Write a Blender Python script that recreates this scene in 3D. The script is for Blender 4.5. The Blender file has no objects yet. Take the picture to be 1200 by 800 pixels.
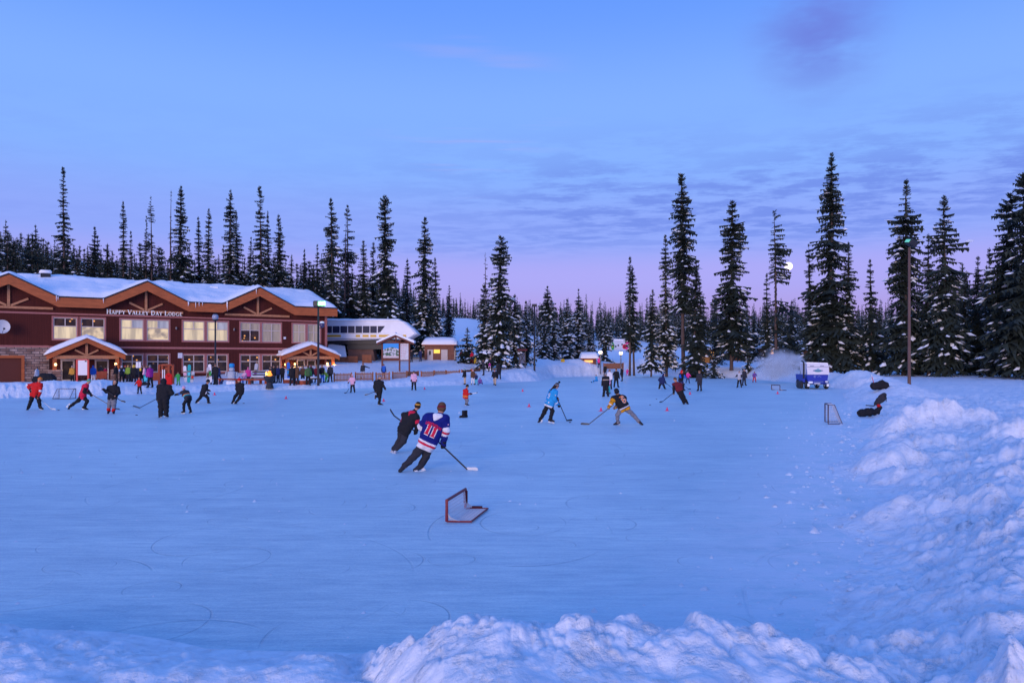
import bpy, math, random
import numpy as np
from mathutils import Vector, Matrix

# ------------------------------------------------------------------ basics
SC = bpy.context.scene
COL = SC.collection
F, HC, HY = 860.0, 2.65, 421.0          # focal length in photo pixels, eye height, horizon row
rng = np.random.default_rng(7)
R = math.radians

def W(px, py, D):
    return np.array([(px - 600.0) * D / F, D, HC - (py - HY) * D / F])

def dice(py, z=0.0):                     # distance of a point on a level surface seen at row py
    return F * (HC - z) / (py - HY)

def props(o, label=None, cat=None, group=None, kind=None):
    if label: o['label'] = label
    if cat: o['category'] = cat
    if group: o['group'] = group
    if kind: o['kind'] = kind
    return o

def thing(name, label, cat, loc=(0, 0, 0), rotz=0.0, group=None, kind=None):
    o = bpy.data.objects.new(name, None)
    COL.objects.link(o)
    o.empty_display_size = 0.2
    o.location = loc
    o.rotation_euler = (0, 0, rotz)
    return props(o, label, cat, group, kind)

def copy_tree(o, parent=None):
    c = o.copy()
    COL.objects.link(c)
    c.parent = parent
    for ch in list(o.children):
        copy_tree(ch, c)
    return c

# ------------------------------------------------------------------ numpy noise
_perm = np.random.default_rng(3).integers(0, 1 << 30, 4096)
def _hash(ix, iy, s=0):
    return (_perm[(ix * 73 + _perm[(iy + s * 131) & 4095]) & 4095] & 0xFFFFF) / float(0xFFFFF)

def vnoise(x, y, s=0):
    ix = np.floor(x).astype(np.int64); iy = np.floor(y).astype(np.int64)
    fx = x - ix; fy = y - iy
    fx = fx * fx * fx * (fx * (fx * 6 - 15) + 10); fy = fy * fy * fy * (fy * (fy * 6 - 15) + 10)
    a = _hash(ix, iy, s); b = _hash(ix + 1, iy, s); c = _hash(ix, iy + 1, s); d = _hash(ix + 1, iy + 1, s)
    return (a + (b - a) * fx) * (1 - fy) + (c + (d - c) * fx) * fy

def fbm(x, y, oct=4, s=0):
    v = 0; a = 0.5; t = 0
    for i in range(oct):
        v = v + a * vnoise(x, y, s + i * 7); t += a
        x = x * 2.03 + 11.3; y = y * 2.03 + 5.7; a *= 0.5
    return v / t * 2 - 1

def cell(x, y, s=0):                      # lumpy field: rounded blocks of random height
    ix = np.floor(x).astype(np.int64); iy = np.floor(y).astype(np.int64)
    best = np.zeros_like(x)
    for dx in (-1, 0, 1):
        for dy in (-1, 0, 1):
            jx = ix + dx; jy = iy + dy
            cx = jx + 0.15 + 0.7 * _hash(jx, jy, s + 1); cy = jy + 0.15 + 0.7 * _hash(jx, jy, s + 2)
            hh = _hash(jx, jy, s + 3); r = 0.35 + 0.5 * _hash(jx, jy, s + 4)
            d2 = ((x - cx) ** 2 + (y - cy) ** 2) / (r * r)
            best = np.maximum(best, hh * np.sqrt(np.clip(1 - d2, 0, 1)))
    return best

def sstep(a, b, x):
    t = np.clip((x - a) / (b - a), 0, 1)
    return t * t * (3 - 2 * t)

# ------------------------------------------------------------------ materials
MATS = {}
def mat(name, col, rough=0.7, spec=0.3, metal=0.0, emit=None, estr=0.0, var=0.0, vscale=6.0, bump=0.0, bscale=20.0, stretch=None, alpha=None):
    if name in MATS: return MATS[name]
    m = bpy.data.materials.new(name); m.use_nodes = True
    nt = m.node_tree; N = nt.nodes; L = nt.links
    b = N['Principled BSDF']
    b.inputs['Base Color'].default_value = (*col, 1)
    b.inputs['Roughness'].default_value = rough
    b.inputs['Specular IOR Level'].default_value = spec
    b.inputs['Metallic'].default_value = metal
    if emit:
        b.inputs['Emission Color'].default_value = (*emit, 1)
        b.inputs['Emission Strength'].default_value = estr
    if var or bump:
        tc = N.new('ShaderNodeTexCoord'); mp = N.new('ShaderNodeMapping')
        L.new(tc.outputs['Object'], mp.inputs['Vector'])
        if stretch: mp.inputs['Scale'].default_value = stretch
    if var:
        n = N.new('ShaderNodeTexNoise'); n.inputs['Scale'].default_value = vscale; n.inputs['Detail'].default_value = 5
        L.new(mp.outputs[0], n.inputs['Vector'])
        mr = N.new('ShaderNodeMapRange')
        mr.inputs['From Min'].default_value = 0.25; mr.inputs['From Max'].default_value = 0.75
        mr.inputs['To Min'].default_value = 1 - var; mr.inputs['To Max'].default_value = 1 + var
        L.new(n.outputs['Fac'], mr.inputs['Value'])
        mx = N.new('ShaderNodeVectorMath'); mx.operation = 'SCALE'
        mx.inputs[0].default_value = col
        L.new(mr.outputs[0], mx.inputs['Scale'])
        L.new(mx.outputs[0], b.inputs['Base Color'])
    if bump:
        n2 = N.new('ShaderNodeTexNoise'); n2.inputs['Scale'].default_value = bscale; n2.inputs['Detail'].default_value = 6
        L.new(mp.outputs[0], n2.inputs['Vector'])
        bp = N.new('ShaderNodeBump'); bp.inputs['Strength'].default_value = bump; bp.inputs['Distance'].default_value = 0.05
        L.new(n2.outputs['Fac'], bp.inputs['Height']); L.new(bp.outputs[0], b.inputs['Normal'])
    MATS[name] = m
    return m

def cloth(name, col, rough=0.85):
    return mat('cloth_' + name, col, rough, 0.15, var=0.18, vscale=9, bump=0.5, bscale=14)

C = dict(
    black=(0.018, 0.018, 0.022), charcoal=(0.035, 0.035, 0.045), navy=(0.02, 0.03, 0.10), red=(0.60, 0.02, 0.02), crimson=(0.62, 0.02, 0.06),
    orange=(0.75, 0.20, 0.04), yellow=(0.75, 0.48, 0.04), mustard=(0.55, 0.28, 0.05), pink=(0.75, 0.42, 0.55), hotpink=(0.72, 0.05, 0.28),
    magenta=(0.38, 0.03, 0.24), white=(0.75, 0.73, 0.76), grey=(0.20, 0.20, 0.23), lightgrey=(0.45, 0.46, 0.52), blue=(0.03, 0.14, 0.55),
    skyblue=(0.03, 0.32, 0.66), teal=(0.03, 0.38, 0.40), cyan=(0.10, 0.55, 0.65), green=(0.05, 0.35, 0.08), olive=(0.06, 0.12, 0.05),
    brown=(0.12, 0.06, 0.035), maroon=(0.15, 0.02, 0.03), beige=(0.50, 0.38, 0.28), purple=(0.18, 0.08, 0.30), royal=(0.010, 0.016, 0.17), lime=(0.24, 0.38, 0.05),
    gold=(0.72, 0.30, 0.015), skin=(0.55, 0.30, 0.20), hair=(0.03, 0.018, 0.012), denim=(0.03, 0.04, 0.08), silver=(0.5, 0.5, 0.55))
def CM(c):
    return cloth(c, C[c])

# ------------------------------------------------------------------ mesh builder
class MB:
    def __init__(s): s.v = []; s.f = []; s.m = []; s.n = 0
    def add(s, V, Fc, mi=0):
        V = np.asarray(V, float).reshape(-1, 3)
        s.v.append(V)
        for q in Fc: s.f.append([i + s.n for i in q]); s.m.append(mi)
        s.n += len(V); return s
    def box(s, lo, hi, mi=0):
        x0, y0, z0 = lo; x1, y1, z1 = hi
        V = [(x0, y0, z0), (x1, y0, z0), (x1, y1, z0), (x0, y1, z0), (x0, y0, z1), (x1, y0, z1), (x1, y1, z1), (x0, y1, z1)]
        return s.add(V, [(0, 3, 2, 1), (4, 5, 6, 7), (0, 1, 5, 4), (1, 2, 6, 5), (2, 3, 7, 6), (3, 0, 4, 7)], mi)
    def bbox(s, lo, hi, b, mi=0):         # box with chamfered edges (octagon-ish in plan)
        x0, y0, z0 = lo; x1, y1, z1 = hi
        P = [(x0 + b, y0), (x1 - b, y0), (x1, y0 + b), (x1, y1 - b), (x1 - b, y1), (x0 + b, y1), (x0, y1 - b), (x0, y0 + b)]
        V = []
        for z, k in ((z0, b), (z0 + b, 0), (z1 - b, 0), (z1, b)):
            cx, cy = (x0 + x1) / 2, (y0 + y1) / 2
            for x, y in P:
                fx = 1 - k / max(abs(x1 - x0) / 2, 1e-6); fy = 1 - k / max(abs(y1 - y0) / 2, 1e-6)
                V.append((cx + (x - cx) * fx, cy + (y - cy) * fy, z))
        Fc = [tuple(range(7, -1, -1)), tuple(range(24, 32))]
        for l in range(3):
            for i in range(8):
                j = (i + 1) % 8
                Fc.append((l * 8 + i, l * 8 + j, l * 8 + 8 + j, l * 8 + 8 + i))
        return s.add(V, Fc, mi)
    def beam(s, p, q, w, h, mi=0, up=(0, 0, 1)):
        p = np.array(p, float); q = np.array(q, float); d = q - p; d /= np.linalg.norm(d)
        u = np.array(up, float)
        if abs(d @ u) > 0.98: u = np.array([0, 1.0, 0])
        a = np.cross(d, u); a /= np.linalg.norm(a); b = np.cross(a, d)
        V = []
        for c in (p, q):
            for i, j in ((-1, -1), (1, -1), (1, 1), (-1, 1)): V.append(c + a * w / 2 * i + b * h / 2 * j)
        return s.add(V, [(3, 2, 1, 0), (4, 5, 6, 7), (0, 1, 5, 4), (1, 2, 6, 5), (2, 3, 7, 6), (3, 0, 4, 7)], mi)
    def tube(s, pts, r, n=8, mi=0, cap=True):
        pts = [np.array(p, float) for p in pts]
        rs = [r] * len(pts) if np.isscalar(r) else list(r)
        V = []; k = len(pts); pa = None
        for i in range(k):
            d = pts[min(i + 1, k - 1)] - pts[max(i - 1, 0)]; d = d / (np.linalg.norm(d) + 1e-12)
            if pa is None:
                u = np.array([0, 0, 1.0]) if abs(d[2]) < 0.9 else np.array([1.0, 0, 0])
                pa = np.cross(d, u)
            a = pa - d * (pa @ d); a = a / np.linalg.norm(a); pa = a; b = np.cross(d, a)
            for j in range(n):
                t = 2 * math.pi * j / n
                V.append(pts[i] + rs[i] * (a * math.cos(t) + b * math.sin(t)))
        Fc = []
        for i in range(k - 1):
            for j in range(n):
                j2 = (j + 1) % n
                Fc.append((i * n + j, i * n + j2, i * n + n + j2, i * n + n + j))
        if cap: Fc += [tuple(range(n - 1, -1, -1)), tuple(range((k - 1) * n, k * n))]
        return s.add(V, Fc, mi)
    def ball(s, c, r, n=10, m=7, mi=0, zmin=-1.0):
        r = np.array([r] * 3 if np.isscalar(r) else r, float); V = []; Fc = []
        t0 = math.acos(max(-1, zmin))
        for i in range(m + 1):
            th = t0 * i / m
            for j in range(n):
                ph = 2 * math.pi * j / n
                V.append(np.array(c) + r * np.array([math.sin(th) * math.cos(ph), math.sin(th) * math.sin(ph), math.cos(th)]))
        for i in range(m):
            for j in range(n):
                j2 = (j + 1) % n
                Fc.append((i * n + j, i * n + n + j, i * n + n + j2, i * n + j2))
        if zmin > -1: Fc.append(tuple(m * n + j for j in range(n)))
        return s.add(V, Fc, mi)
    def prism(s, poly, y0, y1, mi=0):     # polygon in x,z extruded along y
        n = len(poly)
        V = [(x, y0, z) for x, z in poly] + [(x, y1, z) for x, z in poly]
        Fc = [tuple(range(n)), tuple(range(2 * n - 1, n - 1, -1))]
        for i in range(n):
            j = (i + 1) % n; Fc.append((j, i, n + i, n + j))
        return s.add(V, Fc, mi)
    def build(s, name, mats, parent=None, off=(0, 0, 0), smooth=False):
        V = np.concatenate(s.v) - np.array(off, float)
        return mesh_obj(name, V, s.f, mats, parent, s.m, smooth)

def mesh_obj(name, V, Fc, mats, parent=None, mi=None, smooth=False):
    me = bpy.data.meshes.new(name)
    me.from_pydata(np.asarray(V, float).tolist(), [], [list(map(int, q)) for q in Fc] if not isinstance(Fc, list) else Fc)
    if not isinstance(mats, (list, tuple)): mats = [mats]
    for m in mats: me.materials.append(m)
    if mi is not None and len(mats) > 1: me.polygons.foreach_set('material_index', np.asarray(mi, np.int32))
    if smooth: me.polygons.foreach_set('use_smooth', np.ones(len(me.polygons), bool))
    me.update()
    o = bpy.data.objects.new(name, me); COL.objects.link(o)
    if parent is not None: o.parent = parent
    return o

def fast_mesh(name, V, Q, mats, parent=None, mi=None, smooth=False):   # V (n,3); Q (k,3|4) arrays
    me = bpy.data.meshes.new(name); V = np.ascontiguousarray(V, np.float32); Q = np.ascontiguousarray(Q, np.int32)
    k, w = Q.shape
    me.vertices.add(len(V)); me.vertices.foreach_set('co', V.ravel())
    me.loops.add(k * w); me.loops.foreach_set('vertex_index', Q.ravel())
    me.polygons.add(k); me.polygons.foreach_set('loop_start', np.arange(0, k * w, w, dtype=np.int32))
    try: me.polygons.foreach_set('loop_total', np.full(k, w, np.int32))
    except Exception: pass
    if not isinstance(mats, (list, tuple)): mats = [mats]
    for m in mats: me.materials.append(m)
    if mi is not None: me.polygons.foreach_set('material_index', np.asarray(mi, np.int32))
    me.polygons.foreach_set('use_smooth', np.full(k, bool(smooth)))
    me.update(calc_edges=True); me.validate()
    o = bpy.data.objects.new(name, me); COL.objects.link(o)
    if parent is not None: o.parent = parent
    return o

# ------------------------------------------------------------------ camera, world, sun
cam = bpy.data.cameras.new('camera'); camo = bpy.data.objects.new('camera', cam); COL.objects.link(camo)
cam.sensor_width = 36.0; cam.lens = F / 1200 * 36.0
cam.shift_y = (HY - 400.0) / 1200.0
cam.clip_start = 0.05; cam.clip_end = 20000
camo.location = (0, 0, HC); camo.rotation_euler = (R(90), 0, 0)
SC.camera = camo
SC.view_settings.view_transform = 'Standard'
try: SC.view_settings.look = 'None'
except Exception: pass
SC.view_settings.exposure = 0.0; SC.view_settings.gamma = 1.0

SUN_EL, SUN_AZ = R(6.5), R(200.0)        # afterglow behind and to the left of the camera
to_sun = Vector((math.sin(SUN_AZ) * math.cos(SUN_EL), math.cos(SUN_AZ) * math.cos(SUN_EL), math.sin(SUN_EL)))
sd = bpy.data.lights.new('sun', 'SUN'); so = bpy.data.objects.new('sun', sd); COL.objects.link(so)
sd.energy = 2.1; sd.angle = R(26); sd.color = (1.0, 0.77, 0.68)
so.rotation_euler = to_sun.to_track_quat('Z', 'Y').to_euler(); so.location = (-20, -60, 30)

wd = bpy.data.worlds.new('World'); SC.world = wd; wd.use_nodes = True
def build_world():
    nt = wd.node_tree; N = nt.nodes; L = nt.links
    bg = N['Background']; bg.inputs['Strength'].default_value = 1.0
    tc = N.new('ShaderNodeTexCoord'); sx = N.new('ShaderNodeSeparateXYZ'); L.new(tc.outputs['Generated'], sx.inputs[0])
    def math_(op, a, b=None, clamp=False):
        n = N.new('ShaderNodeMath'); n.operation = op; n.use_clamp = clamp
        for i, v in enumerate((a, b)):
            if v is None: continue
            if isinstance(v, (int, float)): n.inputs[i].default_value = v
            else: L.new(v, n.inputs[i])
        return n.outputs[0]
    ramp = N.new('ShaderNodeValToRGB'); cr = ramp.color_ramp; cr.interpolation = 'EASE'
    def lin(c): return tuple(((v / 255 + 0.055) / 1.055) ** 2.4 if v > 10 else v / 255 / 12.92 for v in c) + (1,)
    stops = [(0.0, (150, 128, 200)), (0.05, (174, 154, 226)), (0.11, (170, 166, 246)), (0.165, (142, 166, 250)), (0.26, (132, 176, 255)), (0.31, (129, 175, 255)), (0.46, (100, 153, 254)), (1.0, (86, 143, 246))]
    while len(cr.elements) < len(stops): cr.elements.new(0.5)
    for e, (p, c) in zip(cr.elements, stops): e.position = p; e.color = lin(c)
    L.new(sx.outputs['Z'], ramp.inputs[0])
    # thin rippled cloud deck, laid out on a level sheet high above the place
    zz = math_('MAXIMUM', sx.outputs['Z'], 0.02)
    cu = N.new('ShaderNodeCombineXYZ'); L.new(math_('DIVIDE', sx.outputs['X'], zz), cu.inputs[0]); L.new(math_('DIVIDE', sx.outputs['Y'], zz), cu.inputs[1])
    def noise(scale, det, rough, mapscale=None, rot=0, loc=(0, 0, 0)):
        mp = N.new('ShaderNodeMapping'); L.new(cu.outputs[0], mp.inputs['Vector'])
        if mapscale: mp.inputs['Scale'].default_value = mapscale
        mp.inputs['Rotation'].default_value = (0, 0, rot); mp.inputs['Location'].default_value = loc
        n = N.new('ShaderNodeTexNoise'); n.inputs['Scale'].default_value = scale; n.inputs['Detail'].default_value = det; n.inputs['Roughness'].default_value = rough
        L.new(mp.outputs[0], n.inputs['Vector']); return n.outputs['Fac']
    def smooth(v, a, b):
        m = N.new('ShaderNodeMapRange'); m.interpolation_type = 'SMOOTHSTEP'; L.new(v, m.inputs['Value'])
        m.inputs['From Min'].default_value = a; m.inputs['From Max'].default_value = b; return m.outputs[0]
    rip = noise(1.0, 6, 0.66, (2.6, 3.6, 1), R(18))
    big = noise(0.30, 3, 0.5, None, 0, (5.3, 0.4, 0))
    band = math_('MULTIPLY', smooth(sx.outputs['Z'], 0.125, 0.17), math_('SUBTRACT', 1.0, smooth(sx.outputs['Z'], 0.21, 0.33)))
    cl = math_('MULTIPLY', smooth(rip, 0.40, 0.60), band)
    cl = math_('MULTIPLY', cl, math_('MULTIPLY', math_('ADD', 0.3, math_('MULTIPLY', 0.7, smooth(sx.outputs['X'], -0.45, -0.05))), math_('ADD', 0.25, math_('MULTIPLY', 0.75, smooth(big, 0.40, 0.58)))))
    mixc = N.new('ShaderNodeMix'); mixc.data_type = 'RGBA'
    L.new(math_('MULTIPLY', cl, 0.72), mixc.inputs['Factor']); L.new(ramp.outputs[0], mixc.inputs[6]); mixc.inputs[7].default_value = lin((104, 132, 228))
    # one soft grey-violet cloud high to the right, a thin rose wisp high in the middle
    def spot(dx, dy, dz, r0, r1):
        d = N.new('ShaderNodeVectorMath'); d.operation = 'DISTANCE'
        v = Vector((dx, dy, dz)).normalized(); d.inputs[1].default_value = v
        L.new(tc.outputs['Generated'], d.inputs[0])
        return math_('SUBTRACT', 1.0, smooth(d.outputs['Value'], r0, r1))
    s1 = math_('MULTIPLY', spot(360 / F, 1, 385 / F, 0.0, 0.105), smooth(noise(2.4, 4, 0.6), 0.30, 0.62))
    mix2 = N.new('ShaderNodeMix'); mix2.data_type = 'RGBA'
    L.new(math_('MULTIPLY', s1, 0.95), mix2.inputs['Factor']); L.new(mixc.outputs[2], mix2.inputs[6]); mix2.inputs[7].default_value = lin((108, 128, 222))
    s2 = math_('MULTIPLY', spot(-45 / F, 1, 293 / F, 0.0, 0.16), smooth(noise(3.0, 3, 0.5, (0.35, 1.8, 1), R(-14)), 0.53, 0.70))
    mix3 = N.new('ShaderNodeMix'); mix3.data_type = 'RGBA'
    L.new(math_('MULTIPLY', s2, 0.45), mix3.inputs['Factor']); L.new(mix2.outputs[2], mix3.inputs[6]); mix3.inputs[7].default_value = lin((176, 172, 236))
    # afterglow in the quarter behind the camera
    az = N.new('ShaderNodeVectorMath'); az.operation = 'DOT_PRODUCT'; L.new(tc.outputs['Generated'], az.inputs[0]); az.inputs[1].default_value = Vector((to_sun.x, to_sun.y, 0)).normalized()
    g = math_('MULTIPLY', smooth(az.outputs['Value'], 0.1, 1.0), math_('SUBTRACT', 1.0, smooth(sx.outputs['Z'], 0.0, 0.45)))
    mix4 = N.new('ShaderNodeMix'); mix4.data_type = 'RGBA'; mix4.blend_type = 'ADD'
    L.new(g, mix4.inputs['Factor']); L.new(mix3.outputs[2], mix4.inputs[6]); mix4.inputs[7].default_value = (0.72, 0.42, 0.30, 1)
    # physical sky for the same low sun, added faintly
    sky = N.new('ShaderNodeTexSky'); sky.sky_type = 'NISHITA'; sky.sun_disc = False; sky.sun_elevation = SUN_EL; sky.sun_rotation = SUN_AZ
    mix5 = N.new('ShaderNodeMix'); mix5.data_type = 'RGBA'; mix5.blend_type = 'ADD'; mix5.inputs['Factor'].default_value = 0.006
    L.new(mix4.outputs[2], mix5.inputs[6]); L.new(sky.outputs[0], mix5.inputs[7])
    L.new(mix5.outputs[2], bg.inputs['Color'])
build_world()
# ------------------------------------------------------------------ terrain
def icept(px, py):
    D = dice(py); return ((px - 600) * D / F, D)
RINK = [(-70, 9), (-26, 7.6), (-12, 7.4), (-4, 6.9), (0, 6.6), (2.65, 7.0), (4.4, 9.95), (7.4, 16.4), (10.2, 22), (13.6, 29.5), (20.6, 45), (29.5, 64),
        (32, 76), icept(930, 448), icept(870, 443.5), icept(800, 441), icept(755, 438.5), icept(700, 440.5), icept(650, 442), icept(632, 446.5), icept(600, 447.5), icept(560, 450.5),
        icept(500, 452.5), icept(400, 455.5), icept(300, 457.5), icept(200, 461), icept(100, 464.5), icept(0, 466.5), icept(-100, 468.5), (-70, 44)]
RINK = np.array(RINK)

def rink_sd(x, y):
    d2 = np.full(x.shape, 1e9); ins = np.zeros(x.shape, bool); n = len(RINK)
    for i in range(n):
        ax, ay = RINK[i]; bx, by = RINK[(i + 1) % n]
        ex, ey = bx - ax, by - ay
        t = np.clip(((x - ax) * ex + (y - ay) * ey) / (ex * ex + ey * ey), 0, 1)
        d2 = np.minimum(d2, (x - ax - t * ex) ** 2 + (y - ay - t * ey) ** 2)
        c = ((ay > y) != (by > y)) & (x < ex * (y - ay) / (ey if ey else 1e-9) + ax)
        ins ^= c
    d = np.sqrt(d2); return np.where(ins, -d, d)

TD = np.array([0, 5, 10, 20, 30, 45, 60, 80, 95, 107, 150, 200, 300, 450, 1000.])
TP = np.array([-400, 0, 200, 400, 540, 620, 700, 850, 950, 1060, 1200, 1600.])
TZ = np.array([
    [.5, .4, .4, .4, .3, .3, .3, .3, .9, 1.8, 6, 14, 36, 80, 160],
    [.5, .4, .4, .4, .3, .3, .3, .3, .9, 1.8, 6, 13, 32, 70, 140],
    [.5, .4, .4, .4, .3, .3, .3, .3, .9, 1.8, 6, 12, 28, 55, 110],
    [.5, .4, .4, .4, .3, .3, .3, .35, 1.9, 2.6, 5, 9, 19, 38, 70],
    [.6, .4, .4, .4, .3, .3, .3, .3, 1.2, 2.6, 6.2, 11.2, 19.6, 27, 50],
    [.6, .4, .4, .4, .3, .3, .3, .2, .8, 1.5, 4.5, 9, 16, 24, 45],
    [.6, .4, .4, .4, .3, .3, .3, .2, .3, .5, 2.9, 7.2, 13.5, 21, 40],
    [.6, .4, .4, .4, .3, .3, .3, .3, .6, .9, 2.9, 6.0, 11, 20, 38],
    [.6, .5, .5, .5, .4, .4, .4, .55, .8, 1.0, 2.8, 5.5, 10, 19, 36],
    [.6, .6, .42, .30, .30, .36, .55, .8, 1.0, 1.3, 3, 6, 12, 22, 40],
    [.8, .85, .68, .45, .40, .48, .66, 1.0, 1.3, 1.8, 4, 8, 16, 28, 50],
    [.9, 1.05, .95, .75, .65, .7, .85, 1.4, 2.0, 2.6, 6, 12, 24, 42, 80]])
BP = np.array([-400, 0, 60, 110, 150, 200, 340, 400, 545, 590, 625, 680, 730, 768, 790, 850, 930, 980, 1600.])
BH = np.array([.9, .95, 1.1, .95, .5, .25, .2, .3, .35, .45, 1.0, 1.2, .5, 1.9, 1.1, .7, .7, .6, .5])
CP = np.array([-500, -100, 0, 60, 130, 240, 330, 410, 470, 520, 600, 660, 750, 820, 870, 900, 960, 1010, 1090, 1150, 1182, 1230, 1600.])
CY = np.array([740, 740, 747, 758, 764, 790, 795, 799, 770, 741, 728, 735, 737, 734, 744, 758, 768, 784, 803, 815, 785, 800, 800.])
CD = np.array([6.2, 6.2, 6.0, 6.0, 6.0, 5.9, 5.8, 5.5, 5.0, 4.8, 4.7, 4.7, 4.7, 4.7, 4.7, 4.7, 4.7, 4.7, 4.6, 4.3, 4.0, 4.0, 4.0])
# heaps: x, y, height, radius
HEAPS = [(14.3, 25.5, .62, 1.7), (13.2, 25.0, .36, 1.0), (15.4, 25.6, .32, 1.2), (8.9, 17.3, .30, 1.4), (6.1, 11.6, .28, .9), (11.0, 20.0, .35, 1.4), (13.4, 19.2, .35, 1.2), (7.8, 12.2, .2, .8), (9.5, 14.5, .25, 1.1),
         (2.2, 4.2, .1, .5), (26, 52, .7, 2.5), (24, 45, .5, 2.0), (32, 70, .6, 3)]

BLOCKS = [(13.9, 25.0, .26, .7, .5, .4), (14.8, 25.3, .22, .6, .6, 1.1), (12.6, 24.4, .25, .6, .5, .2), (15.8, 24.6, .2, .6, .4, .8), (8.6, 16.9, .30, .75, .5, .6), (9.3, 18.2, .18, .6, .4, .1), (7.9, 15.6, .16, .45, .35, 1.2),
          (12.9, 19.0, .30, .7, .5, .3), (9.9, 14.3, .24, .55, .4, .9), (8.3, 12.3, .16, .4, .3, .2), (5.9, 11.5, .12, .35, .25, .5), (6.7, 10.4, .14, .35, .3, 1.0), (10.6, 21.0, .22, .6, .5, .7), (2.75, 4.0, .14, .22, .18, .4), (11.6, 17.0, .2, .5, .4, 1.3), (5.6, 8.4, .10, .3, .22, .2)]
def tz(x, y, detail=True):
    x = np.atleast_1d(np.asarray(x, float)); y = np.atleast_1d(np.asarray(y, float))
    D = np.maximum(y, 0.8)
    px = np.clip(600 + x * F / D, -400, 1600)
    # table lookup (log-ish in distance)
    i = np.clip(np.searchsorted(TD, D) - 1, 0, len(TD) - 2); t = np.clip((D - TD[i]) / (TD[i + 1] - TD[i]), 0, 1)
    j = np.clip(np.searchsorted(TP, px) - 1, 0, len(TP) - 2); u = np.clip((px - TP[j]) / (TP[j + 1] - TP[j]), 0, 1)
    u = u * u * (3 - 2 * u)
    z0 = TZ[j, i] * (1 - t) + TZ[j, i + 1] * t; z1 = TZ[j + 1, i] * (1 - t) + TZ[j + 1, i + 1] * t
    base = z0 * (1 - u) + z1 * u
    d = rink_sd(x, y)
    d = d + (0.16 * fbm(x * 0.7, y * 0.7, 2, 21) + .20 * fbm(x * 2.6, y * 2.6, 3, 23) + .12 * fbm(x * 9, y * 9, 2, 24)) * np.clip(D / 22, .4, 1.2)
    right = sstep(2, 6, x) * (1 - sstep(55, 75, D))
    w = np.where(right > 0.5, 0.15 * np.minimum(D, 40) + 1.0, 1.6)
    z = base * sstep(-0.1, 1, d / w) 
    far = sstep(34, 48, D)
    bh = np.interp(px, BP, BH)
    z = z + far * bh * np.exp(-((d - np.where(D > 90, 4.2, 2.6)) / np.where(D > 90, 3.2, 1.9)) ** 2) * (0.8 + 0.5 * fbm(x * .3, y * .3, 3, 31)) * (d > 0)
    # bank on which the photographer stands
    near = 1 - sstep(8, 11, D)
    cz = HC - (np.interp(px, CP, CY) - HY) * np.interp(px, CP, CD) / F
    cd = np.interp(px, CP, CD)
    prof = np.where(D < cd, 1.0 - 0.03 * (cd - D), np.exp(-((D - cd) / 0.9) ** 2))
    zn = cz * prof
    z = np.where(near > 0, np.maximum(z, zn * near), z)
    for hx, hy, hh, hr in HEAPS:
        rr = ((x - hx) ** 2 + (y - hy) ** 2) / (hr * hr)
        z = z + hh * np.exp(-rr * 1.3)
    bx_ = x + .12 * fbm(x * 3, y * 3, 2, 55); by_ = y + .12 * fbm(x * 3 + 7, y * 3, 2, 57)
    for hx, hy, hh, ra, rb, an in BLOCKS:
        ca, sa = math.cos(an), math.sin(an); u_ = ((bx_ - hx) * ca + (by_ - hy) * sa) / ra; v_ = (-(bx_ - hx) * sa + (by_ - hy) * ca) / rb
        z = z + hh * np.clip(1.25 - (np.abs(u_) ** 3 + np.abs(v_) ** 3), 0, 1) * (1 + .25 * u_ - .2 * v_)
    if detail:
        out = sstep(0.0, 1.2, d) + (near > 0.5) * sstep(0.08, .3, zn)
        out = np.clip(out, 0, 1)
        nearbank = np.clip(1 - D / 60, 0, 1)
        z = z + out * (0.12 * fbm(x * .7, y * .7, 4, 41) * (0.4 + .5 * right) + 0.05 * fbm(x * 2.6, y * 2.6, 3, 43))
        rough = out * (right * (1 - sstep(35, 60, D)) * sstep(.5, 1.5, d) + 0.45 * (near > 0.3) * (.3 + .7 * sstep(-.6, .1, D - cd)))
        wx = x + .25 * fbm(x * 2, y * 2, 2, 51); wy = y + .25 * fbm(x * 2 + 9, y * 2, 2, 53)
        z = z + rough * (0.15 * cell(wx * .9, wy * .9, 61) * sstep(-.25, .05, fbm(x * .45, y * .45, 2, 63)) * sstep(6.5, 10, D) + 0.12 * cell(wx * 2.0, wy * 2.0, 65) * (.45 + .55 * sstep(7, 12, D)) + .075 * (.5 + .5 * sstep(6, 12, D)) * cell(wx * 4.6, wy * 4.6, 67) + .03 * cell(wx * 11, wy * 11, 68) - .05 * (1 - np.abs(fbm(wx * 1.6, wy * 1.6, 3, 81))) ** 6)
        z = z + rough * .05 * fbm(x * 8, y * 8, 3, 69)
        lump = (near > .3) * sstep(.06, .3, zn) * (.22 + .78 * sstep(-.55, .1, D - cd)) * (.6 + .4 * sstep(380, 470, px))
        z = z + lump * (.10 * cell(wx * 3.1, wy * 3.1, 71) + .05 * cell(wx * 7, wy * 7, 73) + .02 * cell(x * 15, y * 15, 75))
        z = z + far * out * .10 * cell(x * .9, y * .9, 77) * np.exp(-np.maximum(d - 1, 0) / 6)
    return np.where(d < -0.35, np.minimum(z, -0.06), z - 0.05)

def tz1(x, y): return float(tz(x, y, True)[0])

def hit(px, py, d0=3.0, d1=400.0):        # where the sight line through a photo pixel meets the snow or the ice
    Ds = d0 * (d1 / d0) ** np.linspace(0, 1, 900)
    X = (px - 600) * Ds / F; Z = HC - (py - HY) * Ds / F
    g = np.maximum(tz(X, Ds), 0.0)
    k = np.nonzero(Z <= g)[0]
    i = k[0] if len(k) else len(Ds) - 1
    return np.array([X[i], Ds[i], g[i]])

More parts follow.
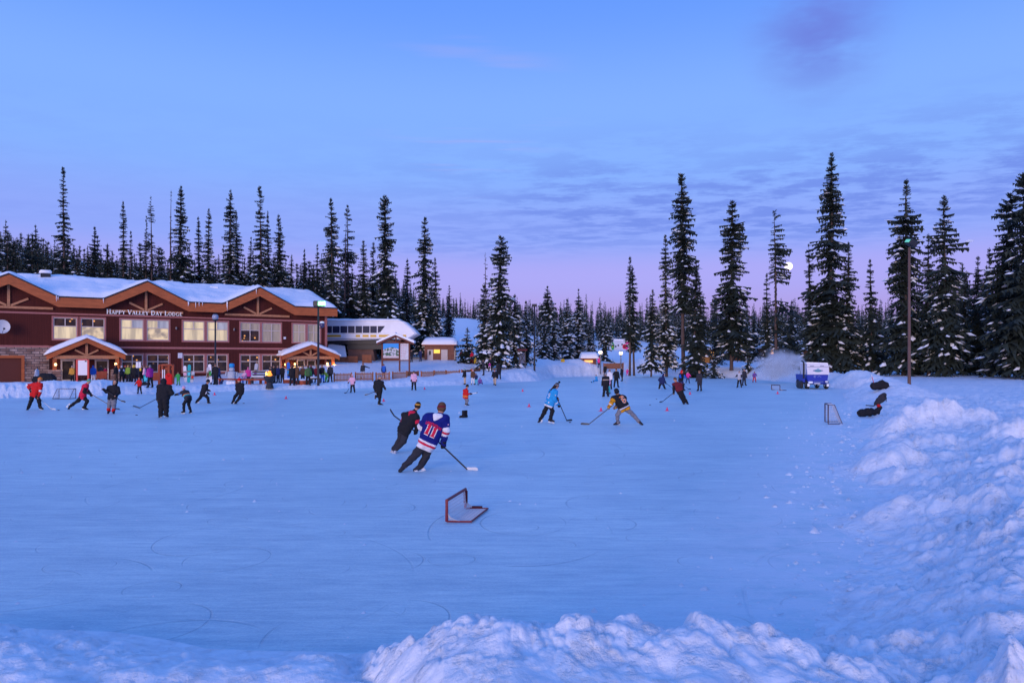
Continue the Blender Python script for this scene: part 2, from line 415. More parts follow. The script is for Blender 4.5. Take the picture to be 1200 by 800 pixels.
def build_ground():
    ang = np.concatenate([np.linspace(-180, -42, 40)[:-1], np.linspace(-42, 42, 940), np.linspace(42, 180, 40)[1:-1]])
    r = [0.6]
    while r[-1] < 1500:
        q = r[-1]; k = .03 if q < 2.5 else .006 if q < 11 else .0085 if q < 40 else .009 if q < 85 else .0065 if q < 135 else .04
        r.append(q * (1 + k))
    r = np.array(r); A = np.radians(ang)
    X = np.outer(r, np.sin(A)); Y = np.outer(r, np.cos(A))
    Z = tz(X.ravel(), np.abs(Y).ravel() * 0 + Y.ravel()).reshape(X.shape)
    V = np.stack([X, Y, Z], -1).reshape(-1, 3)
    nr, na = X.shape
    I = np.arange(nr * na).reshape(nr, na)
    J = np.roll(I, -1, axis=1)
    Q = np.stack([I[:-1], I[1:], J[1:], J[:-1]], -1).reshape(-1, 4)[:, ::-1]
    c = len(V); V = np.vstack([V, [[0, 0, V[:na, 2].mean()]]])
    # snow material
    m = mat('snow', (0.86, 0.87, 0.90), 0.55, 0.35)
    nt = m.node_tree; N = nt.nodes; L = nt.links; b = N['Principled BSDF']
    g = N.new('ShaderNodeNewGeometry')
    n1 = N.new('ShaderNodeTexNoise'); n1.inputs['Scale'].default_value = 3.0; n1.inputs['Detail'].default_value = 9; n1.inputs['Roughness'].default_value = .65
    n2 = N.new('ShaderNodeTexNoise'); n2.inputs['Scale'].default_value = 38.0; n2.inputs['Detail'].default_value = 4
    L.new(g.outputs['Position'], n1.inputs['Vector']); L.new(g.outputs['Position'], n2.inputs['Vector'])
    b1 = N.new('ShaderNodeBump'); b1.inputs['Strength'].default_value = .5; b1.inputs['Distance'].default_value = .12
    b2 = N.new('ShaderNodeBump'); b2.inputs['Strength'].default_value = .35; b2.inputs['Distance'].default_value = .012
    L.new(n1.outputs['Fac'], b1.inputs['Height']); L.new(n2.outputs['Fac'], b2.inputs['Height']); L.new(b1.outputs[0], b2.inputs['Normal']); 
    wv = N.new('ShaderNodeVectorMath'); wv.operation = 'MULTIPLY_ADD'; L.new(n1.outputs['Color'], wv.inputs[0]); wv.inputs[1].default_value = (.5, .5, .3); L.new(g.outputs['Position'], wv.inputs[2])
    nb_ = b2
    for sc, st, ds in ((3.2, .32, .10), (9.0, .30, .035)):              # broken clods with creases between them
        vo = N.new('ShaderNodeTexVoronoi'); vo.inputs['Scale'].default_value = sc; L.new(wv.outputs[0], vo.inputs['Vector'])
        iv = N.new('ShaderNodeMath'); iv.operation = 'MULTIPLY'; L.new(vo.outputs['Distance'], iv.inputs[0]); iv.inputs[1].default_value = -1.0
        bb = N.new('ShaderNodeBump'); bb.inputs['Strength'].default_value = st; bb.inputs['Distance'].default_value = ds; L.new(iv.outputs[0], bb.inputs['Height']); L.new(nb_.outputs[0], bb.inputs['Normal']); nb_ = bb
    L.new(nb_.outputs[0], b.inputs['Normal'])
    cr = N.new('ShaderNodeValToRGB'); L.new(n1.outputs['Fac'], cr.inputs[0])
    cr.color_ramp.elements[0].position = .3; cr.color_ramp.elements[0].color = (.70, .73, .79, 1)
    cr.color_ramp.elements[1].position = .65; cr.color_ramp.elements[1].color = (.90, .90, .92, 1)
    L.new(cr.outputs[0], b.inputs['Base Color'])
    o = fast_mesh('snow_ground', V, Q, m, smooth=True)
    props(o, 'bumpy ploughed snow around the rink and up the slopes', None, None, 'structure')

def ice_material():
    m = mat('ice', (.6, .7, .84), .4, .5)
    nt = m.node_tree; N = nt.nodes; L = nt.links; b = N['Principled BSDF']; b.inputs['IOR'].default_value = 1.31
    g = N.new('ShaderNodeNewGeometry')
    def noise(sc, det, rough, scale=None, rot=0):
        mp = N.new('ShaderNodeMapping'); L.new(g.outputs['Position'], mp.inputs['Vector'])
        if scale: mp.inputs['Scale'].default_value = scale
        mp.inputs['Rotation'].default_value = (0, 0, rot)
        n = N.new('ShaderNodeTexNoise'); n.inputs['Scale'].default_value = sc; n.inputs['Detail'].default_value = det; n.inputs['Roughness'].default_value = rough
        L.new(mp.outputs[0], n.inputs['Vector']); return n.outputs['Fac'], mp
    def mr(v, a, b_, c, d):
        n = N.new('ShaderNodeMapRange'); n.interpolation_type = 'SMOOTHSTEP'; L.new(v, n.inputs[0])
        for k, q in zip((1, 2, 3, 4), (a, b_, c, d)): n.inputs[k].default_value = q
        return n.outputs[0]
    def mth(op, a, b_=None):
        n = N.new('ShaderNodeMath'); n.operation = op
        for i, v in enumerate((a, b_)):
            if v is None: continue
            if isinstance(v, (int, float)): n.inputs[i].default_value = v
            else: L.new(v, n.inputs[i])
        return n.outputs[0]
    streak, _ = noise(1.0, 6, .62, (.35, 1.7, 1), R(6))
    patch, _ = noise(.12, 5, .55)
    fine, _ = noise(9, 8, .78, (.4, 1.8, 1), R(-4))
    dash, _ = noise(1.5, 5, .62, (.7, 5.0, 1), R(3))
    grain, _ = noise(38, 3, .7, (.6, 1.3, 1))
    # skate cuts: arcs of circles about scattered points, broken up along their length
    cuts = None
    for k, (sc, rings, thick, lo) in enumerate(((.09, 2.3, .007, .44), (.16, 2.2, .009, .44), (.30, 2.4, .012, .46), (.42, 2.2, .014, .47), (.62, 2.6, .017, .48), (.12, 4.5, .010, .46), (.23, 5.0, .014, .48), (.06, 5.2, .009, .46))):
        mp = N.new('ShaderNodeMapping'); L.new(g.outputs['Position'], mp.inputs['Vector']); mp.inputs['Rotation'].default_value = (0, 0, k * 1.1); mp.inputs['Location'].default_value = (k * 7.3, k * 3.1, 0); mp.inputs['Scale'].default_value = (1, .55 + .12 * k, 1)
        w = N.new('ShaderNodeTexVoronoi'); w.feature = 'F1'; w.voronoi_dimensions = '2D'; w.inputs['Scale'].default_value = sc; w.inputs['Randomness'].default_value = .5; L.new(mp.outputs[0], w.inputs['Vector'])
        a = mth('ABSOLUTE', mth('SUBTRACT', mth('FRACT', mth('MULTIPLY', w.outputs['Distance'], rings)), .5))
        line = mth('MULTIPLY', mr(a, .0, thick, 1.0, 0.0), mr(w.outputs['Distance'], .25, .32, 1.0, 0.0))
        msk, _ = noise(.55, 3, .6, None, k * 1.3)
        line = mth('MULTIPLY', line, mr(msk, lo, lo + .12, 0.0, 1.0))
        cuts = line if cuts is None else mth('MAXIMUM', cuts, line)
    # dusting of shaved snow towards the ploughed bank
    sp = N.new('ShaderNodeSeparateXYZ'); L.new(g.outputs['Position'], sp.inputs[0])
    gap = mth('SUBTRACT', mth('SUBTRACT', mth('MULTIPLY', sp.outputs[1], .47), .6), sp.outputs[0])
    dn, _ = noise(1.6, 6, .7)
    dust = mth('MULTIPLY', mr(mth('ADD', gap, mth('MULTIPLY', mth('SUBTRACT', dn, .5), 5.0)), .2, 3.2, 1.0, 0.0), mr(dn, .35, .6, .3, 1.0))
    cr = N.new('ShaderNodeValToRGB'); e = cr.color_ramp.elements
    e[0].position = .39; e[0].color = (.33, .51, .62, 1); e[1].position = .60; e[1].color = (.80, .93, .92, 1)
    s = mth('ADD', mth('MULTIPLY', streak, .16), mth('ADD', mth('MULTIPLY', patch, .18), mth('ADD', mth('ADD', mth('MULTIPLY', fine, .22), mth('MULTIPLY', dash, .24)), mth('MULTIPLY', grain, .20))))
    L.new(s, cr.inputs[0])
    mx0 = N.new('ShaderNodeMix'); mx0.data_type = 'RGBA'; L.new(mth('MULTIPLY', cuts, .27), mx0.inputs['Factor']); L.new(cr.outputs[0], mx0.inputs[6]); mx0.inputs[7].default_value = (.17, .26, .40, 1)
    spk, _ = noise(22, 2, .5)
    dust = mth('MAXIMUM', dust, mr(spk, .66, .74, 0, .7))
    mx = N.new('ShaderNodeMix'); mx.data_type = 'RGBA'; L.new(dust, mx.inputs['Factor']); L.new(mx0.outputs[2], mx.inputs[6]); mx.inputs[7].default_value = (.84, .86, .90, 1)
    L.new(mx.outputs[2], b.inputs['Base Color'])
    L.new(mr(s, .38, .62, .30, .55), b.inputs['Roughness'])
    bp = N.new('ShaderNodeBump'); bp.inputs['Strength'].default_value = .7; bp.inputs['Distance'].default_value = .03
    L.new(mth('SUBTRACT', mth('ADD', fine, streak), mth('MULTIPLY', cuts, .7)), bp.inputs['Height']); L.new(bp.outputs[0], b.inputs['Normal'])
    return m

def build_ice():
    mb = MB(); mb.add([(-75, 4, 0), (40, 4, 0), (40, 150, 0), (-75, 150, 0)], [(0, 1, 2, 3)])
    props(mb.build('ice', ice_material()), 'scratched blue ice of the outdoor skating rink', None, None, 'structure')

def build_crumbs():
    # loose bits of snow shaved and kicked onto the ice
    V = []; Q = []; n = 0
    base = np.array([(1, 0, 0), (.3, .95, 0), (-.8, .6, 0), (-.8, -.6, 0), (.3, -.95, 0), (0, 0, .8)])
    fc = [(0, 1, 5), (1, 2, 5), (2, 3, 5), (3, 4, 5), (4, 0, 5)]
    rg = np.random.default_rng(5); k = 0
    while k < 1700:
        D = 6.5 * (45 / 6.5) ** rg.random(); 
        if rg.random() < .8:
            e = np.interp(D, [7, 9.95, 16.4, 22, 29.5, 45], [2.65, 4.4, 7.4, 10.2, 13.6, 20.6]); x = e - abs(rg.normal(0, .05 * D + .25)) + .5; edge_ = True
        else: x = (rg.random() * 1.3 - .68) * D
        sd_ = float(rink_sd(np.array([x]), np.array([D]))[0])
        if sd_ > .9: continue
        s = .008 + .03 * rg.random() ** 3 + (0.06 * rg.random() if rg.random() < .10 else 0) * (1 if sd_ > -1.5 else .4)
        s *= min(1.5, .6 + D / 22)
        P = base * s * (0.7 + .6 * rg.random((6, 1))) ; a = rg.random() * 6.28
        P = P @ np.array([[math.cos(a), -math.sin(a), 0], [math.sin(a), math.cos(a), 0], [0, 0, 1]]) + (x, D, 0)
        V.append(P); Q += [(i + n, j + n, l + n) for i, j, l in fc]; n += 6; k += 1
    A = np.array([v[:5].mean(0) for v in V]); zz = np.maximum(tz(A[:, 0], A[:, 1]), 0) - .004
    V = [v + [0, 0, q] for v, q in zip(V, zz)]
    o = fast_mesh('snow_crumbs', np.concatenate(V), np.array(Q), MATS['snow'], smooth=True)
    props(o, 'loose crumbs of snow scattered on the ice beside the bank', 'snow crumbs', None, 'stuff')

build_ground(); build_ice(); build_crumbs()
# ------------------------------------------------------------------ conifers
M_NEEDLE = mat('needles', (.030, .042, .036), .75, .2, var=.45, vscale=1.3)
M_DEAD = mat('bare_twigs', (.075, .062, .06), .85, .15, var=.3, vscale=1.3)
M_BARK = mat('bark', (.10, .07, .065), .9, .1, var=.35, vscale=5, bump=.8, bscale=12, stretch=(1, 1, .25))
M_TSNOW = mat('branch_snow', (.86, .87, .90), .6, .3)

def unit(v): return v / (np.linalg.norm(v, axis=-1, keepdims=True) + 1e-12)

def crown_arrays(H, Rm, c0, seed, snow=.3, dens=1.0, droop=.35, power=.8, gap=.25, side=0.0, twigs=5, tip=.02, snowtop=1.0, low=1.0, flat=0.0, bulk=1.0, core=None):
    """branches from c0*H to the tip; returns V, tri array, material index"""
    rg = np.random.default_rng(seed)
    nb = int(H * (1 - c0) * 23 * dens); core = (.30 if gap < .45 else .16) if core is None else core
    t = np.sort(rg.random(nb)) ** 0.92                 # 0 bottom .. 1 top of the crown
    nw = max(6, int(H * (1 - c0) / .62)); tq = (np.floor(t * nw) + .5 + rg.normal(0, .16, nb)) / nw; t = np.clip(np.where(rg.random(nb) < .72, tq, t), 0, 1); t.sort()
    az = rg.random(nb) * 2 * math.pi
    # uneven outline: whorls of longer and shorter growth
    wob = 1 + .75 * (np.interp(t * 14, np.arange(16), rg.random(16)) - .5) + .40 * (np.interp((t * 31) % 31, np.arange(33), rg.random(33)) - .5)
    env = Rm * ((1 - t) ** power * (1 - tip) + tip * 2 * (1 - t)) * wob
    env *= np.interp(t, [0, .12, .3, 1], [low, .5 + .5 * low, 1, 1]); env = env.copy()
    L = env * (.62 + .5 * rg.random(nb)) + .12
    if side: L *= 1 + side * np.cos(az)
    if gap:
        g = np.interp(t * 20, np.arange(22), rg.random(22)) + .35 * np.cos(az * 2 + rg.random() * 6)
        keep = rg.random(nb) < np.clip(1 - gap * 1.6 * (g < .45), 0, 1); keep |= t > .93
        t, az, L, env = t[keep], az[keep], L[keep], env[keep]; nb = len(t)
    z = H * (c0 + (1 - c0) * t)
    slope = np.interp(t, [0, .6, .9, 1], [-droop * 1.1, -droop * .55, .25, 1.2]) + rg.normal(0, .10, nb)
    if flat: slope *= (1 - flat)
    d = unit(np.stack([np.cos(az), np.sin(az), slope], -1)); s = np.stack([-np.sin(az), np.cos(az), np.zeros(nb)], -1)
    o = np.stack([np.zeros(nb), np.zeros(nb), z], -1)
    def P(tt):                                           # point along a sagging branch
        p = o + d * (L * tt)[:, None]; p[:, 2] -= droop * .35 * L * tt ** 2 - .18 * L * np.maximum(tt - .75, 0); return p
    V = []; T = []; M = []; n = 0
    def tri(a, b, c, mi):
        nonlocal n
        k = len(a); V.append(np.stack([a, b, c], 1).reshape(-1, 3)); T.append(np.arange(n, n + 3 * k).reshape(-1, 3)); M.append(np.full(k, mi)); n += 3 * k
    one = np.ones(nb)
    tri(P(0 * one) + [0, 0, .03], P(0 * one) - [0, 0, .05], P(one), 0)          # the limb
    for i in range(twigs):
        f = (i + .7) / twigs
        for sg in (-1, 1):
            tt = np.clip(f + rg.normal(0, .05, nb), .12, 1)
            w = (L * (.46 * (1.15 - tt)) * (.6 + .8 * rg.random(nb)) + .05) * bulk
            a = P(np.clip(tt - .13, 0, 1)); b = P(np.clip(tt + .07, 0, 1.05))
            e = P(tt) + s * (sg * w)[:, None] + d * (w * (.35 + .4 * rg.random(nb)))[:, None]; e[:, 2] -= w * (.25 + .5 * rg.random(nb))
            tri(a, b, e, 0)
        tt = np.clip(f + rg.normal(0, .06, nb), .1, 1)                           # hanging spray under the limb
        a = P(np.clip(tt - .14, 0, 1)); b = P(np.clip(tt + .10, 0, 1.05)); e = P(tt) + s * (rg.normal(0, .08, nb) * L)[:, None]
        e[:, 2] -= ((.12 + .20 * rg.random(nb)) * np.minimum(L, 1.6) + .03) * bulk
        tri(a, b, e, 0)
    if core:                                                    # the dense twiggy heart of the crown: ragged drooping sprays close to the stem
        k = int(nb * .8); tc_ = rg.random(k); a = rg.random(k) * 2 * math.pi
        rr = np.interp(tc_, t, env_s(t, env)) * core * (1.25 - .75 * tc_); zc = H * (c0 + (1 - c0) * tc_); dz_ = .5 + .5 * rg.random(k)
        A = np.stack([.0 * zc, .0 * zc, zc + .35 * dz_], -1); B = np.stack([rr * np.cos(a), rr * np.sin(a), zc - .4 * dz_], -1); a2 = a + .9 + .5 * rg.random(k)
        tri(A, B, np.stack([rr * np.cos(a2), rr * np.sin(a2), zc - .25 * dz_ * rg.random(k)], -1), 0)
    if snow > 0:
        snow = min(1.0, snow * 1.5)
        pr = snow * np.interp(t, [0, .35, .75, 1], [1.25, 1.1, .55 * snowtop, .12 * snowtop])
        pr = pr * (.35 + 1.3 * (np.interp(t * 9 + 3 * np.cos(az), np.linspace(-3, 12, 30), rg.random(30)) > .42))
        for rep in range(2):
            k = np.nonzero(rg.random(nb) < pr * (.9 if rep == 0 else .6))[0]
            if not len(k): continue
            tt = np.zeros(nb); tt[k] = np.clip(.95 - .55 * rg.random(len(k)) ** 1.3, .2, 1)
            c = P(tt)[k]; c2 = P(np.clip(tt + .05, 0, 1.1))[k]; dd = unit(c2 - c); ss = s[k]
            ln = (.10 + .19 * rg.random(len(k))) * np.minimum(L[k], 1.9) + .05; wd_ = ln * (.35 + .45 * rg.random(len(k))); hh = wd_ * (.30 + .3 * rg.random(len(k)))
            c = c + ss * (rg.normal(0, .16, len(k)) * L[k])[:, None] + [0, 0, .02]
            up = np.array([0, 0, 1.0])
            p = [c + dd * ln[:, None], c + ss * wd_[:, None] - up * hh[:, None] * .5, c - dd * ln[:, None] * .9, c - ss * wd_[:, None] - up * hh[:, None] * .5, c + up * hh[:, None], c - up * hh[:, None] * .6]
            for q in ((0, 1, 4), (1, 2, 4), (2, 3, 4), (3, 0, 4), (1, 0, 5), (2, 1, 5), (3, 2, 5), (0, 3, 5)):
                tri(p[q[0]], p[q[1]], p[q[2]], 1)
    return np.concatenate(V), np.concatenate(T), np.concatenate(M)

def env_s(t, env):
    n = max(3, len(env) // 40) | 1
    return np.convolve(env, np.ones(n) / n, 'same') + .12

def trunk_mb(H, r, seed, lean=0.0, n=7):
    rg = np.random.default_rng(seed + 99); a = rg.random() * 6.28
    pts = [(lean * H * f * f * math.cos(a) + .012 * H * f * (1 - f) * math.sin(7 * f + a), .008 * H * f * (1 - f) * math.cos(5 * f), H * f) for f in (0, .03, .2, .4, .6, .8, .99)]
    rs = [r * 1.35, r, r * .86, r * .66, r * .45, r * .24, .012]
    pts[0] = (0, 0, -1.2)
    return MB().tube(pts, rs, n)

def make_tree(name, label, x, y, z, H, Rm, c0=.06, seed=0, group=None, dead=False, trunk_r=None, **kw):
    root = thing(name, label, 'tree', (x, y, z), 0, group)
    root.rotation_euler = (.02 * math.sin(seed * 3.7), .022 * math.cos(seed * 2.3), 0)
    trunk_mb(H, trunk_r or max(.10, H * .0105), seed).build('trunk', M_BARK, root, smooth=True)
    V, T, M = crown_arrays(H, Rm, c0, seed, **kw)
    fast_mesh('crown', V, T, [M_DEAD if dead else M_NEEDLE, M_TSNOW], root, M)
    return root

# photo column, top row, foot row, half width in photo pixels, distance, options, label
HERO = [
 (76, 195, 428, 13, 112, dict(power=.55, gap=.35, dens=.8, snow=.16), 'tallest fir behind the lodge, ragged spire over the left part of its roof'),
 (108, 266, 428, 9, 118, dict(power=.6), 'medium fir just right of the tallest ragged fir behind the lodge'),
 (147, 236, 428, 6, 112, dict(power=.5, gap=.1, snow=.12), 'very slim pointed spire fir behind the lodge sign'),
 (153, 270, 428, 6, 110, dict(), 'short fir close beside the very slim spire behind the lodge'),
 (170, 253, 428, 7, 118, dict(gap=.5, snow=.1), 'thin open fir left of the leggy sparse one behind the lodge roof'),
 (179, 229, 428, 12, 114, dict(gap=.8, dens=.5, flat=.6, snow=.05), 'leggy sparse fir with bare drooping limbs behind the lodge middle gable'),
 (200, 223, 428, 4, 112, dict(gap=.9, dens=.3, flat=.8, snow=0, dead=True), 'bare dead snag leaning on the full fir behind the lodge'),
 (210, 217, 428, 13, 112, dict(power=.6, gap=.3, snow=.3), 'tall full fir with open tiers beside the bare snag behind the lodge'),
 (235, 254, 428, 10, 116, dict(power=.7, snow=.2), 'dense dark fir, left of a close pair behind the lodge roof'),
 (243, 245, 428, 11, 112, dict(power=.65, snow=.25), 'dense dark fir, right and taller of a close pair behind the lodge roof'),
 (269, 221, 428, 11, 112, dict(power=.6, snow=.55), 'tall narrow fir dappled white with snow behind the lodge street lamp'),
 (280, 247, 428, 10, 114, dict(power=.65, snow=.35), 'fir half a crown lower than the snow dappled one at its left'),
 (291, 277, 428, 8, 120, dict(), 'lower fir filling the gap left of the tall sparse fir by the third gable'),
 (307, 218, 428, 12, 110, dict(gap=.55, dens=.75, snow=.2, power=.5), 'tall fir with sparse upper limbs over the lodge third gable'),
 (315, 248, 428, 10, 112, dict(snow=.3), 'fir standing against the right flank of the sparse tall one over the third gable'),
 (325, 262, 428, 9, 114, dict(snow=.25), 'shorter left stem of twin firs right of the third gable'),
 (331, 252, 428, 11, 112, dict(snow=.25, power=.6), 'taller right stem of twin firs right of the third gable'),
 (355, 292, 428, 9, 116, dict(snow=.15), 'dark lower fir behind the right end of the lodge roof'),
 (371, 286, 428, 9, 118, dict(snow=.15), 'dark lower fir behind the green lit floodlight'),
 (392, 233, 426, 11, 108, dict(power=.5, snow=.4, gap=.3), 'tall narrow fir over the right corner of the lodge roof'),
 (402, 243, 426, 4, 110, dict(gap=.9, dens=.35, flat=.7, snow=.05, dead=True), 'thin dead spire between two tall firs behind the lift station'),
 (409, 241, 426, 11, 112, dict(gap=.55, dens=.8, snow=.2, power=.55), 'open limbed tall fir right of the thin dead spire'),
 (427, 281, 426, 11, 112, dict(power=.6, snow=.5), 'snowy mid height fir behind the lift station windows'),
 (435, 284, 426, 9, 116, dict(power=.6, snow=.4), 'mid height fir between the snowy one and the broad tall one behind the station'),
 (454, 229, 424, 15, 110, dict(power=.5, snow=.45, gap=.3), 'tall broad columnar fir behind the middle of the lift station'),
 (477, 303, 424, 7, 116, dict(power=.6, snow=.3), 'small spire between the two tallest firs behind the lift station'),
 (496, 255, 424, 14, 112, dict(power=.55, snow=.55, gap=.3), 'tall snowy fir behind the nose of the lift station'),
 (512, 302, 424, 5, 112, dict(power=.4, snow=.5), 'pencil thin snowy fir left of the ticket hut slope'),
 (547, 384, 420, 11, 104, dict(power=.9, snow=.8, droop=.2, low=1.1), 'small bluish snow covered fir right of the ticket hut'),
 (567, 333, 426, 12, 98, dict(power=.6, snow=.75), 'snow plastered fir left of the big wide headed fir'),
 (571, 296, 424, 5, 100, dict(gap=.9, dens=.4, flat=.6, snow=.15, dead=True), 'thin bare snag rising left of the big wide headed fir'),
 (584, 278, 427, 17, 98, dict(power=.42, snow=.5, gap=.25), 'big fir with a wide blunt head in the middle distance beyond the fence'),
 (604, 345, 426, 12, 99, dict(snow=.85, power=.7), 'stout snow laden fir right of the wide headed fir'),
 (617, 352, 426, 9, 102, dict(snow=.75), 'snow laden fir just left of the tall dark lamp pole'),
 (637, 378, 424, 9, 119, dict(snow=.8, power=.8), 'short snowy fir right of the tall dark lamp pole'),
 (649, 372, 424, 9, 121, dict(snow=.8, power=.75), 'short snowy fir above the yellow round sign'),
 (664, 350, 424, 10, 128, dict(snow=.7), 'snowy fir left of the small booth with the lit window'),
 (677, 338, 424, 10, 132, dict(snow=.65), 'snowy fir rising behind the small booth with the lit window'),
 (643, 335, 418, 13, 146, dict(snow=.3, power=.6), 'dark domed fir standing over the snowy firs near the lamp pole'),
 (709, 372, 424, 10, 128, dict(snow=.6, power=.75), 'snowy fir behind the lit lamp beside the small booth'),
 (738, 301, 428, 6, 118, dict(c0=.3, power=.45, snow=.12, gap=.3), 'slim tall fir on a bare stem, front of two beside the lit lamp post'),
 (743, 312, 428, 8, 119, dict(c0=.25, power=.55, snow=.15), 'slim tall fir on a bare stem, rear of two beside the lit lamp post'),
 (763, 339, 428, 11, 112, dict(c0=.12, power=.7, snow=.45), 'snow flecked conical fir left of the tall pair with bare trunks'),
 (781, 276, 428, 10, 112, dict(c0=.08, power=.55, snow=.7), 'narrow fir thick with snow left of the tallest middle fir'),
 (801, 203, 440, 17, 108, dict(c0=.32, power=.45, snow=.22, gap=.3), 'tallest fir of the far side, long bare trunk below its crown'),
 (813, 305, 441, 13, 106, dict(c0=.03, power=.6, snow=.08), 'dark full fir in front of the long bare trunk'),
 (822, 330, 440, 11, 106, dict(c0=.25, power=.6, snow=.08), 'dark fir with a pale bare lower stem right of the dark full one'),
 (857, 235, 437, 20, 106, dict(c0=.10, power=.5, snow=.25, gap=.4, flat=.3), 'broad fir with a thick pale trunk showing through its limbs'),
 (837, 345, 426, 11, 160, dict(snow=.25), 'distant hazy fir between the two biggest middle firs'),
 (877, 415, 440, 8, 102, dict(snow=.5, power=.95), 'sapling fir in the snow between the two pairs of skaters and the chalet'),
 (836, 416, 440, 10, 102, dict(snow=.35, power=.95), 'sapling fir in front of the orange lit chalet'),
 (899, 320, 432, 9, 104, dict(power=.7, snow=.15), 'dark spire fir left of the one sided open fir'),
 (910, 246, 432, 15, 102, dict(gap=.6, dens=.6, side=.45, flat=.3, snow=.12, power=.45), 'thin open one sided fir just left of the moon'),
 (926, 352, 428, 10, 130, dict(snow=.2), 'distant dark fir under the moon'),
 (951, 285, 440, 13, 94, dict(power=.8, snow=.1), 'dense dark cone fir behind the ice resurfacer'),
 (973, 180, 441, 26, 93, dict(power=.62, gap=.4, flat=.25, snow=.22, dens=1.15), 'tallest fir on the right, open tiers, behind the ice resurfacer'),
 (993, 283, 441, 13, 92, dict(power=.75, snow=.28), 'fir nestled on the right flank of the tallest right hand fir'),
 (1022, 303, 444, 13, 90, dict(power=.8, snow=.12), 'lone dark fir with a sky gap on both sides, right of the resurfacer'),
 (1059, 211, 448, 22, 84, dict(power=.5, gap=.4, snow=.2), 'tall tiered fir behind the wooden floodlight pole'),
 (1088, 273, 449, 11, 82, dict(power=.6, snow=.15), 'slim fir between two tall tiered firs right of the floodlight pole'),
 (1108, 230, 451, 25, 80, dict(power=.6, gap=.35, snow=.32), 'tall wide fir flecked with snow right of the floodlight pole'),
 (1130, 318, 452, 13, 84, dict(snow=.1), 'dark low fir behind the gap between the right hand firs'),
 (1146, 300, 452, 13, 82, dict(snow=.06, power=.7), 'almost black fir, left of two before the right edge firs'),
 (1161, 290, 453, 12, 80, dict(snow=.06, power=.7), 'almost black fir, right of two before the right edge firs'),
 (1181, 226, 455, 27, 74, dict(power=.45, gap=.35, snow=.2), 'big heavy topped fir second from the right edge'),
 (1203, 206, 457, 30, 70, dict(power=.45, gap=.3, snow=.2), 'big fir cut by the right edge of the photo'),
 (1232, 250, 458, 28, 70, dict(power=.6, snow=.15), 'fir beyond the right edge beside the cut one'),
]
for i, (px, top, foot, hw, D, kw, lab) in enumerate(HERO):
    if px > 940: kw['snow'] = kw['snow'] * .8
    x = (px - 600) * D / F; z = tz1(x, D); ztop = HC - (top - HY) * D / F
    make_tree('fir_tree', lab, x, D, z, ztop - z, hw * D / F * (1.38 if px < 520 else 1.30), seed=100 + i, group='tall firs round the rink and the lodge', **kw)

# smaller firs: a few grown kinds, copied one by one
PROTO = []
for k, (sn, pw, dn) in enumerate(((.25, .7, .62), (.5, .8, .62), (.12, .6, .6), (.7, .75, .6), (.35, .55, .6), (.2, .9, .6))):
    H = 16.0
    V, T, M = crown_arrays(H, 2.0 + .3 * (k % 3), .05, 900 + k, snow=sn, dens=dn, power=pw, twigs=3, bulk=1.35, core=.5)
    cr = fast_mesh('crown', V, T, [M_NEEDLE, M_TSNOW], None, M); tr = trunk_mb(H, .17, 900 + k, n=5).build('trunk', M_BARK, None, smooth=True)
    PROTO.append((cr.data, tr.data)); bpy.data.objects.remove(cr); bpy.data.objects.remove(tr)

def small_tree(x, y, H, wide, k, rot, label, group):
    z = tz1(x, y); root = thing('fir_tree', label, 'tree', (x, y, z), rot, group)
    for nm, me in (('trunk', PROTO[k][1]), ('crown', PROTO[k][0])):
        o = bpy.data.objects.new(nm, me); COL.objects.link(o); o.parent = root
    root.scale = (H / 16 * wide, H / 16 * wide, H / 16)

rt = np.random.default_rng(42)
def fill(n, pxr, Dr, tops, label, group, jit=16, wide=(.8, 1.25), kinds=(0, 1, 2, 3, 4, 5), gapfn=None):
    k = 0; guard = 0
    while k < n and guard < n * 30:
        guard += 1
        px = pxr[0] + (pxr[1] - pxr[0]) * (k + rt.random()) / n; D = Dr[0] * (Dr[1] / Dr[0]) ** rt.random()
        top = np.interp(px, tops[0], tops[1]) + rt.normal(0, 1) * jit * .6 + jit * .5
        x = (px - 600) * D / F; z = tz1(x, D); H = HC - (top - HY) * D / F - z
        if H < 4: H = 4 + 3 * rt.random()
        H = min(H, 30)
        small_tree(x, D, H, wide[0] + (wide[1] - wide[0]) * rt.random(), kinds[rt.integers(len(kinds))], rt.random() * 6.28, label, group); k += 1

fill(112, (-60, 385), (113, 150), ((-60, 60, 130, 260, 385), (270, 282, 290, 296, 300)), 'dark snow flecked fir packed in the wood behind the lodge roof', 'firs packed behind the lodge')
fill(26, (-60, 130), (150, 210), ((-60, 0, 130), (252, 262, 300)), 'slender fir on the high wooded slope at the far left', 'firs on the slope far left', 10)
fill(28, (385, 530), (116, 150), ((385, 460, 530), (308, 318, 352)), 'snow flecked fir in the wood behind the lift station', 'firs packed behind the lift station')
fill(24, (560, 700), (124, 150), ((560, 700), (372, 378)), 'snow laden fir in the grove beyond the middle of the rink', 'firs of the middle grove', 10, kinds=(1, 3, 1, 4))
fill(20, (815, 1000), (125, 190), ((815, 1000), (362, 356)), 'dusky fir behind the chalets beyond the far bank', 'firs behind the chalets', 12)
fill(44, (1000, 1260), (84, 130), ((1000, 1040, 1120, 1180, 1260), (372, 345, 322, 300, 290)), 'black looking fir filling the dense stand behind the right bank', 'firs of the dense right stand', 18, kinds=(0, 2, 2, 5))

